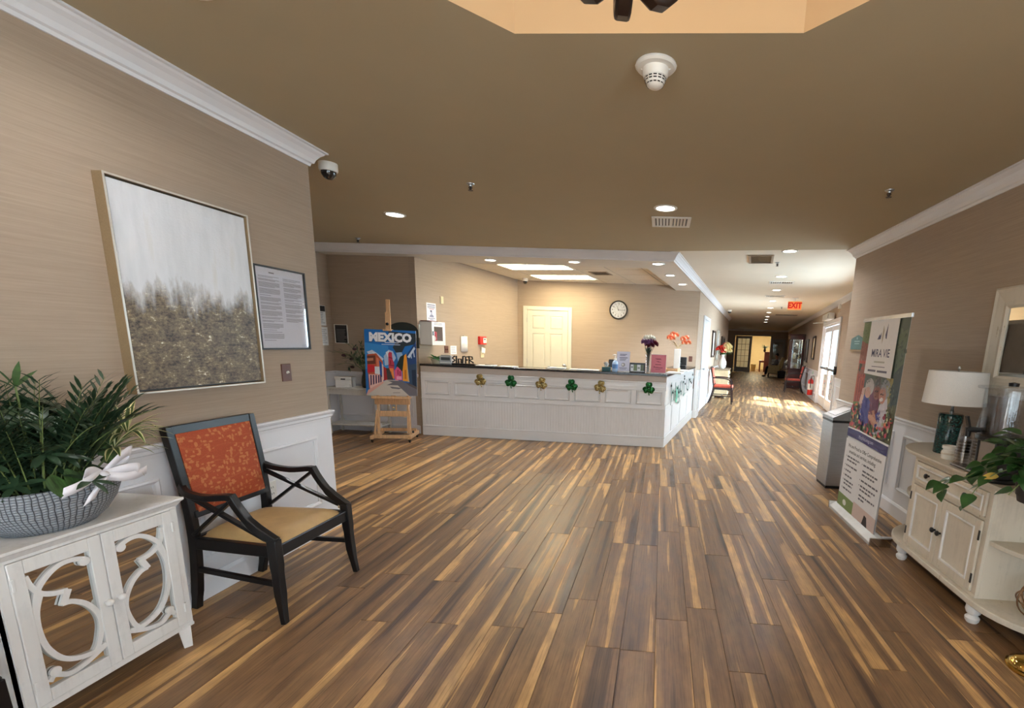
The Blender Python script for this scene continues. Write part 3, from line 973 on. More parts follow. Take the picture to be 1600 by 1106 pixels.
# french doors at the far end
def french_leaf(name, loc, rz, w_, h_, m, nx=3, nz=5):
    d = bpy.data.objects.new(name, None); COL.objects.link(d); d['kind'] = 'structure'
    d.location = loc; d.rotation_euler = (0, 0, rz)
    st = .15
    b = MB()
    b.box(-w_ / 2, -.02, .01, -w_ / 2 + st, .02, h_); b.box(w_ / 2 - st, -.02, .01, w_ / 2, .02, h_)
    b.box(-w_ / 2 + st, -.02, .01, w_ / 2 - st, .02, .32); b.box(-w_ / 2 + st, -.02, h_ - st, w_ / 2 - st, .02, h_)
    b.build('door_leaf', m, d, bevel=.004)
    x0, x1, z0, z1 = -w_ / 2 + st, w_ / 2 - st, .32, h_ - st
    b = MB()
    for i in range(1, nx): x = x0 + (x1 - x0) * i / nx; b.box(x - .012, -.015, z0, x + .012, .015, z1)
    for i in range(1, nz): z = z0 + (z1 - z0) * i / nz; b.box(x0, -.014, z - .012, x1, .014, z + .012)
    b.build('glazing_bars', m, d)
    for i in range(nx):
        for j in range(nz):
            boxo('pane', (x0 + (x1 - x0) * i / nx, -.003, z0 + (z1 - z0) * j / nz, x0 + (x1 - x0) * (i + 1) / nx, .003, z0 + (z1 - z0) * (j + 1) / nz), FROST if nx == 3 else GLASS, d)
    return d
_f = NT('curtained_glass'); _f.t.nodes.remove(_f.b)
_a = _f.n('BsdfTranslucent'); _a.inputs[0].default_value = (.85, .84, .76, 1); _b = _f.n('BsdfDiffuse'); _b.inputs[0].default_value = (.6, .6, .54, 1); _m = _f.n('MixShader'); _m.inputs[0].default_value = .35
_f.l(_a.outputs[0], _m.inputs[1]); _f.l(_b.outputs[0], _m.inputs[2]); _f.l(_m.outputs[0], _f.out.inputs[0]); FROST = _f.m
GREYW = mat('grey_white_paint', S(150, 146, 138), rough=.4, var=.01)
french_leaf('door_4', UV(U_FAR + .04, .40), -TH, .98, 2.2, GREYW)
french_leaf('door_5', UV(U_FAR - .04, 2.42), -TH, .86, 2.06, GREYW, 2, 4)
b = MB()
b.box(-.10, -.03, 0, 0, -.002, 2.30); b.box(2.10, -.03, 0, 2.18, -.002, 2.30); b.box(0, -.03, 2.22, 2.10, -.002, 2.30)
o = b.build('trim_40', GREYW); o.location = UV(U_FAR, -.12); o.rotation_euler = (0, 0, -TH); struct(o)
# ================================================================== CEILING FITTINGS
def downlight(loc, label, power, r=.078, group=None, spread=150):
    t = thing('recessed_downlight', label, 'ceiling light', loc, 0, group)
    b = MB(); b.lathe([(r + .018, 0), (r + .017, -.005), (r, -.008), (r - .006, -.004), (r - .006, 0)], 28)
    b.build('trim_ring', WHITEP, t, smooth=40)
    b = MB(); b.lathe([(.0, -.0045), (r - .006, -.0035), (r - .006, 0), (0, 0)], 24)
    b.build('lens', LENS, t, smooth=40)
    lamp('downlight_beam', 'AREA', (loc[0], loc[1], loc[2] - .012), power, WARM, size=r * 1.7, direction=(0, 0, -1), spread=radians(spread))
    return t
main_l = [((-1.72, 1.78, CZ), 'recessed downlight at the top left edge, over the foliage and painting'), ((-2.718, 4.86, CZ), 'recessed downlight left of centre, beyond the dome camera at the wall corner'),
          ((-.037, 4.432, CZ), 'recessed downlight just in front of the white louvred air vent')]
for p, lab in main_l: downlight(p, lab, P_MAIN * (.45 if p[0] < -1.6 and p[1] < 3 else 1), .085)
downlight((.95, 1.3, CZ), 'recessed downlight over the right side of the lobby', P_MAIN * .28, .085)
downlight((-1.5, -1.0, CZ), 'recessed downlight near the entrance, left side', P_MAIN, .085)
downlight((1.35, -1.0, CZ), 'recessed downlight near the entrance, right side', P_MAIN * .5, .085)
for p, lab in (((-2.448, 6.773), 'leftmost of the three downlights in the soffit above the desk front'), ((-1.263, 6.729), 'middle one of the three downlights in the soffit above the desk front'), ((-.12, 6.687), 'downlight in the front right corner of the desk soffit, nearest the soffit corner')):
    downlight((p[0], p[1], SZ), lab, P_DESK, .075)
for p, lab, pw in (((.060, 7.709), 'second downlight along the right arm of the desk soffit', P_DESK), ((.288, 8.752), 'dim downlight at the far end of the right soffit arm, by the back wall', P_DESK * 2.2)):
    downlight((p[0], p[1], SZ), lab, pw, .07, spread=150 if pw == P_DESK else 116)
ords = ['first and nearest', 'second', 'third', 'fourth', 'fifth', 'sixth', 'seventh', 'eighth', 'ninth and farthest']
for u, o_ in zip((-.32, 1.86, 3.69, 5.93, 8.0, 9.76, 11.76, 13.54, 15.41), ords):
    q = UV(u if u > -.3 else -.24, 1.46, CZ)
    downlight(q, '%s downlight in the line of lamps along the corridor ceiling' % o_, P_CORR, .08)
for u in (18.0, 21.0): lamp('corridor_end_beam', 'AREA', UV(u, .6, CZ - .02), 2.5, WARM, size=.13, direction=(0, 0, -1))
lamp('sitting_room_lamp', 'AREA', UV(26.5, .8, 2.7), 170, (1, .86, .58), size=1.6, size_y=1.6, direction=(0, 0, -1))

def vent(loc, rz, w_, d_, label, dark=False, n=9):
    t = thing('air_vent', label, 'vent', loc, rz)
    fm = WHITEP if not dark else mat('grey_vent_metal', S(150, 138, 124), rough=.5)
    b = MB(); e = .032
    for s in (-1, 1):
        b.box(s * (w_ / 2) - e * (s > 0), -d_ / 2, -.012, s * (w_ / 2) + e * (s < 0), d_ / 2, 0)
        b.box(-w_ / 2 + e, s * d_ / 2 - e * (s > 0), -.012, w_ / 2 - e, s * d_ / 2 + e * (s < 0), 0)
    b.build('frame', fm, t, bevel=.003)
    boxo('backing', (-w_ / 2 + e, -d_ / 2 + e, -.002, w_ / 2 - e, d_ / 2 - e, 0), DARK, t)
    x0, x1 = -w_ / 2 + e, w_ / 2 - e
    if dark:
        b = MB()
        for i in range(26):
            x = x0 + (x1 - x0) * (i + .5) / 26; b.box(x - .0012, -d_ / 2 + e, -.008, x + .0012, d_ / 2 - e, -.003)
        stuff(b.build('grille_mesh', DARK, t))
    else:
        for i in range(n):
            x = x0 + (x1 - x0) * (i + .5) / n
            tl = .010 * (-1 if x < 0 else 1)
            MB().bar((x - tl, -d_ / 2 + e, -.008), (x - tl, d_ / 2 - e, -.008), .018, .003, up=(tl * 40, 0, 1)).build('louver', fm, t)
    return t
vent((.019, 4.885, CZ), 0, .37, .36, 'white louvred square air vent behind the central downlight', n=10)
vent(UV(.28, 1.13, CZ), -TH, .32, .58, 'dark return air grille set where the lobby ceiling meets the corridor', dark=True)
vent((-1.12, 8.43, TZ), -TH, .33, .36, 'small dark air vent in the office tile ceiling', dark=True)
vent(UV(2.55, 1.5, CZ), -TH, .42, .30, 'white louvred air vent behind the second corridor downlight', n=10)
vent(UV(4.8, 1.47, CZ), -TH, .42, .30, 'white louvred air vent between the third and fourth corridor downlights', n=10)
vent(UV(10.7, 2.05, CZ), -TH, .7, .36, 'wide air vent in the dim far part of the corridor ceiling', dark=True)

def sprinkler(loc, label):
    t = thing('sprinkler_head', label, 'sprinkler', loc)
    b = MB(); b.lathe([(.032, 0), (.030, -.006), (.014, -.010), (.012, -.02)], 20); b.build('escutcheon', STEEL, t, smooth=40)
    b = MB(); b.tube([(-.009, 0, -.018), (-.014, 0, -.03), (0, 0, -.046)], .0028, 6); b.tube([(.009, 0, -.018), (.014, 0, -.03), (0, 0, -.046)], .0028, 6)
    b.lathe([(.008, -.018), (.008, -.030), (.004, -.044)], 10); b.build('frame_arms', BRONZE, t, smooth=40)
    b = MB(); b.lathe([(.0, -.047), (.020, -.048), (.020, -.050), (0, -.050)], 16); b.build('deflector', BRONZE, t, smooth=40)
sprinkler((-1.551, 3.883, CZ), 'sprinkler head on the lobby ceiling, right of the left downlight')
sprinkler((-3.887, 6.056, CZ), 'sprinkler head on the ceiling by the left end of the soffit moulding')
sprinkler((1.583, 3.85, CZ), 'dark sprinkler head on the ceiling near the right wall moulding')
sprinkler((1.502, 6.926, CZ), 'sprinkler head beside the dark return air grille')
sprinkler(UV(7.6, 1.75, CZ), 'sprinkler head in the corridor ceiling beyond the exit sign')

def dome_camera(loc, label, r=.055):
    t = thing('dome_camera', label, 'camera', loc)
    b = MB(); b.lathe([(r * 1.05, 0), (r * 1.05, -.045), (r * .96, -.055), (r * .85, -.055)], 28); b.build('housing', WHITEP, t, smooth=40)
    b = MB(); b.lathe([(r * .84, -.054), (r * .80, -.075), (r * .58, -.095), (r * .3, -.105), (0, -.108)], 24); b.build('dome', mat('smoked_dome', S(28, 26, 26), rough=.08, spec=.8), t, smooth=60)
dome_camera((-2.43, 3.50, CZ), 'white dome security camera on the ceiling at the end of the left wall', .058)
dome_camera((-2.72, 9.42, TZ), 'small dome camera in the back left corner of the office ceiling', .05)
dome_camera(UV(9.0, .27, CZ), 'dome camera on the corridor ceiling by the left wall moulding', .06)

# smoke detector
t = thing('smoke_detector', 'white smoke detector with dark slots hanging from the lobby ceiling', 'smoke detector', (-.091, 2.285, CZ))
b = MB(); b.lathe([(.060, 0), (.086, -.002), (.088, -.010), (.080, -.018), (.05, -.020)], 36); b.build('base_plate', WHITEP, t, smooth=40)
b = MB(); b.lathe([(.056, -.018), (.056, -.040), (.050, -.052)], 32); b.build('body', WHITEP, t, smooth=40)
b = MB(); b.lathe([(.046, -.050), (.042, -.068), (.034, -.082), (.022, -.090), (0, -.092)], 28); b.build('sensing_head', WHITEP, t, smooth=50)
b = MB()
for k in range(14):
    for r, z in ((.0455, -.057), (.0435, -.066), (.0375, -.078)):
        a0, a1 = 2 * pi * (k + .14) / 14, 2 * pi * (k + .86) / 14
        v = [(r * 1.02 * cos(a), r * 1.02 * sin(a), z + dz) for a in (a0, a1) for dz in (-.0025, .0025)]
        b.add(v, [(0, 2, 3, 1)])
b.build('slots', BLACKP, t, fix=False)
for s in (-1, 1): MB().bar((s * .055, 0, -.022), (s * .088, .0, -.004), .012, .005).build('tamper_tab', WHITEP, t)

# chandelier in the octagonal tray: only the curled feet of its hub drop into view
t = thing('chandelier', 'dark bronze chandelier hanging in the octagonal ceiling tray, curled arms', 'chandelier', (-.09, .90, 0))
HB = 2.007
b = MB(); b.lathe([(.03, HB + .10), (.055, HB + .13), (.04, HB + .19), (.022, HB + .25), (.045, HB + .30), (.02, HB + .35), (.012, HB + .40), (.012, CZ + .40), (.06, CZ + .41), (.06, CZ + .42)], 20)
b.build('stem', BRONZE, t, smooth=40)
for k in range(6):
    a = 2 * pi * k / 6 + .70; d = Vector((cos(a), sin(a), 0)); s = Vector((-sin(a), cos(a), 0))
    P = [d * .03 + Vector((0, 0, HB + .16))]
    for q in range(11):
        th = pi * .95 - q * pi * 1.45 / 10
        P.append(d * (.062 + .040 * cos(th)) + Vector((0, 0, HB + .052 - .050 * sin(th))))
    b = MB(); b.ribbon(P, [.030] * 12, [.026] * 12, s); b.build('curled_foot', BRONZE, t, smooth=30, bevel=.006)
    P = [d * .03 + Vector((0, 0, HB + .22)), d * .12 + Vector((0, 0, HB + .16)), d * .22 + Vector((0, 0, HB + .18)), d * .28 + Vector((0, 0, HB + .26)), d * .28 + Vector((0, 0, HB + .30))]
    ar = MB().tube(P, .011, 8).build('arm', BRONZE, t, smooth=40)
    b = MB(); b.lathe([(.028, 0), (.034, .01), (.012, .02), (.012, .07)], 14, c=(d.x * .28, d.y * .28, HB + .30)); b.build('candle_cup', BRONZE, ar, smooth=40)
    b = MB(); b.lathe([(.010, .07), (.020, .10), (.014, .13), (0, .15)], 12, c=(d.x * .28, d.y * .28, HB + .30)); b.build('bulb', emit('lit_candle_bulb', (1, .84, .56), 30), ar, smooth=60)
lamp('chandelier_glow', 'POINT', (-.09, .90, CZ + .18), 11, (1, .84, .62)).data.shadow_soft_size = .12

# exit sign hanging from the corridor ceiling
t = thing('exit_sign', 'red lit EXIT sign hanging from the corridor ceiling', 'sign', UV(5.2, 1.93, 0), -TH)
EX = emit('lit_exit_panel', S(255, 120, 60), .75)
boxo('housing', (-.15, -.02, 2.335, .15, .02, 2.53), mat('exit_sign_housing', S(238, 196, 120), rough=.4), t, bevel=.004)
boxo('lit_panel', (-.138, -.024, 2.352, .138, -.020, 2.515), EX, t)
c = Card(); c.text('EXIT', 0, 2.432, .17, S(226, 40, 24), bold=.008, xs=.86)
o = c.build('lettering', t); o.location = (0, -.0245, 0)
b = MB(); b.tube([(0, 0, 2.53), (0, 0, 2.59)], .012, 10); b.lathe([(.07, 2.588), (.07, 2.60)], 20); b.build('mount', WHITEP, t, smooth=40)

# ================================================================== LEFT WALL
def wall_thing(name, label, cat, loc, rz, group=None): return thing(name, label, cat, loc, rz, group)
def frame_part(t, w_, h_, fw, d_, m, name='frame', bevel=.002, lip=0.0):
    b = MB(); x, z = w_ / 2, h_ / 2
    b.box(-x, -d_, -z, -x + fw, 0, z); b.box(x - fw, -d_, -z, x, 0, z)
    b.box(-x + fw, -d_, -z, x - fw, 0, -z + fw); b.box(-x + fw, -d_, z - fw, x - fw, 0, z)
    return b.build(name, m, t, bevel=bevel)

# abstract painting in a floater frame
t = thing('painting', 'large abstract painting of pale grey sky over speckled gold brown ground', 'painting', (XL, 2.307, 1.583), RZ_LEFT)
PWD, PHT = .70, .925
fr_ = mat('champagne_frame', S(158, 134, 102), rough=.42, metal=.2, var=.04, vscale=5, stretch=(1, 30, 30))
b = MB(); x, z = PWD / 2, PHT / 2
for s in (-1, 1):
    b.box(s * x - .009 * (s > 0), -.048, -z, s * x + .009 * (s < 0), 0, z); b.box(-x + .009, -.048, s * z - .009 * (s > 0), x - .009, 0, s * z + .009 * (s < 0))
b.build('frame', fr_, t, bevel=.0015)
b = MB()
for s in (-1, 1):
    b.box(s * x - .008 * (s > 0), -.0500, -z, s * x + .008 * (s < 0), -.0478, z); b.box(-x + .008, -.0500, s * z - .008 * (s > 0), x - .008, -.0478, s * z + .008 * (s < 0))
b.build('silver_front_edge', mat('silver_leaf_edge', S(206, 200, 190), rough=.35, metal=.4), t)
boxo('frame_backing', (-x + .009, -.012, -z + .009, x - .009, -.004, z - .009), DARK, t)
def painting_mat():
    m = NT('abstract_canvas'); o = m.obj()
    sx = m.n('SeparateXYZ'); m.l(o, sx.inputs[0])
    big = m.noise(m.mapping(o, (9, 1, 3.2)), 1, 5, .65)
    streak = m.noise(m.mapping(o, (14, 1, 2.6)), 1, 4)
    hz = m.math('ADD', m.math('MULTIPLY', sx.outputs[2], 3.4), m.math('MULTIPLY', m.math('SUBTRACT', big, .5), 1.5))
    sky = m.ramp(streak, [(.3, S(206, 209, 213)), (.6, S(220, 222, 226)), (.8, S(212, 211, 208))])
    f1 = m.noise(m.mapping(o, (56, 1, 88)), 1, 4, .7)
    f2 = m.noise(m.mapping(o, (16, 1, 22)), 1, 3)
    gnd = m.ramp(m.math('ADD', m.math('MULTIPLY', f1, .6), m.math('MULTIPLY', f2, .4)), [(.38, S(44, 37, 32)), (.45, S(92, 78, 62)), (.54, S(122, 106, 82)), (.60, S(150, 134, 100)), (.645, S(246, 240, 222))])
    dark = m.ramp(sx.outputs[2], [(0, (1, 1, 1)), (1, (1, 1, 1))])
    mask = m.ramp(hz, [(.38, (0, 0, 0)), (.50, (.35,) * 3), (.62, (1, 1, 1))])
    # below the ragged line the ground, above it the sky
    hz2 = m.math('ADD', hz, .45)
    mk = m.ramp(hz2, [(.20, (0, 0, 0)), (.34, (.25,) * 3), (.60, (1, 1, 1))])
    m.l(m.mix(mk, gnd, sky), m.b.inputs['Base Color'])
    m.b.inputs['Roughness'].default_value = .38
    m.bump(f1, .35, .004)
    MATS['abstract_canvas'] = m.m
    return m.m
boxo('canvas', (-x + .018, -.040, -z + .018, x - .018, -.012, z - .018), painting_mat(), t)

# framed notice
t = thing('framed_notice', 'thin black frame with a two-column white notice under glass, right of the large painting', 'notice', (XL, 2.895, 1.556), RZ_LEFT)
w_, h_ = .40, .49
frame_part(t, w_, h_, .010, .020, BLACKP)
c = Card(); c.rect(-w_ / 2 + .006, -h_ / 2 + .006, w_ / 2 - .006, h_ / 2 - .006, S(222, 224, 236))
G1 = S(150, 152, 166)
c.rect(-.085, .205, -.045, .212, S(90, 90, 104))
r = random.Random(3)
for col, (xa, xb, ztop, zbot) in enumerate(((-.165, -.01, .188, -.19), (.02, .165, .188, -.06))):
    z_ = ztop; L = []
    while z_ > zbot:
        k = r.randint(1, 5)
        for i in range(k):
            L.append((xa, z_ - .0034, xb - (0 if i < k - 1 else r.random() * .08), z_)); z_ -= .0062
        z_ -= .006
    c.rects(L, G1)
o = c.build('notice_sheet', t); o.location = (0, -.008, 0)
boxo('glass_pane', (-w_ / 2 + .009, -.014, -h_ / 2 + .009, w_ / 2 - .009, -.0125, h_ / 2 - .009), PICGLASS, t)

t = thing('light_switch', 'brown light switch plate with a pale toggle, below the framed notice', 'light switch', (XL, 2.877, 1.166), RZ_LEFT)
boxo('cover_plate', (-.038, -.007, -.055, .038, 0, .055), BROWNP, t, bevel=.003)
MB().bar((0, -.006, -.002), (0, -.02, .006), .010, .012).build('toggle', WHITEP, t)
t = thing('power_outlet', 'white power outlet on the left wainscot, seen past the armchair', 'outlet', (XL + .006, 2.66, .45), RZ_LEFT)
boxo('cover_plate', (-.036, -.006, -.058, .036, 0, .058), WHITEP, t, bevel=.003)
for z in (-.02, .02):
    b = MB(); b.box(-.016, -.009, z - .014, .016, -.006, z + .014); f_ = b.build('socket', WHITEP, t, bevel=.004)
    b = MB()
    for s in (-1, 1): b.box(s * .007 - .0015, -.0096, z - .006, s * .007 + .0015, -.0088, z + .006)
    b.build('slots', BLACKP, f_)

# ---- armchair with orange back and tan seat
def spline(P, n=6):
    """Catmull-Rom through points"""
    P = [Vector(p) for p in P]; out = []
    for i in range(len(P) - 1):
        p0, p1, p2, p3 = P[max(i - 1, 0)], P[i], P[i + 1], P[min(i + 2, len(P) - 1)]
        for k in range(n):
            t_ = k / n
            out.append(.5 * ((2 * p1) + (p2 - p0) * t_ + (2 * p0 - 5 * p1 + 4 * p2 - p3) * t_ ** 2 + (3 * p1 - p0 - 3 * p2 + p3) * t_ ** 3))
    out.append(P[-1])
    return out
def orange_mat():
    m = NT('orange_leaf_upholstery'); o = m.obj()
    vo = m.n('TexVoronoi', feature='F1'); m.l(m.mapping(o, (46, 10, 26), (0, .6, 0)), vo.inputs[0]); vo.inputs['Scale'].default_value = 1.0
    vo2 = m.n('TexVoronoi', feature='F1'); m.l(m.mapping(o, (26, 10, 52), (0, -.7, 0)), vo2.inputs[0]); vo2.inputs['Scale'].default_value = 1.0
    wv = m.n('TexWave', wave_type='RINGS'); m.l(m.mapping(o, (5, 2, 7)), wv.inputs[0]); wv.inputs['Scale'].default_value = .9; wv.inputs['Distortion'].default_value = 9; wv.inputs['Detail'].default_value = 1
    a = m.ramp(vo.outputs[0], [(.28, (1, 1, 1)), (.34, (0, 0, 0))]); a2 = m.ramp(vo2.outputs[0], [(.26, (1, 1, 1)), (.32, (0, 0, 0))])
    vine = m.ramp(wv.outputs['Fac'], [(.0, (1, 1, 1)), (.05, (0, 0, 0))])
    f = m.mix(1, m.mix(1, a, a2, 'LIGHTEN'), m.mix(.75, vine, (0, 0, 0)), 'LIGHTEN')
    n = m.noise(o, 260, 2)
    base = m.ramp(n, [(.3, S(156, 66, 36)), (.7, S(184, 84, 48))])
    m.l(m.mix(m.math('MULTIPLY', f, .30), base, S(236, 176, 110)), m.b.inputs['Base Color'])
    m.b.inputs['Roughness'].default_value = .75
    m.bump(n, .15, .002)
    MATS['orange_leaf_upholstery'] = m.m
    return m.m
ORANGE = orange_mat()

def armchair(label, loc, rz):
    t = thing('armchair', label, 'armchair', loc, rz)
    W = .29; ZS = .40                                     # half width at the front, top of the seat rails
    X = (1, 0, 0)
    for s in (-1, 1):
        # front leg, tapering and kicking forward a little
        P = spline([(s * .265, -.262, .435), (s * .266, -.266, .30), (s * .270, -.272, .15), (s * .280, -.288, 0.0)], 4)
        MB().ribbon(P, [.042] * 5 + [.038] * 4 + [.034, .031, .029, .028], [.046] * 5 + [.04] * 4 + [.034, .03, .028, .026], X).build('leg', BLACKWOOD, t, smooth=30, bevel=.003)
        # rear leg running up into the back post
        P = spline([(s * .205, .255, 0.0), (s * .212, .222, .18), (s * .222, .196, .40), (s * .226, .205, .62), (s * .232, .252, .955)], 5)
        MB().ribbon(P, .034, [.034] * 3 + [.042] * 10 + [.038] * 8, X).build('leg', BLACKWOOD, t, smooth=30, bevel=.003)
        # arm: from the back post forward, then sweeping down to the front leg
        P = spline([(s * .232, .216, .672), (s * .258, .16, .640), (s * .268, .06, .628), (s * .270, -.055, .640), (s * .270, -.085, .632)], 4)
        ar = MB().ribbon(P, [.030] * 8 + [.036] * 9, .030, X).build('armrest', BLACKWOOD, t, smooth=30, bevel=.004)
        P = spline([(s * .270, -.070, .650), (s * .269, -.105, .585), (s * .268, -.165, .505), (s * .266, -.245, .445), (s * .265, -.275, .425)], 4)
        MB().ribbon(P, .034, [.034] * 8 + [.042] * 9, X).build('arm_post', BLACKWOOD, ar, smooth=30, bevel=.004)
        b = MB(); b.bar((s * .232, .19, .625), (s * .262, -.225, .432), .016, .026, up=X); b.build('cross_brace', BLACKWOOD, t, bevel=.002)
        b = MB(); b.bar((s * .266, -.082, .632), (s * .232, .18, .42), .016, .026, up=X); b.build('cross_brace', BLACKWOOD, t, bevel=.002)
        b = MB(); b.bar((s * .270, -.26, .205), (s * .216, .21, .225), .020, .026); b.build('stretcher', BLACKWOOD, t, bevel=.002)
    b = MB(); b.bar((-.25, -.262, ZS - .03), (.25, -.262, ZS - .03), .03, .06)
    for s in (-1, 1): b.bar((s * .255, -.255, ZS - .03), (s * .22, .20, ZS - .03), .03, .06)
    b.bar((-.21, .195, ZS - .03), (.21, .195, ZS - .03), .03, .06)
    b.build('seat_frame', BLACKWOOD, t, bevel=.004)
    # seat pad, domed
    b = MB(); nx, ny = 10, 10; v = []; f = []
    for j in range(ny + 1):
        for i in range(nx + 1):
            a, c_ = i / nx * 2 - 1, j / ny * 2 - 1
            hw = .25 + (.20 - .25) * (j / ny)
            e = (1 - a ** 6) * (1 - c_ ** 6)
            v.append((a * hw, -.275 + .475 * j / ny, ZS - .006 + .042 * max(0, e) ** .6))
    for j in range(ny):
        for i in range(nx): k = j * (nx + 1) + i; f.append((k, k + 1, k + nx + 2, k + nx + 1))
    b.add(v, f)
    v2 = [(p[0], p[1], ZS - .008) for p in v]; n0 = len(b.v); 
    per = [i for i in range(nx + 1)] + [(j + 1) * (nx + 1) - 1 for j in range(1, ny + 1)] + [ny * (nx + 1) + i for i in range(nx - 1, -1, -1)] + [j * (nx + 1) for j in range(ny - 1, 0, -1)]
    b.add([(v[i][0], v[i][1], ZS - .012) for i in per], [tuple(range(len(per) - 1, -1, -1))])
    m_ = len(per)
    b.f += [(per[i], per[(i + 1) % m_], n0 + (i + 1) % m_, n0 + i) for i in range(m_)]; b.mi += [0] * m_
    b.build('seat_cushion', TANFAB, t, smooth=50)
    # back rails and upholstered back panel
    def yb(z): return .203 + (z - .62) * .146
    MB().bar((-.232, yb(.935), .935), (.232, yb(.935), .935), .030, .045, up=(0, .14, 1)).build('top_rail', BLACKWOOD, t, bevel=.004)
    MB().bar((-.222, yb(.515), .515), (.222, yb(.515), .515), .030, .036, up=(0, .14, 1)).build('lower_rail', BLACKWOOD, t, bevel=.004)
    b = MB(); v = []; f = []; nx, nz = 8, 8
    for j in range(nz + 1):
        for i in range(nx + 1):
            a, c_ = i / nx * 2 - 1, j / nz * 2 - 1; z = .722 + c_ * .196
            bul = .020 * max(0, (1 - a ** 6) * (1 - c_ ** 6)) ** .6
            v.append((a * (.205 + .004 * c_), yb(z) - .016 - bul, z))
    for j in range(nz):
        for i in range(nx): k = j * (nx + 1) + i; f.append((k, k + nx + 1, k + nx + 2, k + 1))
    n_ = len(v); v += [(p[0], yb(p[2]) + .014, p[2]) for p in v]
    f += [tuple(i + n_ for i in reversed(q)) for q in f]
    per = [i for i in range(nx + 1)] + [(j + 1) * (nx + 1) - 1 for j in range(1, nz + 1)] + [nz * (nx + 1) + i for i in range(nx - 1, -1, -1)] + [j * (nx + 1) for j in range(nz - 1, 0, -1)]
    m_ = len(per)
    f += [(per[i], per[(i + 1) % m_], n_ + per[(i + 1) % m_], n_ + per[i]) for i in range(m_)]
    b.add(v, f); b.build('back_panel', ORANGE, t, smooth=50)
    return t
armchair('black lacquered armchair with orange leaf-patterned back and tan seat, crossed arm braces', (-2.085, 2.285, 0), RZ_LEFT)
armchair('black armchair at the left photo edge beside the white cabinet, almost out of view', (-2.085, .765, 0), RZ_LEFT)

# ---- small white cabinet with mirrored fretwork doors
t = thing('mirrored_cabinet', 'distressed white two-door cabinet with mirrored fretwork doors, under the foliage bowl', 'cabinet', (-2.21, 1.525, 0), RZ_LEFT)
hw, yf, ybk = .288, -.140, .150
TOPZ = .70
b = MB()
b.box(-hw, yf + .006, .105, -hw + .03, ybk, .665); b.box(hw - .03, yf + .006, .105, hw, ybk, .665)
b.box(-hw + .03, ybk - .012, .105, hw - .03, ybk, .665); b.box(-hw + .03, yf + .03, .12, hw - .03, ybk - .012, .14)
b.box(-hw, yf, .655, hw, yf + .03, .668); b.box(-hw, yf, .098, hw, yf + .03, .122); b.box(-hw, yf, .122, -hw + .026, yf + .03, .655); b.box(hw - .026, yf, .122, hw, yf + .03, .655)
b.build('carcass', CHALK, t, bevel=.0015)
b = MB(); prof = [(0, TOPZ), (.0, TOPZ - .010), (-.006, TOPZ - .016), (-.010, TOPZ - .022), (-.018, TOPZ - .034)]
v = []; f = []; ox, oy0, oy1 = hw + .020, yf - .020, ybk + .004
for o_, z in prof: v += [(-ox - o_, oy0 - o_, z), (ox + o_, oy0 - o_, z), (ox + o_, oy1, z), (-ox - o_, oy1, z)]
for k in range(len(prof) - 1):
    for q in range(4): f.append((k * 4 + q, k * 4 + (q + 1) % 4, k * 4 + 4 + (q + 1) % 4, k * 4 + 4 + q))
f += [(3, 2, 1, 0), tuple(len(v) - 4 + q for q in range(4))]
b.add(v, f); b.build('cabinet_top', CHALK, t)
for sx in (-1, 1):
    for y_ in (yf + .022, ybk - .024):
        b = MB(); x0 = sx * (hw - .026)
        b.bar((x0, y_, .105), (x0 + sx * .004, y_ - .003 * (1 if y_ < 0 else -1), 0), .05, .044, w1=.034, h1=.03)
        b.box(x0 - .028, y_ - .025, .098, x0 + .028, y_ + .025, .112)
        b.build('leg', CHALK, t, bevel=.002)
dw = hw - .027
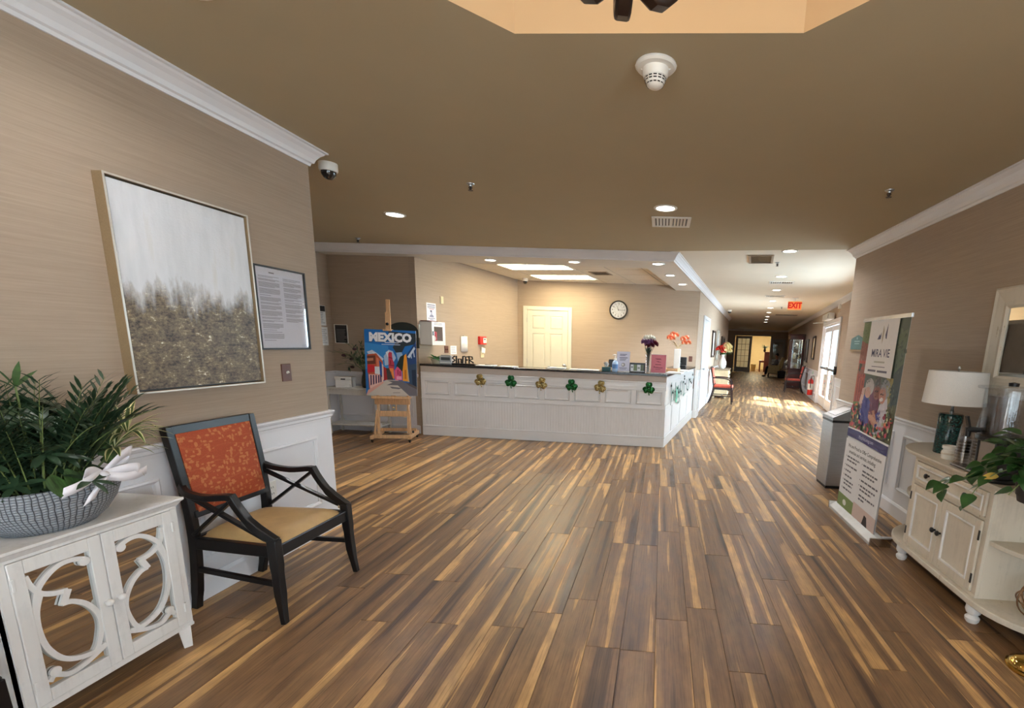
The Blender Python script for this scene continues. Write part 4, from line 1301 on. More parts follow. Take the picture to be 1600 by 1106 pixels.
for sx in (-1, 1):                      # left door is sx=-1; pattern is mirrored about the meeting stile
    x0, x1 = (-dw, -.0015) if sx < 0 else (.0015, dw)
    z0, z1 = .124, .653
    st, y0, y1 = .040, yf - .004, yf + .014
    b = MB()
    b.box(x0, y0, z0, x0 + st, y1, z1); b.box(x1 - st, y0, z0, x1, y1, z1); b.box(x0 + st, y0, z0, x1 - st, y1, z0 + st + .008); b.box(x0 + st, y0, z1 - st - .008, x1 - st, y1, z1)
    d = b.build('door', CHALK, t, bevel=.0025)
    ix0, ix1, iz0, iz1 = x0 + st, x1 - st, z0 + st + .008, z1 - st - .008
    boxo('mirror', (ix0 - .006, yf + .008, iz0 - .006, ix1 + .006, yf + .011, iz1 + .006), MIRROR, d)
    def uvp(u, v_):
        if sx > 0: u = 1 - u
        return (ix0 + u * (ix1 - ix0), iz0 + v_ * (iz1 - iz0))
    N = (.02, .80)
    curves = [
        [(.0, .97), (.05, .88), (.16, .80), (.34, .755), (.56, .735)],                       # from the outer top corner to the notch
        [(.44, .640), (.60, .625), (.80, .555), (.95, .44), (.985, .32), (.90, .17), (.80, .10)],  # notch, round the inner stile, down
        [(.02, .62), (.10, .80), (.26, .90), (.48, .965), (.70, .975), (.90, .945)],          # arch to the scroll at inner top
        [(.16, .80), (.05, .66), (.03, .50), (.09, .34), (.26, .20), (.50, .125), (.80, .10), (1.0, .12)],   # long outer bow
        [(.02, .05), (.12, .085), (.34, .030), (.62, .045), (.86, .085), (1.0, .115)],               # low sweep
    ]
    b = MB()
    fmx = YF
    for ci, cv in enumerate(curves):
        P = spline([(uvp(*p)[0], uvp(*p)[1], 0) for p in cv], 5)
        b.strip2d([(p.x, p.y) for p in P], .0175, -(yf + .008) + .0002 * ci, -(yf - .001) + .0003 * ci, fmx)
    pa, pb = uvp(.56, .735), uvp(.44, .640)
    b.strip2d([(pa[0], pa[1] + .004), (pa[0] * .5 + pb[0] * .5, (pa[1] + pb[1]) / 2), (pb[0], pb[1] - .004)], .022, -(yf + .0066), -(yf - .0032), fmx)
    for cu, cv_ in ((.90, .925), (.13, .115)):
        p = uvp(cu, cv_)
        b.prism([(p[0] + .017 * cos(a * pi / 7), p[1] + .017 * sin(a * pi / 7)) for a in range(14)], -(yf + .0062), -(yf - .0038), fmx)
    b.build('fretwork', CHALK, d, bevel=.0012)
    kx = x1 - .020 if sx < 0 else x0 + .020
    b = MB(); b.M = Matrix.Translation((kx, yf - .004, .385)) @ Matrix.Rotation(pi / 2, 4, 'X')
    b.lathe([(.006, 0), (.006, .010), (.013, .014), (.014, .020), (.009, .026), (0, .027)], 14); b.build('knob', CHALK, d, smooth=50)
    hx = x0 + .004 if sx < 0 else x1 - .004
    for z in (.20, .58): boxo('hinge', (hx - .005, yf - .010, z - .022, hx + .005, yf - .004, z + .022), CHALK, d, bevel=.002)

# ---- woven bowl with foliage on the cabinet
PBX, PBY = -2.185, 1.475
t = thing('planter_bowl', 'oval woven grey bowl of dark foliage with white ribbon bow, on white cabinet', 'plant', (PBX, PBY, TOPZ))
def woven_mat():
    m = NT('woven_grey_resin'); o = m.obj(); sx = m.n('SeparateXYZ'); m.l(o, sx.inputs[0])
    at = m.math('ARCTAN2', m.math('MULTIPLY', sx.outputs[0], 1.9), sx.outputs[1])
    wob = m.noise(o, 14, 2)
    a = m.math('ABSOLUTE', m.math('SINE', m.math('ADD', m.math('MULTIPLY', at, 46), m.math('MULTIPLY', wob, 5))))
    z = m.math('ABSOLUTE', m.math('SINE', m.math('ADD', m.math('MULTIPLY', sx.outputs[2], 330), m.math('MULTIPLY', wob, 5))))
    g = m.math('MINIMUM', a, z)
    m.l(m.ramp(g, [(.10, S(44, 48, 54)), (.34, S(132, 138, 146)), (1, S(160, 166, 174))]), m.b.inputs['Base Color'])
    m.b.inputs['Roughness'].default_value = .5
    m.bump(g, .6, .004)
    MATS['woven_grey_resin'] = m.m
    return m.m
RX, RY = .165, .205
def ell(k, z, n=40): return [(RX * k * cos(2 * pi * i / n), RY * k * sin(2 * pi * i / n), z) for i in range(n)]
b = MB(); prof = [(.50, 0), (.60, .002), (.78, .028), (.92, .062), (1.0, .098), (1.0, .128), (.965, .130), (.95, .12), (.86, .06)]
v = []; n = 40
for k, z in prof: v += ell(k, z * 1.27)
f = [(i * n + q, i * n + (q + 1) % n, (i + 1) * n + (q + 1) % n, (i + 1) * n + q) for i in range(len(prof) - 1) for q in range(n)] + [tuple(range(n - 1, -1, -1))]
b.add(v, f); b.build('bowl', woven_mat(), t, smooth=60)
b = MB(); b.add(ell(.955, .145), [tuple(range(40))]); b.build('soil', SOILM, t, fix=False)
rl = random.Random(21)
# parlour palm fronds: a stem with many narrow leaflets, kept as one mass
b = MB(); bs = MB()
def frond(base, d, L, nl, lw, ll, up=Vector((0, 0, 1)), droop=.7):
    p = Vector(base); d = Vector(d).normalized(); pts = [p.copy()]
    for i in range(10):
        d = (d + Vector((0, 0, -1)) * droop / 10 * (i / 10 + .2)).normalized(); p = p + d * L / 10; pts.append(p.copy())
    bs.tube(pts, [.0028 - .0002 * i for i in range(11)], 5)
    for i in range(nl):
        tt = .25 + .75 * (i + .5) / nl; k = min(9, int(tt * 10)); q = pts[k].lerp(pts[k + 1], tt * 10 - k)
        dd = (pts[k + 1] - pts[k]).normalized(); s = dd.cross(up)
        if s.length < .05: s = Vector((1, 0, 0))
        s.normalize()
        for sg in (-1, 1):
            b.leaf(q, dd * (.55 + .5 * tt) + s * sg * .8 + Vector((0, 0, .25)), ll * (1 - .45 * abs(tt - .5)) * rl.uniform(.8, 1.15), lw, rl.uniform(.25, .7), n=3, fold=.15)
for k in range(80):
    a = rl.uniform(0, 2 * pi); rr = rl.uniform(.1, .75)
    base = (RX * .7 * rr * cos(a), RY * .75 * rr * sin(a) - .02, .10)
    out = Vector((cos(a) * .55, sin(a) * .75, rl.uniform(.7, 2.2)))
    frond(base, out, rl.uniform(.26, .46), 11, .011, .088, droop=rl.uniform(.4, 1.2))
b.squash(0, -.165, -1); bs.squash(0, -.165, -1)
stuff(b.build('palm_foliage', LEAFD, t, smooth=60, fix=False)); bs.build('palm_stems', STEMM, t, smooth=60)
# whorled umbrella-tree leaves in the middle and front, low filler leaves
b = MB()
for k in range(80):
    a = rl.uniform(0, 2 * pi); rr = rl.uniform(.35, 1.05)
    c_ = Vector((RX * rr * cos(a) * 1.1, RY * rr * sin(a) - .03, rl.uniform(.13, .40)))
    ax = Vector((cos(a) * .7, sin(a) * .7, .9)).normalized(); u_ = ax.orthogonal().normalized(); w__ = ax.cross(u_)
    m_ = rl.randint(6, 8)
    for i in range(m_):
        an = 2 * pi * i / m_ + rl.random() * .3
        b.leaf(c_, u_ * cos(an) + w__ * sin(an) + ax * .25, rl.uniform(.055, .085), .021, .5, up=ax, n=4, fold=.2)
b.squash(0, -.165, -1)
stuff(b.build('umbrella_foliage', LEAFD, t, smooth=60, fix=False))
# individually visible leaves: a spray at the top left, patterned leaves by the ribbon
for i, (dx, dz) in enumerate(((-.9, .75), (-.5, 1.1), (.35, 1.1), (.85, .75))):
    MB().leaf((-.02, -.005, .465), (-.15, dx, dz), .095, .022, .25, n=5).build('pointed_leaf', LEAFM, t, smooth=60, fix=False)
MB().tube([(0, -.01, .1), (-.01, -.01, .25), (-.02, -.005, .47)], .003, 6).build('stem', STEMM, t, smooth=60)
PATM = mat('dark_veined_leaf', S(62, 92, 46), rough=.45, var=.35, vscale=26, stretch=(1, 3, 1))
for p, d, L, W in (((.13, -.06, .18), (.5, -.2, -.65), .085, .065), ((.13, -.02, .19), (.5, .05, -.7), .085, .058), ((.125, .02, .17), (.4, .3, -.6), .07, .05), ((.07, .13, .18), (.2, .8, .05), .08, .05), ((.06, .11, .23), (.1, .7, .5), .08, .055), ((.05, .14, .20), (.1, .8, .3), .075, .05)):
    MB().leaf(p, d, L, W, .8, up=(1, .1, .3), n=6, fold=.12).build('veined_leaf', PATM, t, smooth=60, fix=False)
# variegated dracaena sprays reaching right
VARM = NT('variegated_leaf')
g_ = VARM.n('TexCoord'); cu = VARM.n('VertexColor', layer_name='Col')
VARM.l(VARM.ramp(cu.outputs[0], [(0, S(74, 96, 46)), (.42, S(92, 112, 56)), (.55, S(226, 218, 158)), (1, S(236, 228, 176))]), VARM.b.inputs['Base Color']); VARM.b.inputs['Roughness'].default_value = .4
VARM = VARM.m
def var_leaf(base, d, L, W, droop):
    bb = MB(); bb.leaf(base, d, L, W, droop, n=7, fold=.3)
    # widen into cream margins: outer strips of the blade are cream
    v = bb.v; b2 = MB(); rows = len(v) // 3; vs = []; 
    for i in range(rows):
        l_, c_, r_ = (Vector(v[i * 3 + k]) for k in range(3))
        vs += [l_, l_.lerp(c_, .45), c_, r_.lerp(c_, .45), r_]
    fs = [(i * 5 + k, i * 5 + k + 1, i * 5 + k + 6, i * 5 + k + 5) for i in range(rows - 1) for k in range(4)]
    b2.add(vs, fs); o = b2.build('variegated_leaf', VARM, t, smooth=60, fix=False)
    at = o.data.color_attributes.new('Col', 'FLOAT_COLOR', 'POINT')
    for i in range(len(vs)):
        c1 = 1.0 if i % 5 in (0, 4) else (.45 if i % 5 in (1, 3) else 0.0)
        at.data[i].color = (c1, c1, c1, 1)
    return o
MB().tube([(.06, .06, .10), (.075, .14, .18), (.08, .18, .225), (.082, .225, .27)], [.004, .0035, .003, .002], 6).build('cane', STEMM, t, smooth=60)
c1, c2 = Vector((.08, .175, .22)), Vector((.082, .225, .27))
for cc, N_ in ((c1, 17), (c2, 18)):
    for i in range(N_):
        a = 2 * pi * i / N_ + rl.random() * .4
        d = Vector((.55 * cos(a) + .15, .55 + .75 * sin(a), .55 + .5 * cos(a * 2)))
        var_leaf(cc, d, rl.uniform(.12, .185), .021, rl.uniform(.5, 1.5))
# one broad pale-edged leaf over the bow and the ribbon itself
var_leaf((.13, .09, .150), (.30, .85, .28), .125, .05, 1.6)
bow = bpy.data.objects.new('ribbon_bow', None); COL.objects.link(bow); bow.parent = t; bow.location = (.150, .065, .145); bow.scale = (1.25, 1.25, 1.25)
def ribbon(P, w__, side, nm):
    P = spline(P, 5); b = MB(); v = []
    for p in P: v += [p + Vector(side) * w__ / 2, p - Vector(side) * w__ / 2]
    b.add(v, [(2 * i, 2 * i + 1, 2 * i + 3, 2 * i + 2) for i in range(len(P) - 1)])
    o = b.build(nm, SATIN, bow, smooth=60, fix=False)
    m = o.modifiers.new('s', 'SOLIDIFY'); m.thickness = .0008
sd = Vector((.25, .15, .95)).normalized()
ribbon([(0, 0, 0), (.02, -.035, .022), (.03, -.062, .022), (.02, -.058, -.004), (0, 0, 0)], .030, sd, 'loop')
ribbon([(0, 0, 0), (.02, .035, .045), (.02, .070, .060), (.005, .066, .030), (0, 0, 0)], .034, sd, 'loop')
ribbon([(0, 0, 0), (.025, .04, .010), (.03, .075, .005), (.015, .07, -.018), (0, 0, 0)], .030, sd, 'loop')
ribbon([(0, 0, 0), (.022, -.02, -.012), (.030, -.045, -.034), (.026, -.06, -.062)], .034, (.1, .85, .5), 'tail')
ribbon([(0, 0, 0), (.020, -.035, .004), (.024, -.075, -.010), (.012, -.105, -.022)], .030, (.1, .2, .95), 'tail')
ribbon([(0, 0, 0), (.022, .03, -.012), (.026, .07, -.016), (.010, .115, -.012)], .028, (.1, .1, .95), 'tail')
MB().ball((.006, 0, 0), .014, 12, 8, (.8, 1, 1)).build('knot', SATIN, bow, smooth=60)
for ch in t.children:
    if ch.name.split('.')[0] not in ('bowl', 'soil'): ch.location.z += .035
# ================================================================== ALCOVE
OLDW = distressed('old_white_paint', S(206, 202, 194), S(170, 160, 148))
t = thing('console_table', 'white console table with a low shelf, in the alcove behind the easel', 'table', (-4.34, 6.535, 0), 0)
HWT, DT, HT = .39, .155, .668
b = MB(); b.box(-HWT - .015, -DT - .015, HT - .025, HWT + .015, DT, HT); b.build('table_top', OLDW, t, bevel=.006)
b = MB(); b.box(-HWT + .02, -DT + .012, HT - .10, HWT - .02, -DT + .03, HT - .025); b.box(-HWT + .02, DT - .03, HT - .10, HWT - .02, DT - .012, HT - .025)
for s in (-1, 1): b.box(s * (HWT - .02) - .009, -DT + .02, HT - .10, s * (HWT - .02) + .009, DT - .02, HT - .025)
b.build('apron', OLDW, t, bevel=.002)
boxo('shelf', (-HWT + .005, -DT + .005, .125, HWT - .005, DT - .005, .150), OLDW, t, bevel=.004)
for sx in (-1, 1):
    for sy in (-1, 1):
        x, y = sx * (HWT - .025), sy * (DT - .028)
        b = MB(); b.M = Matrix.Translation((x, y, 0))
        b.box(-.024, -.022, .56, .024, .022, HT - .025); b.box(-.024, -.022, .11, .024, .022, .18)
        b.lathe([(.018, 0), (.022, .03), (.014, .06), (.022, .10), (.02, .115)], 12)
        b.lathe([(.021, .17), (.014, .20), (.020, .36), (.014, .52), (.021, .565)], 12)
        b.build('leg', OLDW, t, smooth=40)
t = thing('lidded_box', 'small white lidded box with slot, on the left end of the console table', 'box', (-4.50, 6.50, HT), .25)
MB().box(-.105, -.075, 0, .105, .075, .105).build('box_body', LINEN, t, bevel=.004)
MB().box(-.112, -.082, .105, .112, .082, .150).build('lid', LINEN, t, bevel=.006)
boxo('slot', (-.03, -.0835, .108, .03, -.0815, .125), BLACKP, t)
b = MB(); b.box(-.09, -.10, 0, .09, -.078, .045); b.build('paper_stack', LINEN, t, bevel=.002)

t = thing('vase_of_greenery', 'dark glass vase of drooping greenery and dark flowers on the console table', 'vase', (-4.19, 6.50, HT))
b = MB(); b.lathe([(.04, 0), (.055, .01), (.062, .08), (.05, .16), (.036, .21), (.045, .26), (.041, .26), (.032, .21)], 22); b.build('vase', mat('dark_olive_glass', S(52, 48, 34), rough=.12, var=.1), t, smooth=60)
rg = random.Random(4); b = MB(); bs = MB(); fl = []
for k in range(30):
    a = rg.uniform(0, 2 * pi); d = Vector((cos(a) * .75, sin(a) * .32, rg.uniform(.5, 1.7))).normalized()
    p = Vector((0, 0, .22)); L = rg.uniform(.22, .52); pts = [p.copy()]
    for i in range(7):
        d = (d + Vector((0, 0, -.10 - .03 * i))).normalized(); p = p + d * L / 7; pts.append(p.copy())
        if i > 1:
            for s in (-1, 1): b.leaf(p, d + Vector((rg.uniform(-.8, .8), rg.uniform(-.3, .3), rg.uniform(-.4, .7))), rg.uniform(.05, .095), .019, .5, n=3)
    bs.tube(pts, .0025, 5); fl.append(p)
b.squash(1, .165, 1); bs.squash(1, .165, 1)
stuff(b.build('foliage', LEAFD, t, smooth=60, fix=False)); bs.build('stems', STEMM, t, smooth=60)
DKFL = mat('dark_wine_petals', S(62, 34, 40), rough=.7, var=.2)
for p in fl[:9]: MB().ball(p * .8 + Vector((0, 0, .06)), .028, 10, 7, (1, 1, .7)).build('flower', DKFL, t, smooth=60)

def notice_card(name, label, loc, rz, w_, h_, bgc, inkc, n, frame=None, band=None, title=None, seed=1, cat='notice', group=None):
    t = thing(name, label, cat, loc, rz, group)
    if frame: frame_part(t, w_, h_, .009, .014, frame)
    c = Card(); c.rect(-w_ / 2 + .004, -h_ / 2 + .004, w_ / 2 - .004, h_ / 2 - .004, bgc)
    if band: c.rect(-w_ / 2 + .008, h_ / 2 - h_ * band[0], w_ / 2 - .008, h_ / 2 - .008, band[1])
    c.lines(-w_ * .38, w_ * .38, h_ * (.40 if not band else .46 - band[0]), -h_ * .40, n, inkc, seed=seed)
    b = MB().box(-w_ / 2 + .003, -.003, -h_ / 2 + .003, w_ / 2 - .003, 0, h_ / 2 - .003).build('backing', LINEN, t)
    o = c.build('sheet', t); o.location = (0, -.0032, 0)
    return t
notice_card('framed_notice', 'black menu notice in a thin white frame, on the alcove wall left of the easel', (-4.655, Y_ALC, 1.41), 0, .20, .27, S(36, 34, 36), S(120, 116, 112), 9, frame=WHITEP, band=(.18, S(60, 56, 54)), seed=3)
notice_card('paper_notice', 'white paper notice with a black heading, on the alcove side wall, upper sheet', (X_ALC, 6.50, 1.655), RZ_LEFT, .20, .28, S(226, 226, 226), S(150, 150, 150), 7, band=(.30, S(40, 38, 40)), seed=5)
notice_card('paper_notice', 'plain white paper notice on the alcove side wall, lower sheet under the black headed one', (X_ALC, 6.53, 1.37), RZ_LEFT, .17, .26, S(226, 224, 222), S(176, 176, 176), 8, seed=8)
# dark arched form on the alcove wall, half hidden by the poster
t = thing('arched_wall_form', 'dark arched plaque on the alcove wall, mostly hidden behind the poster', 'form', (-3.72, Y_ALC, 1.42), 0)
pl = [(-.23, -.17), (.23, -.17), (.23, .06)] + [(.23 * cos(a * pi / 12), .06 + .13 * sin(a * pi / 12)) for a in range(1, 12)] + [(-.23, .06)]
MB().prism(pl, .002, .02, YF).build('arched_form', mat('dark_green_board', S(44, 50, 48), rough=.4), t, bevel=.003)
MB().box(.235, -.03, -.02, .25, -.002, .17).build('side_bracket', OLDW, t)

# easel with poster
ERZ = radians(14)
t = thing('easel', 'pale wooden studio easel on casters, standing left of the reception desk', 'easel', (-3.62, 6.19, 0), ERZ)
b = MB()
hw_, dp = .235, .20
for s in (-1, 1):
    b2 = MB(); b2.bar((s * hw_, -dp - .02, .075), (s * hw_, dp + .04, .075), .045, .05, up=(0, 0, 1)); b2.build('base_runner', PINE, t, bevel=.004)
    for y in (-dp + .015, dp):
        cb = MB(); cb.M = Matrix.Translation((s * hw_, y, .025)) @ Matrix.Rotation(pi / 2, 4, 'Y'); cb.lathe([(.0, -.011), (.022, -.011), (.025, -.006), (.025, .006), (.022, .011), (0, .011)], 16)
        cb.M = None; cb.box(s * hw_ - .016, y - .012, .03, s * hw_ + .016, y + .012, .056); cb.build('caster', BLACKP, t, smooth=40)
    b2 = MB(); b2.bar((s * (hw_ - .045), -.06, .10), (s * (hw_ - .045), .04, .98), .026, .045, up=(0, 1, 0)); b2.build('mast', PINE, t, bevel=.003)
    b2 = MB(); b2.bar((s * (hw_ - .005), -.10, .10), (s * (hw_ - .03), -.035, .42), .02, .03, up=(0, 1, 0)); b2.build('brace', PINE, t, bevel=.003)
    kb = MB(); kb.M = Matrix.Translation((s * (hw_ + .02), -.12, .14)) @ Matrix.Rotation(s * pi / 2, 4, 'Y'); kb.lathe([(.012, 0), (.018, .006), (.018, .018), (0, .022)], 12); kb.build('wing_knob', BLACKP, t, smooth=40)
MB().bar((-hw_, -dp + .01, .085), (hw_, -dp + .01, .085), .03, .045).build('front_crossbar', PINE, t, bevel=.003)
MB().bar((-hw_, dp - .03, .115), (hw_, dp - .03, .115), .03, .04).build('rear_crossbar', PINE, t, bevel=.003)
MB().bar((-hw_ + .03, -.02, .37), (hw_ - .03, -.02, .37), .022, .075).build('mid_crossbar', PINE, t, bevel=.003)
TZE = .605
b = MB(); b.box(-.235, -.135, TZE - .018, .235, -.02, TZE); b.box(-.235, -.135, TZE, .235, -.125, TZE + .018); b.build('tray', PINE, t, bevel=.003)
MB().box(-.225, -.05, TZE - .105, .225, -.032, TZE - .025).build('tray_apron', PINE, t, bevel=.003)
MB().box(-.03, .0, .33, .03, .03, 1.25).build('centre_slide', PINE, t, bevel=.003)
MB().bar((-.012, .002, 1.2), (-.035, .115, 1.885), .048, .022, up=(0, 1, 0)).build('top_post', PINE, t, bevel=.003)
b = MB(); b.bar((-.028, .048, 1.50), (-.034, .085, 1.72), .066, .02, up=(0, 1, 0)); b.box(-.075, -.03, 1.475, .03, .06, 1.497); b.build('top_clamp', PINE, t, bevel=.003)
kb = MB(); kb.M = Matrix.Translation((-.03, .032, 1.565)) @ Matrix.Rotation(pi / 2, 4, 'X'); kb.lathe([(.014, 0), (.019, .005), (.019, .014), (0, .018)], 14); kb.build('clamp_knob', BLACKP, t, smooth=40)
b = MB()
for z in (.40, .445, .49): b.box(-.018, -.003, z, .018, .001, z + .022)
boxo('ratchet_plate', (-.02, -.008, .38, .02, -.0005, .53), STEEL, t, bevel=.002)
for z in (.405, .455, .505):
    kb = MB(); kb.M = Matrix.Translation((0, -.008, z)) @ Matrix.Rotation(pi / 2, 4, 'X'); kb.lathe([(.012, 0), (.010, .006), (0, .009)], 10); kb.build('stud', BRASS, t, smooth=40)

PWX, PHZ = .64, .865
pm = Matrix.Translation((-3.62, 6.19, 0)) @ Matrix.Rotation(ERZ, 4, 'Z') @ Matrix.Translation((0.012, -.088, TZE + .022)) @ Matrix.Rotation(radians(-5.0), 4, 'X') @ Matrix.Rotation(radians(0), 4, 'Y')
t = thing('travel_poster', 'MEXICO travel poster of a colourful street, standing on the wooden easel', 'poster')
t.matrix_world = pm
boxo('poster_board', (-PWX / 2, 0, 0, PWX / 2, .006, PHZ), LINEN, t)
c = Card(); c.y = -.0002
def px_(x, y): return ((x / 100 - .5) * PWX, (1 - y / 100) * PHZ)
def PP(pts, col): c.poly([px_(*p) for p in pts][::-1], S(*col))
PP([(0, 0), (100, 0), (100, 100), (0, 100)], (40, 110, 178))
PP([(0, 0), (100, 0), (100, 30), (0, 45)], (30, 112, 188)); PP([(0, 20), (45, 24), (50, 60), (0, 60)], (58, 140, 208))
for q, col in (([(4, 34), (14, 31), (24, 36), (36, 44), (30, 50), (12, 44)], (206, 218, 232)), ([(36, 40), (46, 30), (54, 32), (60, 42), (52, 52), (38, 54)], (176, 200, 226)), ([(40, 34), (46, 31), (50, 38), (44, 42)], (232, 238, 244)), ([(14, 34), (22, 37), (28, 44), (20, 42)], (240, 243, 247)), ([(60, 32), (70, 30), (74, 40), (64, 48)], (150, 182, 214))): PP(q, col)
# dark trees and the blue right facade
PP([(46, 2), (70, 3), (100, 4), (100, 20), (78, 24), (72, 33), (60, 34), (54, 26), (60, 18), (50, 12)], (46, 56, 62))
PP([(68, 40), (76, 36), (80, 46), (76, 62), (62, 62), (60, 54)], (38, 46, 40))
PP([(78, 40), (100, 15), (100, 90), (84, 82), (80, 62)], (36, 68, 118)); PP([(84, 52), (100, 50), (100, 90), (86, 82)], (52, 74, 98)); PP([(90, 60), (98, 59), (98, 86), (91, 82)], (30, 44, 66))
PP([(82, 40), (96, 24), (98, 27), (86, 42)], (210, 222, 238)); PP([(88, 34), (90, 34), (91, 42), (89, 42)], (196, 210, 230)); PP([(93, 29), (95, 29), (97, 40), (95, 40)], (196, 210, 230))
# yellow house, pink house, tower
PP([(74, 50), (76, 38), (80, 35), (82, 50), (84, 78), (72, 77), (72, 62)], (238, 156, 44)); PP([(80, 44), (83, 60), (85, 79), (82, 78)], (204, 176, 130)); PP([(76, 60), (79, 60), (79, 74), (76, 74)], (196, 112, 30))
PP([(56, 62), (62, 55), (66, 58), (70, 62), (71, 76), (57, 76)], (224, 92, 136)); PP([(60, 70), (70, 70), (70, 75), (60, 75)], (240, 160, 190)); PP([(62, 60), (64, 60), (64, 68), (62, 68)], (150, 40, 70)); PP([(66, 62), (68, 62), (68, 70), (66, 70)], (150, 40, 70))
PP([(45, 60), (45, 36), (47, 33), (52, 34), (53, 44), (56, 50), (56, 62)], (196, 62, 84)); PP([(45, 40), (53, 42), (53, 44), (45, 42)], (150, 40, 60)); PP([(48, 46), (50, 46), (50, 52), (48, 52)], (140, 36, 54)); PP([(45, 52), (56, 53), (56, 55), (45, 54)], (150, 44, 62))
PP([(46, 58), (54, 58), (56, 74), (52, 74)], (236, 142, 70)); PP([(48, 63), (50, 63), (51, 74), (50, 74)], (180, 90, 40))
PP([(38, 58), (46, 58), (54, 76), (38, 76)], (74, 66, 64))
# left facades
PP([(4, 38), (22, 36), (34, 48), (36, 76), (6, 90)], (196, 92, 60)); PP([(4, 40), (20, 39), (20, 52), (4, 53)], (110, 58, 44)); PP([(4, 44), (16, 43), (16, 47), (4, 48)], (196, 132, 100))
PP([(4, 53), (18, 54), (18, 64), (4, 66)], (206, 44, 52)); PP([(18, 56), (28, 56), (28, 68), (18, 67)], (226, 230, 236)); PP([(22, 42), (26, 44), (28, 56), (22, 55)], (222, 130, 96)); PP([(27, 46), (32, 50), (32, 72), (28, 70)], (38, 84, 158)); PP([(32, 51), (35, 54), (35, 76), (32, 76)], (226, 206, 196)); PP([(35, 55), (40, 58), (42, 76), (35, 77)], (170, 46, 48))
PP([(6, 68), (26, 68), (34, 74), (34, 80), (8, 92)], (236, 196, 186))
for x in (9, 14, 19, 24, 28): PP([(x, 69), (x + 2.6, 69), (x + 2.6, 86 - x * .25), (x, 87.5 - x * .25)], (70, 48, 84))
# street
PP([(40, 76), (62, 76), (100, 92), (100, 100), (0, 100), (6, 92), (30, 80)], (206, 196, 184)); PP([(42, 77), (70, 77), (100, 90), (100, 100), (84, 100), (62, 84), (40, 84), (52, 80)], (112, 108, 114))
PP([(0, 100), (4, 92), (32, 79), (36, 80), (10, 95)], (226, 170, 156)); PP([(46, 86), (70, 88), (64, 90), (50, 89)], (118, 114, 118)); PP([(76, 78), (100, 86), (100, 90), (84, 84)], (92, 84, 80))
PP([(52, 95), (66, 94.5), (66, 96), (52, 96.5)], (168, 160, 152))
c.text('MEXICO', .003, px_(0, 12.2)[1] - .004, .150, S(28, 52, 92), bold=.010, xs=.93); c.text('MEXICO', 0, px_(0, 12)[1], .150, S(248, 248, 250), bold=.009, xs=.93)
c.rects([(-.07, px_(0, 19.8)[1], .10, px_(0, 18.6)[1])], S(220, 230, 240)); c.rects([(-.11, px_(0, 22.6)[1], .12, px_(0, 21.6)[1])], S(200, 216, 236))
c.build('poster_print', t)

# ================================================================== RECEPTION DESK
t = thing('reception_desk', 'white panelled L-shaped reception desk with black counter top, decorated with shamrocks', 'desk', (0, 0, 0))
YFZ, XD0, XD1 = 6.65, -3.455, .073
cs = UV(0, 0); ce = UV(3.12, 0)
SU = 3.10
DTOP = 1.04
def side_box(b, u0, u1, v0, v1, z0, z1):
    q = [UV(u0, v0), UV(u1, v0), UV(u1, v1), UV(u0, v1)]
    return b.add([(p.x, p.y, z) for z in (z0, z1) for p in q], [(0, 1, 2, 3), (7, 6, 5, 4), (4, 5, 1, 0), (5, 6, 2, 1), (6, 7, 3, 2), (7, 4, 0, 3)])
b = MB(); b.box(XD0, YFZ, 0, XD1 - .012, YFZ + .12, DTOP - .03); b.build('front_carcass', DESK, t)
b = MB(); side_box(b, .0, SU, -.13, 0, 0, DTOP - .03); b.build('side_carcass', DESK, t)
# counter top: an L along front and side, black with a slim edge
TOPM = mat('black_counter_laminate', S(30, 28, 30), rough=.16, var=.1, vscale=40)
q = [(XD0 - .0, YFZ - .03), (UV(-.035, .03).x, YFZ - .03), (UV(SU, .03).x, UV(SU, .03).y), (UV(SU, -.40).x, UV(SU, -.40).y), (UV(.42, -.40).x, 7.02), (XD0 + .03, 7.02)]
MB().prism(q, DTOP - .03, DTOP).build('counter_top', TOPM, t, bevel=.004)
TAUPE = mat('taupe_band_paint', S(186, 174, 164), rough=.45, var=.02)
b = MB(); b.box(XD0, YFZ - .014, .925, XD1 + .006, YFZ, 1.01); b.build('apron_band', TAUPE, t, bevel=.004)
b = MB(); b.box(XD0, YFZ - .022, .905, XD1 + .010, YFZ, .925); b.build('band_bead', DESK, t, bevel=.006)
PER = .4375; X0S = -3.43
stl = [X0S + PER * k for k in range(9)]
HS = .036
b = MB(); b.box(XD0, YFZ - .012, .805, XD1, YFZ, .905); b.build('upper_rail', DESK, t, bevel=.003)
b = MB(); b.box(XD0, YFZ - .016, .838, XD1, YFZ - .011, .858); b.build('rail_bead', DESK, t, bevel=.003)
b = MB(); b.box(XD0, YFZ - .012, .545, XD1, YFZ, .600); b.box(XD0, YFZ - .020, .540, XD1, YFZ - .010, .556); b.build('middle_rail', DESK, t, bevel=.003)
b = MB(); b.box(XD0, YFZ - .018, 0, XD1 + .012, YFZ, .125); b.build('plinth', DESK, t, bevel=.004)
b = MB(); b.box(XD0, YFZ - .022, .125, XD1 + .012, YFZ, .148); b.build('plinth_bead', DESK, t, bevel=.006)
for k, x in enumerate(stl):
    a, e = max(XD0, x - HS), min(XD1, x + HS)
    MB().box(a, YFZ - .012, .600, e, YFZ, .805).build('upper_stile', DESK, t, bevel=.003)
    if k % 2 == 0: MB().box(a, YFZ - .012, .148, e, YFZ, .545).build('lower_stile', DESK, t, bevel=.003)
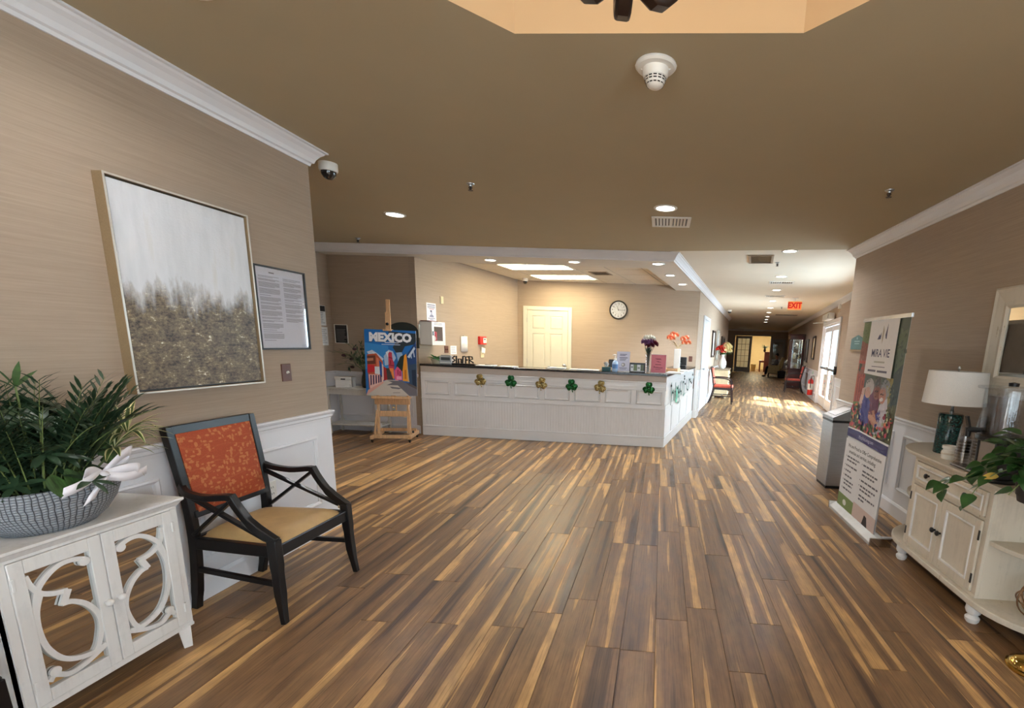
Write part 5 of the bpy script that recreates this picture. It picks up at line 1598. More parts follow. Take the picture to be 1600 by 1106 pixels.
def beadboard(b, n, w_, z0, z1, fn, dp=.0025):
    v = []; f = []
    for i in range(n):
        for o, y in ((0, 0), (.18, dp), (.82, dp), (.999, 0)):
            x = w_ * (i + o) / n
            for z in (z0, z1): v.append(fn(x, y, z))
    m_ = len(v) // 2
    for i in range(m_ - 1): f.append((i * 2, i * 2 + 2, i * 2 + 3, i * 2 + 1))
    return b.add(v, f)
for k in range(8):
    a, e = stl[k] + HS, stl[k + 1] - HS
    panel_moulding(t, ((a + e) / 2, YFZ - .001, 0), 0, e - a, .606, .800, DESK)
    if k % 2 == 0:
        a, e = stl[k] + HS, stl[k + 2] - HS
        b = MB(); beadboard(b, 20, e - a, .148, .545, lambda x, y, z: (a + x, YFZ - .001 - y, z)); stuff(b.build('beadboard', DESK, t, fix=False))
# small keyhole latches that mark two panel joints
for x in (-3.02, -.42): MB().box(x - .03, YFZ - .017, .765, x + .03, YFZ - .011, .785).build('latch_plate', DESK, t, bevel=.003)
# side panel along the corridor
b = MB(); side_box(b, -.0, SU, 0, .012, .805, 1.005); b.build('side_upper_rail', DESK, t, bevel=.003)
b = MB(); side_box(b, -.0, SU, .010, .018, .900, .925); b.build('side_rail_bead', DESK, t, bevel=.003)
b = MB(); side_box(b, -.0, SU, 0, .018, 0, .125); b.build('side_plinth', DESK, t, bevel=.004)
b = MB(); side_box(b, -.0, SU, 0, .022, .125, .148); b.build('side_plinth_bead', DESK, t, bevel=.006)
b = MB(); side_box(b, -.0, SU, 0, .012, .545, .600); b.build('side_middle_rail', DESK, t, bevel=.003)
su = [0, .62, 1.45, 2.28, 3.08]
for u in su:
    b = MB(); side_box(b, max(0, u - .036), min(SU, u + .036), 0, .012, .148, .545); b.build('side_stile', DESK, t, bevel=.003)
for k in range(4):
    a, e = su[k] + .036, su[k + 1] - .036
    b = MB(); beadboard(b, max(6, int((e - a) / .04)), e - a, .148, .545, lambda x, y, z: tuple(UV(a + x, .001 + y, z))); stuff(b.build('side_beadboard', DESK, t, fix=False))
    b = MB(); side_box(b, a, e, .0, .004, .600, .805); b.build('side_upper_panel', DESK, t)
# end post with a corbel block
b = MB(); side_box(b, SU, SU + .40, .02, .085, 0, .955); b.build('end_post', DESK, t, bevel=.004)
b = MB(); side_box(b, SU - .01, SU + .41, .02, .102, 0, .148); b.build('post_plinth', DESK, t, bevel=.006)
b = MB(); side_box(b, SU - .01, SU + .41, .02, .100, .925, .965); b.build('post_cap', DESK, t, bevel=.006)
b = MB(); side_box(b, SU - .10, SU - .03, .018, .05, .87, 1.0); b.build('corbel', TAUPE, t, bevel=.008)

# shamrocks along the front
GOLDG = NT('gold_glitter_foil'); n_ = GOLDG.noise(GOLDG.obj(), 110, 3)
GOLDG.l(GOLDG.ramp(n_, [(.36, S(70, 52, 16)), (.50, S(150, 122, 52)), (.62, S(250, 236, 180))]), GOLDG.b.inputs['Base Color']); GOLDG.b.inputs['Metallic'].default_value = .7; GOLDG.b.inputs['Roughness'].default_value = .28; GOLDG.bump(n_, .9, .004)
GRNF = NT('green_metallic_foil'); n_ = GRNF.noise(GRNF.obj(), 60, 2)
GRNF.l(GRNF.ramp(n_, [(.36, S(10, 56, 26)), (.52, S(22, 96, 46)), (.66, S(64, 150, 84))]), GRNF.b.inputs['Base Color']); GRNF.b.inputs['Metallic'].default_value = .6; GRNF.b.inputs['Roughness'].default_value = .25; GRNF.bump(n_, .7, .004); GOLDG, GRNF = GOLDG.m, GRNF.m
def shamrock(x, z, m, label, grp, tilt=0.0):
    t = thing('shamrock', label, 'decoration', (x, YFZ - .024, z), 0, grp)
    t.rotation_euler = (0, tilt, 0)
    for k in range(3):
        a = pi / 2 + k * 2 * pi / 3
        b = MB(); n = 20; v = []; f = []; rings = 4
        pts = []
        for i in range(n):
            th = 2 * pi * i / n
            r_ = .047 * (1 - .30 * max(0, cos(th)) ** 8) * (1 - .12 * cos(th + pi))
            pts.append((r_ * cos(th), r_ * sin(th)))
        cx = .045
        for j in range(rings + 1):
            s_ = 1 - j / rings * .98
            hgt = .004 + .016 * (1 - s_ ** 2)
            for (px1, py1) in pts:
                X_, Y_ = cx + px1 * s_, py1 * s_
                v.append((X_ * cos(a) - Y_ * sin(a), -hgt, X_ * sin(a) + Y_ * cos(a)))
        for (px1, py1) in pts:
            X_, Y_ = cx + px1, py1; v.append((X_ * cos(a) - Y_ * sin(a), 0, X_ * sin(a) + Y_ * cos(a)))
        for j in range(rings):
            for i in range(n): f.append((j * n + i, (j + 1) * n + i, (j + 1) * n + (i + 1) % n, j * n + (i + 1) % n))
        f.append(tuple(rings * n + i for i in range(n)))
        b0 = (rings + 1) * n
        for i in range(n): f.append((i, (i + 1) % n, b0 + (i + 1) % n, b0 + i))
        b.add(v, f); b.build('leaf', m, t, smooth=50)
    b = MB(); b.tube([(0, -.006, -.02), (.004, -.006, -.065), (.012, -.006, -.098)], [.009, .007, .008], 8); b.build('stem', m, t, smooth=60)
sh = [(-2.57, .842, 0, 'gold glitter shamrock on the desk front, the leftmost of the six', -.12), (-2.123, .843, 1, 'green foil shamrock on the desk front, left of the middle gold one', .05), (-1.68, .834, 0, 'gold glitter shamrock between the two left green shamrocks on the desk front', .18),
      (-1.249, .828, 1, 'green foil shamrock on the desk front, fourth from its left end', -.06), (-.84, .828, 0, 'gold glitter shamrock on the desk front, the rightmost gold one', .22), (-.160, .836, 1, 'green foil shamrock nearest the right corner of the desk front', .03)]
for x, z, k, lab, tl in sh: shamrock(x, z, (GOLDG, GRNF)[k], lab, 'shamrocks on the desk front', tl)
# swirling script stickers with black beads along the side panel
t = thing('script_garland', 'teal and green swirl lettering with black beads stuck along the desk side panel', 'decoration', (0, 0, 0))
t.location = UV(0, .026, 0); t.rotation_euler = (0, 0, RZ_CL)
TEAL = mat('teal_foil', S(30, 122, 112), rough=.3, metal=.3, var=.1); MINT = mat('mint_green_foil', S(70, 190, 160), rough=.35, var=.1)
SWM = mat('grey_green_foil', S(92, 122, 116), rough=.35, var=.1)
def swirl(P, w_, m, nm='letter_stroke'):
    q = spline([(p[0], p[1], 0) for p in P], 5)
    MB().strip2d([(p.x, p.y) for p in q], w_, 0, .004, YF).build(nm, m, t)
swirl([(.34, .90), (.36, .78), (.36, .62), (.35, .57)], .045, SWM)
swirl([(.36, .70), (.48, .77), (.58, .74), (.60, .62)], .035, TEAL)
swirl([(.70, .88), (.74, .74), (.80, .60)], .030, SWM)
swirl([(.78, .60), (.86, .72), (.92, .62), (.84, .58), (.80, .68), (.88, .80)], .055, MINT)
swirl([(.98, .82), (1.02, .66), (1.14, .62), (1.20, .70), (1.12, .74), (1.04, .68)], .035, TEAL)
swirl([(1.20, .86), (1.25, .74), (1.34, .64)], .030, SWM)
swirl([(1.14, .62), (1.16, .54), (1.02, .53)], .030, TEAL)
swirl([(1.32, .86), (1.42, .82), (1.46, .70), (1.40, .64)], .030, SWM)
swirl([(1.60, .84), (1.66, .70), (1.62, .60), (1.80, .62)], .030, TEAL)
swirl([(1.92, .86), (1.95, .72), (2.06, .66), (2.14, .72)], .026, SWM)
swirl([(2.22, .86), (2.30, .72), (2.30, .66)], .026, TEAL)
swirl([(2.40, .80), (2.50, .84), (2.60, .74), (2.62, .66)], .026, SWM)
swirl([(2.70, .94), (2.74, .82), (2.72, .74)], .026, TEAL)
for u, z in ((.28, .862), (.43, .751), (.65, .751), (.87, .783), (1.04, .703), (1.24, .702), (1.59, .886), (1.57, .931), (1.47, .84), (1.71, .791), (2.26, .83), (2.41, .784), (2.56, .75), (2.08, .66), (2.68, .90)):
    MB().ball((u, -.010, z), .020, 10, 7, (1, .5, 1)).build('bead', BLACKP, t, smooth=60)
# ================================================================== THINGS ON AND AROUND THE DESK
OD = (OB - OA).normalized(); ON = Vector((OD.y, -OD.x, 0)); RZ_O = math.atan2(ON.x, -ON.y)
def OW(s, z, o=0.0):
    p = OA + OD * s + ON * o
    return Vector((p.x, p.y, z))
# defibrillator cabinet on the office wall
t = thing('defibrillator_cabinet', 'white wall cabinet with a dark window holding a red defibrillator pouch', 'cabinet', OW(.20, 1.47), RZ_O)
b = MB(); x, z, d = .155, .165, .19
b.box(-x, -d, -z, -x + .01, 0, z); b.box(x - .01, -d, -z, x, 0, z); b.box(-x, -d, -z, x, 0, -z + .01); b.box(-x, -d, z - .01, x, 0, z); b.box(-x, -.008, -z, x, 0, z)
b.build('cabinet_box', WHITEP, t, bevel=.002)
b = MB(); y0, y1 = -d - .012, -d
b.box(-x, y0, -z, -x + .05, y1, z); b.box(x - .06, y0, -z, x, y1, z); b.box(-x + .05, y0, -z, x - .06, y1, -z + .06); b.box(-x + .05, y0, z - .07, x - .06, y1, z)
dr = b.build('door', WHITEP, t, bevel=.002)
boxo('window', (-x + .05, -d - .006, -z + .06, x - .06, -d - .004, z - .07), PICGLASS, dr)
boxo('handle', (-x + .012, y0 - .02, -.03, -x + .03, y0, .03), STEEL, dr, bevel=.003)
boxo('lining', (-x + .012, -.02, -z + .012, x - .012, -.010, z - .012), mat('dark_grey_lining', S(70, 70, 62), rough=.7), t)
MB().box(-.085, -.15, -z + .012, .045, -.05, .03).build('defibrillator_pouch', mat('red_pouch_fabric', S(196, 40, 62), rough=.6, var=.05), t, bevel=.02)
c = Card(); c.disc(-.03, -.07, .032, S(240, 236, 236)); o = c.build('pouch_mark', t); o.location = (0, -.1515, 0)
c = Card(); c.lines(-.10, .09, .158, .118, 2, S(150, 146, 150), seed=4); o = c.build('door_lettering', t); o.location = (0, -d - .0125, 0)
boxo('alarm_bar', (-x - .004, -d * .9, z, x * .2, -.02, z + .012), mat('dark_red_bar', S(96, 40, 32), rough=.4), t)
# sign above it
t = thing('paper_sign', 'white paper sign with a masked figure, taped above the defibrillator cabinet', 'sign', OW(.325, 1.775), RZ_O)
boxo('sheet', (-.11, -.002, -.135, .11, 0, .135), LINEN, t)
c = Card(); c.rect(-.108, -.133, .108, .133, S(238, 236, 244)); INK = S(120, 122, 142); RDI = S(196, 120, 130)
c.rects([(-.09, .10, .09, .112), (-.09, .075, .09, .086), (-.085, .058, .085, .066)], INK); c.rects([(-.05, .042, .06, .05)], RDI)
c.poly([(-.05, -.07), (.055, -.07), (.045, -.045), (.02, -.03), (-.015, -.03), (-.04, -.045)], S(140, 144, 170)); c.disc(0, -.005, .022, S(196, 190, 200), .028); c.disc(-.008, .018, .024, S(92, 92, 116), .014); c.poly([(-.018, -.022), (.018, -.022), (.02, -.006), (-.02, -.006)], S(170, 178, 210))
c.rects([(-.08, -.092, .08, -.082), (-.04, -.112, .045, -.102)], INK)
o = c.build('print', t); o.location = (0, -.0022, 0)
t = thing('sensor_plate', 'small ivory blank plate high on the office wall', 'plate', OW(.58, 1.975), RZ_O); boxo('plate', (-.035, -.012, -.055, .035, 0, .055), IVORYP, t, bevel=.003); boxo('lip', (-.03, -.016, -.05, .03, -.012, .05), IVORYP, t, bevel=.003)
# papers, intercom, fire alarm, switch
t = thing('wall_paper_holder', 'curled white paper sheet pinned to the office wall beside the red fire alarm', 'paper', OW(1.15, 1.325), RZ_O)
b = MB(); v = []; n = 8
for i in range(n + 1):
    for z in (-.125, .125): v.append((-.10 + .2 * i / n, -.006 - .035 * sin(pi * i / n), z))
b.add(v, [(2 * i, 2 * i + 2, 2 * i + 3, 2 * i + 1) for i in range(n)]); o = b.build('sheet', LINEN, t, smooth=60, fix=False); m = o.modifiers.new('s', 'SOLIDIFY'); m.thickness = .002
boxo('clip', (-.03, -.02, .118, .03, -.0, .135), STEEL, t)
t = thing('fire_alarm', 'red fire alarm strobe with a white lens on the office wall', 'fire alarm', OW(1.685, 1.39), RZ_O)
MB().box(-.105, -.05, -.07, .105, 0, .07).build('housing', REDP, t, bevel=.006)
MB().box(-.02, -.062, -.045, .085, -.05, .045).build('strobe_lens', WHITEP, t, bevel=.006)
c = Card(); c.rects([(-.012, .012, .05, .03), (.02, -.03, .03, .005)], S(60, 60, 60)); o = c.build('lettering', t); o.location = (0, -.0625, 0)
t = thing('wall_phone', 'small white wall phone with its handset askew, under the fire alarm', 'phone', OW(1.70, 1.18), RZ_O)
boxo('base_plate', (-.055, -.015, -.09, .055, 0, .03), IVORYP, t, bevel=.004)
o = MB().box(-.055, -.035, -.01, .06, -.012, .085).build('handset', WHITEP, t, bevel=.008); o.rotation_euler = (0, .18, 0)
t = thing('light_switch', 'brown light switch plate on the office wall behind the desk plant', 'light switch', OW(.66, 1.235), RZ_O)
boxo('cover_plate', (-.05, -.007, -.055, .05, 0, .055), BROWNP, t, bevel=.003)
for s in (-1, 1): boxo('toggle', (s * .02 - .005, -.018, -.01, s * .02 + .005, -.006, .012), BROWNP, t)
notice_card('paper_notice', 'small white note taped to the office wall beside the brown switch plate', OW(.85, 1.225), RZ_O, .17, .14, S(236, 236, 238), S(176, 178, 184), 4, seed=12)
# clock
t = thing('wall_clock', 'round wall clock with white face and black rim on the office back wall', 'clock', (-.915, Y_OFF, 2.09), 0)
b = MB(); b.M = Matrix.Rotation(pi / 2, 4, 'X'); b.lathe([(.155, 0), (.180, .002), (.184, .02), (.176, .034), (.160, .030), (.156, .016)], 40); b.build('rim', BLACKP, t, smooth=40)
c = Card(); c.disc(0, 0, .160, S(240, 242, 246), n=40)
for k in range(1, 13):
    a = pi / 2 - k * pi / 6; c.text(str(k), .122 * cos(a), .122 * sin(a), .046, S(60, 62, 68), bold=.0008)
    c.text(str(k + 12), .083 * cos(a), .083 * sin(a), .022, S(120, 122, 128))
L = []
for k in range(60):
    a = k * pi / 30; r0 = .145 if k % 5 else .142
    L.append(a)
for a in L[::1]: c.poly([(.142 * cos(a) - .001 * sin(a), .142 * sin(a) + .001 * cos(a)), (.142 * cos(a) + .001 * sin(a), .142 * sin(a) - .001 * cos(a)), (.150 * cos(a) + .001 * sin(a), .150 * sin(a) - .001 * cos(a)), (.150 * cos(a) - .001 * sin(a), .150 * sin(a) + .001 * cos(a))], S(80, 80, 84))
o = c.build('dial', t); o.location = (0, -.018, 0)
for nm, a, L_, w_ in (('hour_hand', radians(110), .075, .010), ('minute_hand', radians(-3), .115, .007)):
    MB().bar((-.015 * cos(a), -.045 + .012, -.015 * sin(a)), (L_ * cos(a), -.033, L_ * sin(a)), .002, w_, up=(-sin(a), 0, cos(a)), h1=w_ * .4).build(nm, BLACKP, t)
b = MB(); b.M = Matrix.Translation((0, -.033, 0)) @ Matrix.Rotation(pi / 2, 4, 'X'); b.lathe([(.007, 0), (.007, .004), (0, .005)], 14); b.build('hub', BLACKP, t)
b = MB(); b.M = Matrix.Translation((0, -.0405, 0)) @ Matrix.Rotation(pi / 2, 4, 'X'); b.lathe([(.157, 0), (.157, .001), (0, .0015)], 32); b.build('glass_cover', PICGLASS, t)
t = thing('light_switch', 'brown switch plate on the office back wall by its right corner', 'light switch', (.575, Y_OFF, 1.185), 0)
boxo('cover_plate', (-.036, -.007, -.055, .036, 0, .055), BROWNP, t, bevel=.003); boxo('toggle', (-.005, -.018, -.01, .005, -.006, .012), BROWNP, t)

# ---- left end of the counter
ZC = DTOP
def potted(loc, label, n, seed):
    r = random.Random(seed); t = thing('trailing_plant', label, 'plant', loc)
    b = MB(); b.lathe([(.05, 0), (.075, .06), (.07, .06), (.05, .01)], 20); b.build('pot', mat('beige_dish', S(206, 190, 160), rough=.5), t, smooth=50)
    b = MB()
    for k in range(n):
        a = r.uniform(0, 2 * pi); b.leaf((r.uniform(-.04, .06), r.uniform(-.04, .04), .06), (cos(a) + .2, sin(a) * .6, r.uniform(.1, .9)), r.uniform(.07, .13), .045, r.uniform(.5, 1.4), n=4)
    stuff(b.build('leaves', mat('pale_green_leaf', S(90, 150, 90), rough=.35, var=.35, vscale=14), t, smooth=60, fix=False))
potted((-3.345, 6.90, ZC), 'little green leafy plant in a beige dish at the left end of the counter', 26, 3)
t = thing('desk_scanner', 'grey badge machine with a dark screen at the left end of the counter', 'machine', (-3.135, 6.80, ZC), .05)
MB().box(-.085, -.05, 0, .085, .05, .112).build('body', mat('silver_grey_plastic', S(176, 180, 184), rough=.35, var=.02), t, bevel=.006)
boxo('screen', (-.06, -.053, .055, .07, -.049, .098), mat('dark_screen', S(70, 76, 80), rough=.15), t); boxo('slot_tray', (-.075, -.060, .012, .075, -.050, .028), WHITEP, t, bevel=.003); boxo('feed_top', (-.07, -.03, .112, .07, .04, .13), STEEL, t, bevel=.003)
t = thing('table_sign', 'black cut-out block letters on a base, on the counter beside the grey machine', 'ornament', (-2.895, 6.80, ZC), .02)
boxo('sign_base', (-.165, -.025, 0, .185, .025, .018), BLACKP, t, bevel=.004)
b = MB(); FM = YF
for P in ([(-.15, .03), (-.11, .06), (-.15, .09), (-.11, .12)], [(-.09, .018), (-.09, .125)], [(-.06, .018), (-.06, .08), (-.02, .08), (-.02, .02)], [(0, .02), (.01, .12), (.04, .12)], [(.045, .02), (.05, .115), (.09, .115)], [(.045, .07), (.08, .07)], [(.10, .02), (.10, .125), (.145, .115), (.15, .085), (.105, .07), (.165, .03)]):
    MB().strip2d(P, .020, -.008, .008, FM).build('letter', BLACKP, t)
def sheet(loc, w_, d_, label, rz=0, h=.004, m=LINEN, name='paper_stack'):
    t = thing(name, label, 'papers', loc, rz)
    boxo('sheets', (-w_ / 2, -d_ / 2, 0, w_ / 2, d_ / 2, h), m, t)
    boxo('top_sheet', (-w_ / 2 + .012, -d_ / 2 + .01, h, w_ / 2 + .004, d_ / 2 - .006, h + .0012), m, t)
    return t
sheet((-2.53, 6.78, ZC), .26, .2, 'loose white papers on the counter right of the black letters', .1, .010)
sheet((-2.22, 6.80, ZC), .24, .2, 'flat white papers near the middle left of the counter', -.06, .006)
t = sheet((-1.50, 6.80, ZC), .25, .2, 'stack of white papers on a dark clipboard near the middle of the counter', .08, .020, name='clipboard')
boxo('board', (-.15, -.115, 0, .15, .115, .003), BLACKP, t)
boxo('clip', (-.13, -.03, .021, -.10, .03, .034), STEEL, t, bevel=.002)
sheet((-1.10, 6.82, ZC), .42, .2, 'wide spread of white papers on the counter left of the tissue box', .03, .008)
t = thing('pen_set', 'dark pens lying on the loose papers at the left of the counter', 'pens', (-2.48, 6.76, ZC + .0125), .2)
for k in (-1, 1): MB().tube([(-.06, k * .014, .004), (.065, k * .02, .004)], [.004, .003], 8).build('pen', BLACKP, t, smooth=60)
# tissue box
t = thing('tissue_box', 'dark teal tissue box with a white tissue pulled up, on the counter', 'tissue box', (-.785, 6.80, ZC), .08)
MB().box(-.062, -.055, 0, .062, .055, .058).build('carton', mat('dark_teal_card', S(30, 84, 88), rough=.5, var=.05), t, bevel=.003)
b = MB()
for k in range(5): a = k * 1.25; b.leaf((0, 0, .055), (cos(a) * .35 - .2, sin(a) * .3, 1), .085, .075, .5, n=4, fold=.5)
b.build('tissue', LINEN, t, smooth=60, fix=False)
t = thing('camera_stand', 'small black desk camera behind the tissue box on the counter', 'camera', (-.735, 6.90, ZC))
b = MB(); b.lathe([(.035, 0), (.035, .008), (.008, .012), (.008, .05)], 16); b.build('foot', BLACKP, t, smooth=40)
MB().box(-.03, -.02, .05, .05, .02, .165).build('camera_body', BLACKP, t, bevel=.012)
# sanitiser bottle
t = thing('sanitizer_bottle', 'clear blue hand sanitizer pump bottle in front of the white sign', 'bottle', (-.655, 6.735, ZC))
b = MB(); b.lathe([(0, 0), (.036, .001), (.040, .012), (.040, .12), (.030, .145), (.014, .155), (.014, .165)], 22); b.build('bottle', mat('pale_blue_gel', S(180, 206, 232), rough=.12, var=.03), t, smooth=45)
b = MB(); b.lathe([(.0408, .045), (.0408, .105)], 22); b.build('bottle_label', mat('blue_label', S(96, 140, 196), rough=.4), t, smooth=60)
b = MB(); b.lathe([(.017, .160), (.017, .185), (.008, .19), (.007, .225), (.013, .228), (.012, .242), (0, .244)], 16); b.tube([(0, 0, .236), (-.02, -.02, .236), (-.035, -.03, .228)], .006, 8); b.build('pump', WHITEP, t, smooth=45)
# framed signs on the counter
def acrylic_sign(name, label, loc, rz, w_, h_, m, fn):
    t = thing(name, label, 'sign', loc, rz)
    o = MB().box(-w_ / 2, 0, .006, w_ / 2, .004, h_).build('sign_panel', m, t)
    MB().box(-w_ / 2, -.03, 0, w_ / 2, .05, .006).build('sign_foot', CLEARP, t)
    c = Card(); fn(c, w_, h_); p = c.build('print', t); p.location = (0, -.0003, 0)
    return t
def f_white(c, w_, h_):
    c.rect(-w_ / 2 + .004, .012, w_ / 2 - .004, h_ - .004, S(226, 224, 240)); I = S(130, 128, 150)
    c.rects([(-.05, h_ - .045, .05, h_ - .035), (-.05, h_ - .062, .03, h_ - .052), (-.055, h_ - .094, .06, h_ - .082), (-.05, h_ - .112, .04, h_ - .103), (-.05, h_ - .128, .03, h_ - .12)], I)
    c.disc(.0, .098, .028, S(168, 160, 160)); c.disc(-.006, .100, .016, S(236, 230, 226)); c.rects([(-.055, .05, .055, .058), (-.045, .034, .04, .041)], I)
acrylic_sign('counter_sign', 'white printed sign in a clear stand behind the sanitizer bottle', (-.545, 6.80, ZC), .04, .19, .285, LINEN, f_white)
def f_pink(c, w_, h_):
    c.rect(-w_ / 2 + .004, .012, w_ / 2 - .004, h_ - .008, S(222, 128, 142)); I = S(146, 62, 84)
    c.rects([(-.045, h_ - .068, .03, h_ - .060), (-.03, h_ - .076, .04, h_ - .070)], I); c.rects([(-.03, h_ - .104, .01, h_ - .097), (-.012, h_ - .112, .036, h_ - .106)], I); c.rects([(-.045, h_ - .148, .036, h_ - .140)], S(110, 40, 62))
    c.rects([(-.066, h_ - .185, -.05, h_ - .170), (-.045, h_ - .188, .0, h_ - .178), (.0, h_ - .192, .06, h_ - .183), (-.04, h_ - .212, .03, h_ - .207)], I)
acrylic_sign('counter_sign', 'pink printed sign in a clear stand, right of the tall flower vase', (-.043, 6.72, ZC), .03, .215, .268, LINEN, f_pink)
t = thing('photo_frame', 'dark double photo frame of green and white leaflets on the counter', 'frame', (-.34, 6.80, ZC), .02)
o = MB().box(-.112, -.006, .0, .112, .010, .135).build('frame', BLACKP, t, bevel=.003)
c = Card(); 
for x0, x1, col in ((-.098, -.055, (236, 236, 238)), (-.052, -.008, (128, 142, 104)), (-.004, .044, (232, 232, 234)), (.048, .088, (112, 120, 100))): c.rect(x0, .018, x1, .108, S(*col))
c.rects([(-.090, .06, -.064, .085), (.004, .05, .034, .075)], S(150, 158, 150)); c.rect(-.098, .012, .098, .022, S(226, 226, 228))
o = c.build('leaflets', t); o.location = (0, -.0065, 0)
# tall glass vase of flowers
def flower_head(t, p, r_, m, k=10, nm='flower', flat=.6):
    b = MB(); n_ = k * 3
    for i in range(n_):
        z = 1 - 1.45 * (i + .5) / n_; a = i * 2.39996; q = sqrt(max(0, 1 - z * z))
        d = Vector((q * cos(a), q * sin(a), z))
        b.leaf(Vector(p) + d * r_ * .15, d, r_ * 1.05, r_ * .62, .35, up=d.orthogonal(), n=3, fold=.25)
    return b.build(nm, m, t, smooth=60, fix=False)
FW = mat('white_petals', S(240, 240, 232), rough=.6, var=.03); FP = mat('purple_petals', S(134, 92, 142), rough=.6, var=.15); FD = mat('deep_red_petals', S(92, 24, 46), rough=.6, var=.2); FO = mat('orange_petals', S(246, 138, 100), rough=.55, var=.12); FR = mat('red_petals', S(214, 62, 54), rough=.55, var=.15); FC = mat('cream_petals', S(236, 222, 176), rough=.6, var=.08)
t = thing('flower_vase', 'tall clear glass vase of white, purple and dark red flowers on the counter', 'vase', (-.19, 6.66, ZC))
b = MB(); b.lathe([(0, .002), (.030, .002), (.032, .01), (.030, .10), (.038, .235), (.046, .27), (.044, .27), (.036, .235), (.028, .10), (.029, .016), (0, .014)], 22); b.build('vase', CLEARP, t, smooth=50)
rv = random.Random(8); bs = MB(); heads = [(-.035, 0, .475, FW), (.015, .01, .48, FW), (.045, 0, .47, FW), (-.06, -.01, .43, FP), (-.02, -.02, .415, FP), (.02, -.02, .43, FP), (.06, -.01, .42, FD), (.085, 0, .40, FD), (.03, -.03, .385, FD), (-.01, .03, .40, FD)]
for x, y, z, m in heads:
    bs.tube([(x * .15, y * .2, .02), (x * .25, y * .3, .25), (x, y, z - .01)], .0035, 6)
    flower_head(t, (x, y, z), .048, m, 9)
bs.build('stems', mat('dark_stem', S(40, 48, 40), rough=.4), t, smooth=60)
b = MB()
for k in range(20): a = rv.uniform(0, 6.28); b.leaf((0, 0, .24), (cos(a) * .5, sin(a) * .4, 1), rv.uniform(.08, .15), .02, .3, n=3)
stuff(b.build('leaves', LEAFD, t, smooth=60, fix=False))
# papers, tray, white vase with orange flowers near the corner
sheet((.20, 6.92, ZC), .22, .3, 'thick stack of white papers on a dark folder near the corner of the counter', -TH, .02)
sheet((.33, 7.75, ZC), .24, .34, 'white papers on the side arm of the counter before the white vase', -TH, .012)
t = thing('wooden_tray', 'long low wooden letter tray behind the pink sign on the counter', 'tray', (.155, 7.35, ZC), -TH)
boxo('tray_base', (-.11, -.14, 0, .11, .14, .01), PINE, t)
for s in (-1, 1): boxo('tray_side', (s * .11 - .006, -.14, .01, s * .11 + .006, .14, .06), PINE, t, bevel=.002); boxo('tray_end', (-.104, s * .14 - .006, .01, .104, s * .14 + .006, .045), PINE, t, bevel=.002)
pv = UV(1.95, -.17, ZC)
t = thing('flower_vase', 'tall square white vase of orange lilies near the far end of the counter', 'vase', pv, -TH)
b = MB(); b.box(-.052, -.052, 0, .052, .052, .34); b.build('vase', CERAMIC, t, bevel=.006)
bs = MB(); 
for x, y, z, tl in ((-.155, -.02, .535, 0), (-.105, .02, .595, 0), (-.035, -.03, .575, 0), (.085, -.02, .52, 0), (.185, .0, .455, 0), (.14, .03, .535, 0), (.115, -.04, .455, 0), (-.095, -.05, .52, 0)):
    bs.tube([(0, 0, .33), (x * .4, y, .44), (x, y, z)], .004, 6); flower_head(t, (x, y, z), .050, FO, 6)
bs.build('stems', mat('beige_stem', S(186, 166, 130), rough=.5), t, smooth=60)
for a, L_ in ((-2.6, .16), (-2.2, .2), (-.5, .15)): MB().leaf((0, 0, .335), (cos(a) * .5, sin(a) * .3, .9), L_ * 1.3, .04, 1.9, n=6).build('leaf', mat('dry_leaf', S(170, 148, 116), rough=.6), t, smooth=60, fix=False)
t = thing('desk_phone', 'black desk phone on the far end of the counter beside the white vase', 'phone', UV(2.5, -.15, ZC), -TH)
MB().box(-.07, -.09, 0, .07, .09, .04).build('phone_base', BLACKP, t, bevel=.01); MB().box(-.065, -.08, .045, -.02, .085, .085).build('handset', BLACKP, t, bevel=.015); MB().box(-.06, .03, .03, .07, .085, .19).build('display', BLACKP, t, bevel=.01)
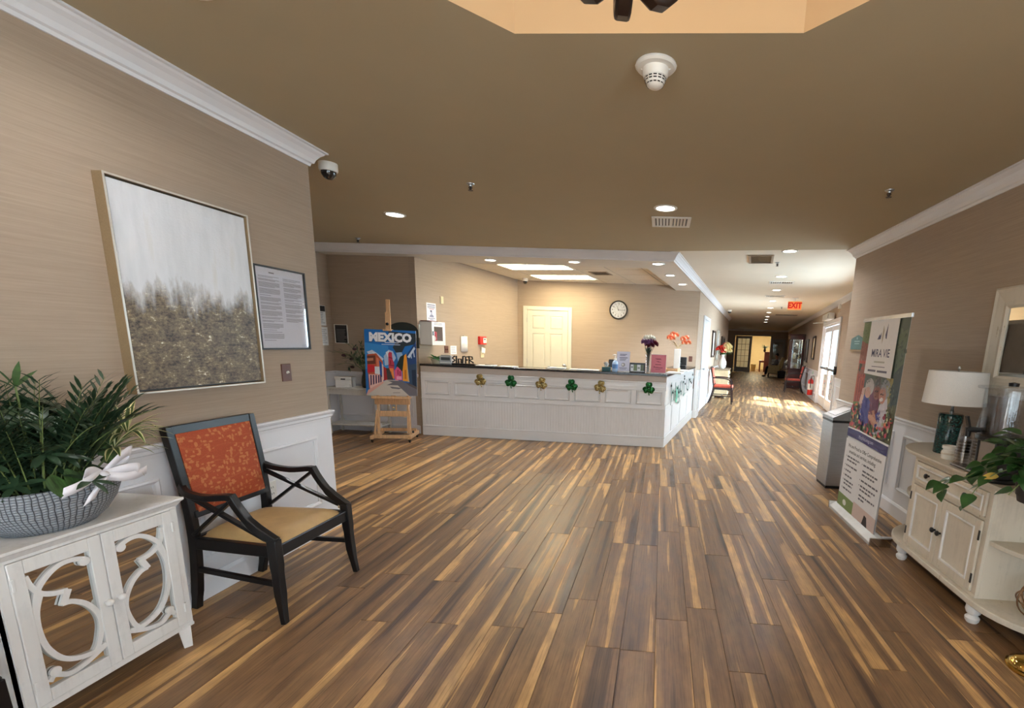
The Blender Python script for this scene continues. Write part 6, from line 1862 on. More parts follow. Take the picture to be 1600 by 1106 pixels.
# ================================================================== CORRIDOR
def side_chair(label, loc, rz, fab):
    """open-arm chair: upholstered seat and back, curved wooden arms"""
    t = thing('armchair', label, 'armchair', loc, rz, None); X = (1, 0, 0)
    wood = mat('dark_mahogany', S(48, 28, 26), rough=.3, var=.15)
    for s in (-1, 1):
        P = spline([(s * .255, -.25, .43), (s * .256, -.255, .22), (s * .265, -.275, 0)], 5); MB().ribbon(P, .034, [.04] * 5 + [.034] * 3 + [.03, .028, .026], X).build('leg', wood, t, smooth=30)
        P = spline([(s * .215, .33, 0), (s * .22, .26, .2), (s * .225, .22, .43), (s * .23, .25, .65), (s * .23, .31, .92)], 5); MB().ribbon(P, .032, .036, X).build('leg', wood, t, smooth=30)
        P = spline([(s * .235, .25, .66), (s * .265, .10, .665), (s * .275, -.08, .655), (s * .272, -.19, .615), (s * .262, -.235, .52), (s * .256, -.24, .42)], 4); MB().ribbon(P, .034, .030, X).build('armrest', wood, t, smooth=30)
        MB().bar((s * .258, -.25, .2), (s * .22, .25, .2), .02, .024).build('stretcher', wood, t)
    MB().bar((-.24, 0, .2), (.24, 0, .2), .02, .024).build('stretcher', wood, t)
    b = MB(); b.box(-.26, -.265, .36, .26, -.24, .42); b.box(-.235, .21, .36, .235, .235, .42)
    for s in (-1, 1): b.bar((s * .25, -.25, .39), (s * .225, .22, .39), .024, .06)
    b.build('seat_frame', wood, t)
    MB().box(-.245, -.27, .405, .245, .215, .475).build('seat_cushion', fab, t, bevel=.025)
    b = MB(); b.bar((0, .225, .50), (0, .29, .90), .42, .05, up=(0, 1, 0)); b.build('back_panel', fab, t, bevel=.018)
    MB().bar((-.235, .315, .925), (.235, .315, .925), .03, .04).build('top_rail', wood, t, bevel=.004)
    MB().bar((-.225, .232, .49), (.225, .232, .49), .026, .035).build('lower_rail', wood, t)
    return t
side_chair('dark wooden armchair with red-orange seat, left in the corridor past the white door', UV(6.22, .40), RZ_CL, REDFAB)
side_chair('dark wooden armchair with red-orange seat, on the right of the corridor by the extinguisher', UV(11.0, 2.52), RZ_CR, mat('deep_red_upholstery', S(196, 84, 70), rough=.8, var=.06, vscale=30))

t = thing('chest', 'pale wooden chest with drawers against the left corridor wall, under the flower vase', 'chest', UV(7.85, .26), RZ_CL)
CHM = mat('pale_limed_wood', S(206, 186, 150), rough=.5, var=.08)
MB().box(-.45, -.20, .07, .45, .22, .80).build('carcass', CHM, t, bevel=.004); MB().box(-.475, -.225, .80, .475, .225, .84).build('chest_top', mat('grey_oak_top', S(150, 134, 112), rough=.4), t, bevel=.005)
for z in (.11, .34, .57):
    for s in (-1, 1):
        d = MB().box(s * .22 - .20, -.214, z, s * .22 + .20, -.20, z + .20).build('drawer', CHM, t, bevel=.004); MB().ball((s * .22, -.228, z + .10), .016, 10, 6).build('knob', BRONZE, d, smooth=60)
for sx in (-1, 1):
    for sy in (-.16, .18): MB().box(sx * .41 - .03, sy - .03, 0, sx * .41 + .03, sy + .03, .07).build('foot', CHM, t)
vz = UV(7.62, .26, .84)
t = thing('flower_vase', 'white pear-shaped vase of red and cream flowers on the corridor chest', 'vase', vz, -TH)
b = MB(); b.lathe([(0, 0), (.065, .002), (.10, .06), (.118, .13), (.10, .22), (.06, .29), (.038, .34), (.036, .37), (.055, .40), (.052, .40), (.03, .37), (0, .36)], 26); b.build('vase', CERAMIC, t, smooth=50)
rf = random.Random(17); b = MB()
for k in range(46):
    a = rf.uniform(0, 6.28); b.leaf((0, 0, .38), (cos(a), sin(a) * .6, rf.uniform(.25, 1.6)), rf.uniform(.16, .32), .035, .6, n=4)
stuff(b.build('leaves', LEAFM, t, smooth=60, fix=False))
for k in range(18):
    a = rf.uniform(0, 6.28); rr = rf.uniform(.03, .24); x = rr * cos(a); z = .55 + rf.uniform(-.06, .16) - abs(x) * .3
    flower_head(t, (x, rr * sin(a) * .6 - .02, z), .075, FR if x < .03 else FC, 8)
def corr_pic(name, label, u, z, w_, h_, v, rz, fm, cols, fw=.05):
    t = thing(name, label, 'picture', UV(u, v, z), rz)
    frame_part(t, w_, h_, fw, .035, fm)
    c = Card(); c.rect(-w_ / 2 + fw * .5, -h_ / 2 + fw * .5, w_ / 2 - fw * .5, h_ / 2 - fw * .5, S(*cols[0]))
    c.rect(-w_ * .26, -h_ * .30, w_ * .26, h_ * .30, S(*cols[1])); c.poly([(-w_ * .26, -h_ * .30), (w_ * .26, -h_ * .30), (w_ * .26, -h_ * .02), (0, h_ * .06), (-w_ * .26, -h_ * .08)], S(*cols[2]))
    o = c.build('picture', t); o.location = (0, -.008, 0); boxo('backing', (-w_ / 2 + .01, -.006, -h_ / 2 + .01, w_ / 2 - .01, 0, h_ / 2 - .01), DARK, t)
DKF = mat('dark_walnut_frame', S(44, 28, 22), rough=.35)
corr_pic('framed_picture', 'dark framed picture on the left corridor wall nearest the white door', 6.75, 1.52, .8, .70, .022, RZ_CL, DKF, ((226, 222, 210), (196, 200, 196), (150, 156, 150)))
corr_pic('framed_picture', 'pale framed picture in the middle of the left corridor wall', 8.2, 1.50, .8, .86, .022, RZ_CL, mat('silver_frame', S(196, 190, 180), rough=.3, metal=.4), ((206, 204, 200), (170, 176, 180), (140, 146, 150)))
corr_pic('framed_picture', 'wide dark framed picture on the left corridor wall, above and beyond the flower vase', 10.6, 1.50, 1.6, .62, .022, RZ_CL, DKF, ((60, 58, 60), (40, 42, 48), (90, 84, 78)))
corr_pic('framed_picture', 'dark framed picture on the right corridor wall, closer to the curio cabinet', 11.9, 1.45, .95, .80, V_R, RZ_CR, DKF, ((90, 74, 70), (70, 60, 76), (110, 96, 80)))
corr_pic('framed_picture', 'dark framed picture with bright mount on the right corridor wall, nearer the exit door', 9.85, 1.54, .72, .72, V_R, RZ_CR, DKF, ((222, 202, 164), (236, 226, 196), (190, 160, 120)))

# fire extinguisher hung low by the exit door
t = thing('fire_extinguisher', 'red fire extinguisher with white label hung low beside the exit door', 'fire extinguisher', UV(8.75, V_R - .10, .14), RZ_CR)
b = MB(); b.lathe([(0, 0), (.07, 0), (.078, .015), (.078, .40), (.06, .45), (.025, .475), (.022, .50)], 24); b.build('cylinder', REDP, t, smooth=45)
b = MB(); b.lathe([(.0788, .16), (.0788, .34)], 24); b.build('cylinder_label', LINEN, t, smooth=60)
b = MB(); b.lathe([(.02, .50), (.026, .505), (.026, .53), (.012, .54)], 14); b.build('valve', STEEL, t, smooth=45)
MB().bar((0, -.02, .545), (.0, .09, .575), .025, .012).build('lever', BLACKP, t, bevel=.002); MB().tube([(.02, 0, .515), (.07, -.02, .50), (.088, -.02, .40), (.09, -.01, .22)], .011, 8).build('hose', BLACKP, t, smooth=60)
MB().box(-.03, .075, .25, .03, .093, .56).build('wall_bracket', STEEL, t)
t = thing('wall_tag', 'small green and white tag on the wainscot beside the extinguisher', 'tag', UV(9.35, V_R - .007, .80), RZ_CR); boxo('tag_card', (-.08, -.004, -.05, .08, 0, .05), mat('mint_card', S(150, 214, 160), rough=.5), t); boxo('tag_stripe', (-.07, -.0052, -.01, .05, -.004, .012), LINEN, t)
# door operator above the exit door
t = thing('door_operator', 'grey automatic door operator box with arm above the exit door', 'door operator', UV(6.55, V_R - .036, 2.26), RZ_CR)
MB().box(-.55, -.14, -.05, .55, 0, .10).build('operator_housing', mat('pale_grey_metal', S(206, 204, 198), rough=.4, metal=.2), t, bevel=.006)
MB().box(.45, -.142, -.03, .53, -.138, .07).build('end_panel', BLACKP, t); MB().bar((-.35, -.10, -.05), (-.35, -.10, -.10), .03, .03).build('spindle', STEEL, t); MB().bar((-.35, -.10, -.09), (-.62, -.34, -.10), .03, .015).build('operator_arm', mat('pale_grey_metal', (.5,) * 3), t)
t = thing('access_reader', 'black card reader on the wall at the near side of the exit door', 'card reader', UV(D3[0] - .13, V_R - .007, 1.03), RZ_CR); MB().box(-.05, -.05, -.09, .05, 0, .09).build('reader_body', BLACKP, t, bevel=.008); boxo('reader_light', (-.01, -.052, .05, .01, -.05, .06), mat('grey_lens', S(120, 120, 120)), t)
t = thing('wall_sounder', 'small white sounder with a conduit on the wall above the exit door', 'alarm', UV(5.5, V_R, 2.46), RZ_CR); MB().box(-.06, -.05, -.05, .06, 0, .05).build('sounder', WHITEP, t, bevel=.008); MB().tube([(-.0, -.008, -.05), (-.05, -.010, -.09), (-.12, -.008, -.12)], .006, 6).build('conduit', IVORYP, t)

# curio cabinet
MAH = mat('red_mahogany', S(74, 30, 26), rough=.28, var=.15)
t = thing('curio_cabinet', 'mahogany curio cabinet with lit glass sides and small ornaments, far right of the corridor', 'cabinet', UV(13.4, 2.68), RZ_CR)
b = MB(); b.box(-.5, -.24, 0, .5, .24, .72); b.build('base', MAH, t, bevel=.006)
for z in (.08, .30, .52): d = MB().box(-.46, -.25, z, .46, -.24, z + .18).build('drawer', MAH, t, bevel=.004); MB().ball((0, -.262, z + .09), .014, 8, 6).build('knob', BRASS, d)
for z in (.08, .30, .52): MB().box(.50, -.20, z, .506, .20, z + .18).build('side_panel', MAH, t, bevel=.003)
MB().box(-.54, -.28, .72, .54, .25, .76).build('waist_moulding', MAH, t, bevel=.01)
for sx in (-1, 1):
    for sy in (-1, 1): MB().box(sx * .47 - .03, sy * .21 - .03, .76, sx * .47 + .03, sy * .21 + .03, 1.86).build('corner_post', MAH, t, bevel=.004)
b = MB(); b.box(-.54, -.28, 1.86, .54, .25, 2.0); b.box(-.58, -.32, 2.0, .58, .26, 2.05); b.build('cornice', MAH, t, bevel=.01)
boxo('mirror_back', (-.44, .195, .76, .44, .205, 1.86), MIRROR, t)
for z in (1.12, 1.48): boxo('glass_shelf', (-.45, -.2, z, .45, .19, z + .008), GLASS, t)
for nm, q in (('glass_side', (.468, -.18, .76, .472, .18, 1.86)), ('glass_side', (-.472, -.18, .76, -.468, .18, 1.86)), ('glass_door', (-.44, -.212, .76, .44, -.208, 1.86))): boxo(nm, q, GLASS, t)
lamp('curio_light', 'AREA', UV(13.4, 2.66, 1.84), 5, (1, .94, .84), size=.5, size_y=.3, direction=(0, 0, -1))
rc = random.Random(2)
for z in (.76, 1.128, 1.488):
    for k in range(5):
        p = UV(13.4, 2.68) + CN * rc.uniform(-.12, .12) + CD * (-.36 + .18 * k)
        tt = thing('figurine', 'tiny ornament on the %s of the curio cabinet' % {.76: 'cabinet floor, lowest row,', 1.128: 'middle glass shelf', 1.488: 'top glass shelf'}[z], 'ornament', (p.x, p.y, z), 0, 'ornaments in the curio cabinet')
        h_ = rc.uniform(.10, .24); b = MB(); b.lathe([(0, 0), (.045, 0), (.05, .015), (.022, .03), (.05, h_ * .5), (.028, h_ * .75)], 12); b.build('body', rc.choice([CERAMIC, FC, mat('grey_pottery', S(120, 116, 120), rough=.3)]), tt, smooth=50)
        MB().ball((0, 0, h_ * .86), .034, 8, 6).build('head', CERAMIC, tt, smooth=60)

# beige armchair with a seated person at the far end
t = thing('wing_armchair', 'beige upholstered armchair turned to the left at the far end of the corridor', 'armchair', UV(20.3, 2.18), RZ_CR)
BEI = mat('beige_upholstery', S(196, 172, 122), rough=.8, var=.05)
MB().box(-.38, -.32, .20, .38, .30, .46).build('seat', BEI, t, bevel=.05); b = MB(); b.bar((0, .26, .40), (0, .44, 1.06), .72, .16, up=(0, 1, 0)); b.build('backrest', BEI, t, bevel=.05)
for s in (-1, 1): MB().box(s * .39 - .08, -.30, .20, s * .39 + .08, .26, .64).build('armrest', BEI, t, bevel=.05)
for sx in (-1, 1):
    for sy in (-1, 1): MB().bar((sx * .36, sy * .25, .20), (sx * .37, sy * .27, 0), .05, .05, w1=.03, h1=.03).build('leg', DKF, t)

def skin_body(name, V, E, R, m, parent, sub=2):
    me = bpy.data.meshes.new(name); me.from_pydata(V, E, []); me.materials.append(m)
    o = bpy.data.objects.new(name, me); COL.objects.link(o); o.parent = parent
    o.modifiers.new('skin', 'SKIN').use_smooth_shade = True
    for i, r in enumerate(R): me.skin_vertices[0].data[i].radius = r if isinstance(r, tuple) else (r, r)
    me.skin_vertices[0].data[0].use_root = True
    s = o.modifiers.new('sub', 'SUBSURF'); s.levels = sub; s.render_levels = sub
    return o
t = thing('person', 'person with dark hair in dark trousers sitting in the far beige armchair', 'person', UV(20.3, 2.18), RZ_CR)
SKIN = mat('skin', S(186, 134, 106), rough=.5)
V = [(0, .06, .52), (0, .10, .70), (0, .13, .92), (0, .12, 1.02), (0, .08, 1.09), (0, .06, 1.17),
     (.17, .12, .90), (.22, .05, .68), (.16, -.14, .62), (.13, -.22, .60), (-.17, .12, .90), (-.22, .05, .68), (-.16, -.14, .62), (-.13, -.22, .60),
     (.10, .02, .53), (.11, -.36, .52), (.11, -.40, .12), (.11, -.50, .05), (-.10, .02, .53), (-.11, -.36, .52), (-.11, -.42, .12), (-.11, -.52, .05)]
E_ = [(0, 1), (1, 2), (2, 3), (3, 4), (4, 5), (2, 6), (6, 7), (7, 8), (8, 9), (2, 10), (10, 11), (11, 12), (12, 13), (0, 14), (14, 15), (15, 16), (16, 17), (0, 18), (18, 19), (19, 20), (20, 21)]
RAD = [.12, .12, .12, .05, .075, .085, .055, .04, .032, .03, .055, .04, .032, .03, .08, .06, .04, .03, .08, .06, .04, .03]
for w_, sg in ((9, 1), (13, -1)):            # palm and five bent fingers on each hand, resting on the lap
    for q, (dx, L) in enumerate(((-.030, .070), (-.011, .082), (.009, .078), (.027, .060), (-.045 * sg, .042))):
        n0 = len(V); a = Vector(V[w_]); th_ = q == 4
        V += [tuple(a + Vector((dx * (1 if not th_ else .8), -.035 if not th_ else -.010, 0))), tuple(a + Vector((dx * 1.15, -.04 - L * .5, -.004))), tuple(a + Vector((dx * 1.15, -.035 - L, -.022)))]
        E_ += [(w_, n0), (n0, n0 + 1), (n0 + 1, n0 + 2)]; RAD += [.011, .009, .008]
skin_body('body', V, E_, RAD, SKIN, t)
for s in (-1, 1): MB().ball((s * .03, -.012, 1.165), .011, 8, 6).build('eye', BLACKP, t, smooth=60); MB().ball((s * .082, .07, 1.15), .022, 8, 6, (.4, 1, 1.3)).build('ear', SKIN, t, smooth=60)
MB().ball((0, -.026, 1.135), .016, 8, 6, (.8, 1, 1.3)).build('nose', SKIN, t, smooth=60); MB().ball((0, -.014, 1.098), .020, 8, 6, (1.2, .4, .35)).build('mouth', mat('lip_tone', S(150, 84, 80)), t, smooth=60)
skin_body('top', V[:3] + V[6:9] + V[10:13], [(0, 1), (1, 2), (2, 3), (3, 4), (4, 5), (2, 6), (6, 7), (7, 8)], [.14, .14, .135, .07, .055, .045, .07, .055, .045], mat('grey_knit', S(120, 118, 122), rough=.9), t)
skin_body('trousers', [V[0], V[14], V[15], V[16], V[18], V[19], V[20]], [(0, 1), (1, 2), (2, 3), (0, 4), (4, 5), (5, 6)], [.14, .098, .075, .058, .098, .075, .058], mat('black_cloth', S(24, 24, 28), rough=.9), t)
skin_body('hair', [(0, .13, 1.10), (0, .11, 1.20), (0, .05, 1.245)], [(0, 1), (1, 2)], [.07, .095, .07], mat('dark_hair', S(28, 22, 20), rough=.6), t)
for s in (-1, 1): MB().ball((s * .11, -.50, .045), .05, 10, 6, (.9, 2.0, .8)).build('shoe', BLACKP, t, smooth=60)
t = thing('tote_bag', 'black bag standing on the floor behind the beige armchair', 'bag', UV(19.6, 2.55), -TH)
b = MB(); b.bar((0, 0, 0), (0, 0, .36), .34, .26, up=(0, 1, 0), w1=.42, h1=.16); b.build('bag_body', mat('black_canvas', S(20, 20, 22), rough=.85), t, bevel=.03); b = MB(); b.tube([(-.1, 0, .35), (-.08, 0, .47), (.08, 0, .47), (.1, 0, .35)], .012, 6); b.build('handle', BLACKP, t, smooth=60)
t = thing('side_table', 'small dark side table with a white flower pot beside the curio cabinet', 'table', UV(15.3, 2.55), -TH)
b = MB(); b.lathe([(.22, .60), (.23, .62), (.22, .64)], 24); b.build('table_top', DKF, t, smooth=40); b = MB(); b.lathe([(.15, 0), (.14, .02), (.03, .05), (.03, .60)], 16); b.build('pedestal', DKF, t, smooth=40)
t = thing('flower_pot', 'white flowers in a pot on the small side table beside the curio cabinet', 'plant', UV(15.3, 2.55, .64), -TH)
b = MB(); b.lathe([(.06, 0), (.08, .14), (.07, .14), (.05, .02)], 16); b.build('pot', CERAMIC, t, smooth=50)
for k in range(12): a = k * 2.4; flower_head(t, (.10 * sqrt(k / 12) * cos(a), .10 * sqrt(k / 12) * sin(a), .30 + .03 * cos(k)), .06, FW, 7)
b = MB()
for k in range(16): a = k * .8; b.leaf((0, 0, .12), (cos(a), sin(a), 1.1), .16, .04, .6, n=3)
stuff(b.build('leaves', LEAFM, t, smooth=60, fix=False))
# sitting room beyond the french doors
t = thing('piano', 'brown upright piano in the bright room beyond the french doors', 'piano', UV(26.4, 1.75), RZ_CR)
PB = mat('brown_piano_wood', S(120, 58, 40), rough=.3, var=.1)
MB().box(-.7, -.02, .0, .7, .32, 1.25).build('case', PB, t, bevel=.01); MB().box(-.7, -.32, .60, .7, -.02, .72).build('key_bed', PB, t, bevel=.01); MB().box(-.62, -.31, .72, .62, -.16, .735).build('keys', WHITEP, t); MB().box(-.73, -.05, 1.25, .73, .34, 1.28).build('lid', PB, t, bevel=.005)
for s in (-1, 1): MB().box(s * .64 - .05, -.30, 0, s * .64 + .05, -.22, .60).build('leg', PB, t, bevel=.005)
t = thing('dark_vase', 'dark leafy arrangement standing on the brown piano', 'plant', UV(26.1, 1.72, 1.28), 0)
b = MB(); b.lathe([(.06, 0), (.09, .1), (.05, .2), (.06, .22)], 14); b.build('vase', DARK, t, smooth=50); b = MB()
for k in range(30): a = k * 2.4; b.leaf((0, 0, .2), (cos(a), sin(a), rc.uniform(.3, 1.6)), rc.uniform(.2, .4), .06, .6, n=3)
stuff(b.build('leaves', LEAFD, t, smooth=60, fix=False))
t = thing('shelf_unit', 'white shelf unit in the bright room, left of the door gap', 'shelf', UV(27.6, .55), -TH)
for s in (-1, 1): MB().box(s * .25 - .015, -.15, 0, s * .25 + .015, .15, .95).build('side_panel', WHITEP, t)
for z in (.06, .36, .66, .93): MB().box(-.235, -.15, z, .235, .15, z + .025).build('shelf_board', WHITEP, t)
MB().box(-.24, .145, .06, .24, .16, .95).build('back_panel', LINEN, t)
for z, m_, c_ in ((.085, BLACKP, 'black'), (.685, mat('dark_blue_cloth', S(40, 52, 84), rough=.8), 'dark blue')):
    tt = thing('storage_box', '%s box on the white shelf unit beyond the french doors' % c_, 'box', UV(27.6, .55, z), -TH); MB().box(-.18, -.12, 0, .18, .12, .17).build('box_body', m_, tt, bevel=.01); MB().box(-.19, -.13, .17, .19, .13, .19).build('lid', m_, tt, bevel=.004)
t = thing('waste_bin', 'cream waste bin standing before the piano in the bright room', 'bin', UV(26.0, 1.08), -TH)
b = MB(); b.lathe([(.0, 0), (.14, 0), (.17, .44), (.165, .44), (.13, .01)], 20); b.build('bin', mat('cream_plastic', S(228, 212, 160), rough=.4), t, smooth=50); b = MB(); b.lathe([(.175, .43), (.18, .44), (.175, .46), (.165, .46)], 20); b.build('rim', IVORYP, t, smooth=40)
t = thing('ceiling_lamp', 'dark ringed pendant lamp in the bright room beyond the french doors', 'ceiling light', UV(26.0, 1.35, 2.75), 0)
b = MB(); b.tube([(0, 0, 0), (0, 0, -.42)], .01, 6); b.build('stem', BRONZE, t); b = MB(); b.tube([(.2 * cos(k * pi / 12), .2 * sin(k * pi / 12), -.45) for k in range(25)], .018, 6, caps=False); b.build('ring', BRONZE, t, smooth=60); b = MB()
for k in range(3): a = k * 2.1; b.tube([(0, 0, -.40), (.2 * cos(a), .2 * sin(a), -.45)], .008, 6)
b.build('spokes', BRONZE, t)

# ================================================================== RIGHT SIDE OF THE LOBBY
t = thing('waste_bin', 'steel waste bin with sloping hinged hood, against the right wall behind the banner', 'bin', (1.962, 5.165, 0), RZ_RIGHT)
w_, d_ = .155, .155
b = MB()
v = [(-w_, -d_, .03), (w_, -d_, .03), (w_, d_, .03), (-w_, d_, .03), (-w_, -d_, .715), (w_, -d_, .715), (w_, d_, .715), (-w_, d_, .715)]
b.add(v, [(3, 2, 1, 0), (4, 5, 6, 7), (0, 1, 5, 4), (1, 2, 6, 5), (2, 3, 7, 6), (3, 0, 4, 7)]); b.build('bin_body', STEEL, t, bevel=.006)
MB().box(-w_ + .008, -d_ + .008, 0, w_ - .008, d_ - .008, .03).build('plinth', BLACKP, t)
MB().box(-w_ - .003, -d_ - .003, .712, w_ + .003, d_ + .003, .735).build('collar', BLACKP, t, bevel=.002)
P = [(-d_ - .004, .735), (d_ + .004, .735), (d_ + .004, .86), (.06, .868), (-d_ - .004, .765)]
b = MB(); fr_m = Matrix(((0, 0, 1, 0), (1, 0, 0, 0), (0, 1, 0, 0), (0, 0, 0, 1))); b.prism(P, -w_ - .004, w_ + .004, fr_m); b.build('hood', mat('hood_steel', S(150, 152, 152), rough=.28, metal=.85, var=.04), t, bevel=.004)
b = MB(); a0, a1 = Vector((0, -d_ + .035, .787)), Vector((0, .03, .860)); b.bar(a0 + Vector((0, 0, -.004)), a1 + Vector((0, 0, -.004)), .23, .008, up=(0, -.45, 1)); b.build('push_flap', STEEL, t, bevel=.002)

# roll-up banner
BX = 1.715
t = thing('rollup_banner', 'tall MIRA VIE roll-up banner showing three hugging people, on a silver base', 'banner', (BX, 3.935, 0), RZ_RIGHT)
b = MB(); b.prism([(-.075, .0), (.075, .0), (.075, .02), (.03, .06), (-.02, .065), (-.075, .028)], -.44, .44, Matrix(((0, 0, 1, 0), (1, 0, 0, 0), (0, 1, 0, 0), (0, 0, 0, 1)))); b.build('base_cassette', mat('satin_aluminium', S(222, 224, 226), rough=.22, metal=.6), t, bevel=.004)
for s in (-1, 1): MB().box(s * .445 - .006, -.08, 0, s * .445 + .006, .08, .068).build('end_cap', CHROME, t, bevel=.003)
MB().box(.25, .0, .0, .29, .2, .012).build('swing_foot', CHROME, t, bevel=.002)
lean = -.068 / 1.65
sh_ = bpy.data.objects.new('banner_sheet', None)
def bw(x, z): return (x - lean * (z - .06) * 1.0 - .02, z)
BW, BZ0, BZ1 = .385, .06, 1.70
def bq(x, y):          # x 0..1 across, y 0..1 from the top
    X, Z = (x - .5) * 2 * BW, BZ1 - y * (BZ1 - BZ0)
    return bw(X, Z)
b = MB(); q = [bq(0, 0), bq(1, 0), bq(1, 1), bq(0, 1)]
b.prism(q[::-1], .009, .011, YF); b.build('banner_backing', mat('grey_banner_back', S(190, 190, 190), rough=.6), t)
c = Card()
def BP(pts, col): c.poly([bq(*p) for p in pts][::-1], S(*col))
def BR(x0, y0, x1, y1, col): BP([(x0, y0), (x1, y0), (x1, y1), (x0, y1)], col)
BR(0, 0, 1, 1, (226, 226, 228))
# photo field
BR(0, 0, 1, .565, (92, 108, 84))
BP([(.0, 0), (.18, 0), (.18, .12), (0, .10)], (104, 122, 82)); BP([(0, .10), (.2, .12), (.2, .30), (0, .30)], (140, 86, 74)); BR(0, .20, .22, .215, (176, 74, 60)); BR(0, .235, .2, .245, (176, 74, 60)); BP([(0, .27), (.28, .27), (.24, .42), (0, .44)], (172, 78, 58))
for x in (.04, .10, .16): BR(x, .27, x + .02, .42, (120, 52, 44))
BP([(.03, .215), (.10, .22), (.06, .26), (.02, .25)], (42, 54, 40)); BP([(.78, 0), (1, 0), (1, .40), (.82, .42)], (74, 88, 78)); BP([(.80, .08), (1, .05), (1, .22), (.86, .25)], (88, 104, 84)); BP([(.84, .25), (1, .2), (1, .42), (.84, .44)], (62, 76, 76))
BP([(.22, .27), (.84, .27), (.84, .36), (.22, .34)], (86, 96, 92)); BP([(.72, .27), (.86, .27), (.86, .38), (.76, .42)], (150, 140, 92))
BP([(0, .42), (.2, .41), (.25, .56), (0, .56)], (110, 140, 74)); BP([(.8, .40), (1, .38), (1, .56), (.8, .56)], (96, 92, 66))
# people
BP([(.40, .34), (.62, .33), (.66, .50), (.42, .52)], (112, 56, 82))
BP([(.18, .40), (.30, .36), (.44, .40), (.46, .52), (.20, .53)], (72, 70, 140)); BP([(.16, .42), (.20, .34), (.27, .33), (.24, .44), (.26, .48), (.20, .47)], (214, 178, 166))
BP([(.66, .40), (.80, .36), (.84, .42), (.80, .54), (.58, .55), (.62, .46)], (206, 200, 208)); BP([(.58, .46), (.68, .42), (.72, .46), (.64, .52)], (84, 82, 150))
BP([(.44, .45), (.56, .43), (.64, .48), (.62, .52), (.54, .50), (.44, .475)], (204, 150, 128))
def bdisc(x, y, rx, ry, col, a=0.0):
    p = bq(x, y); c.disc(p[0], p[1], rx * 2 * BW, S(*col), ry * (BZ1 - BZ0), 18, a)
bdisc(.37, .325, .105, .042, (196, 188, 184)); bdisc(.345, .355, .07, .028, (204, 160, 146)); bdisc(.57, .305, .10, .036, (110, 108, 108)); bdisc(.555, .345, .075, .036, (150, 98, 88)); bdisc(.735, .325, .10, .046, (150, 152, 156)); bdisc(.69, .355, .075, .040, (188, 132, 116)); bdisc(.685, .373, .034, .009, (236, 226, 222))
for x, y in ((.665, .348), (.71, .348), (.535, .338), (.575, .338)): bdisc(x, y, .012, .004, (60, 44, 44))
rb = random.Random(9)
c.step = .00001
def dabs(cx, cy, rx, ry, col, n, sz=.016, dv=26, ang=None):
    """small strokes of print tone scattered over one area of the picture"""
    for _ in range(n):
        a, r = rb.random() * 6.283, sqrt(rb.random()); k = rb.uniform(-dv, dv)
        p = bq(cx + rx * r * cos(a), cy + ry * r * sin(a)); w_ = rb.uniform(.5, 1.2) * sz
        c.disc(p[0], p[1], w_ * 2 * BW, S(*[max(8, min(250, q + k * f)) for q, f in zip(col, (1, 1, .9))]), w_ * BW * rb.uniform(.5, 1.4), 7, rb.random() * 3 if ang is None else ang)
dabs(.10, .06, .09, .05, (104, 122, 82), 26, .022); dabs(.9, .14, .1, .13, (80, 94, 82), 40, .026, 20); dabs(.92, .34, .08, .08, (66, 80, 76), 24, .024); dabs(.10, .16, .1, .05, (140, 92, 80), 20, .022); dabs(.12, .34, .10, .07, (164, 76, 58), 26, .02, 40)
dabs(.12, .48, .11, .07, (104, 134, 72), 34, .02, 34); dabs(.90, .46, .09, .07, (94, 96, 68), 30, .02, 34); dabs(.5, .29, .28, .02, (88, 98, 94), 24, .024, 18); dabs(.80, .32, .04, .05, (150, 140, 92), 12, .02)
dabs(.32, .45, .11, .06, (70, 68, 138), 46, .02, 22); dabs(.52, .43, .09, .06, (110, 54, 80), 34, .018, 26); dabs(.72, .46, .08, .07, (204, 198, 206), 34, .018, 18); dabs(.64, .48, .04, .025, (82, 80, 150), 10, .014)
dabs(.37, .318, .085, .032, (192, 184, 180), 30, .014, 24); dabs(.57, .298, .08, .026, (108, 106, 108), 26, .014, 28); dabs(.735, .312, .085, .034, (150, 152, 156), 30, .014, 28); dabs(.345, .358, .05, .018, (202, 160, 146), 14, .012, 14); dabs(.555, .348, .05, .022, (148, 96, 86), 16, .012, 18); dabs(.69, .352, .05, .024, (186, 130, 114), 14, .011, 16)
for x, y in ((.665, .350), (.71, .350), (.535, .342), (.575, .342)): bdisc(x, y, .012, .0035, (60, 44, 44))
bdisc(.685, .376, .032, .007, (238, 230, 226)); bdisc(.556, .366, .022, .004, (120, 50, 56))
for k in range(5): p = (.47 + .030 * k, .462 + .006 * k); BP([(p[0], p[1]), (p[0] + .10, p[1] - .006), (p[0] + .10, p[1] + .004), (p[0], p[1] + .008)], (206, 156, 136))
for k in range(230):
    x = rb.random(); y = .465 + rb.random() * .115 - (.05 if x > .80 or x < .2 else 0) * rb.random()
    if .24 < x < .80 and y < .505: continue
    bdisc(x, y, rb.uniform(.010, .030), rb.uniform(.005, .013), rb.choice([(184, 66, 84), (206, 84, 96), (60, 78, 52), (48, 60, 50), (88, 110, 66), (210, 120, 84), (52, 40, 56), (190, 190, 150), (150, 50, 72), (40, 48, 40), (70, 84, 58)]))
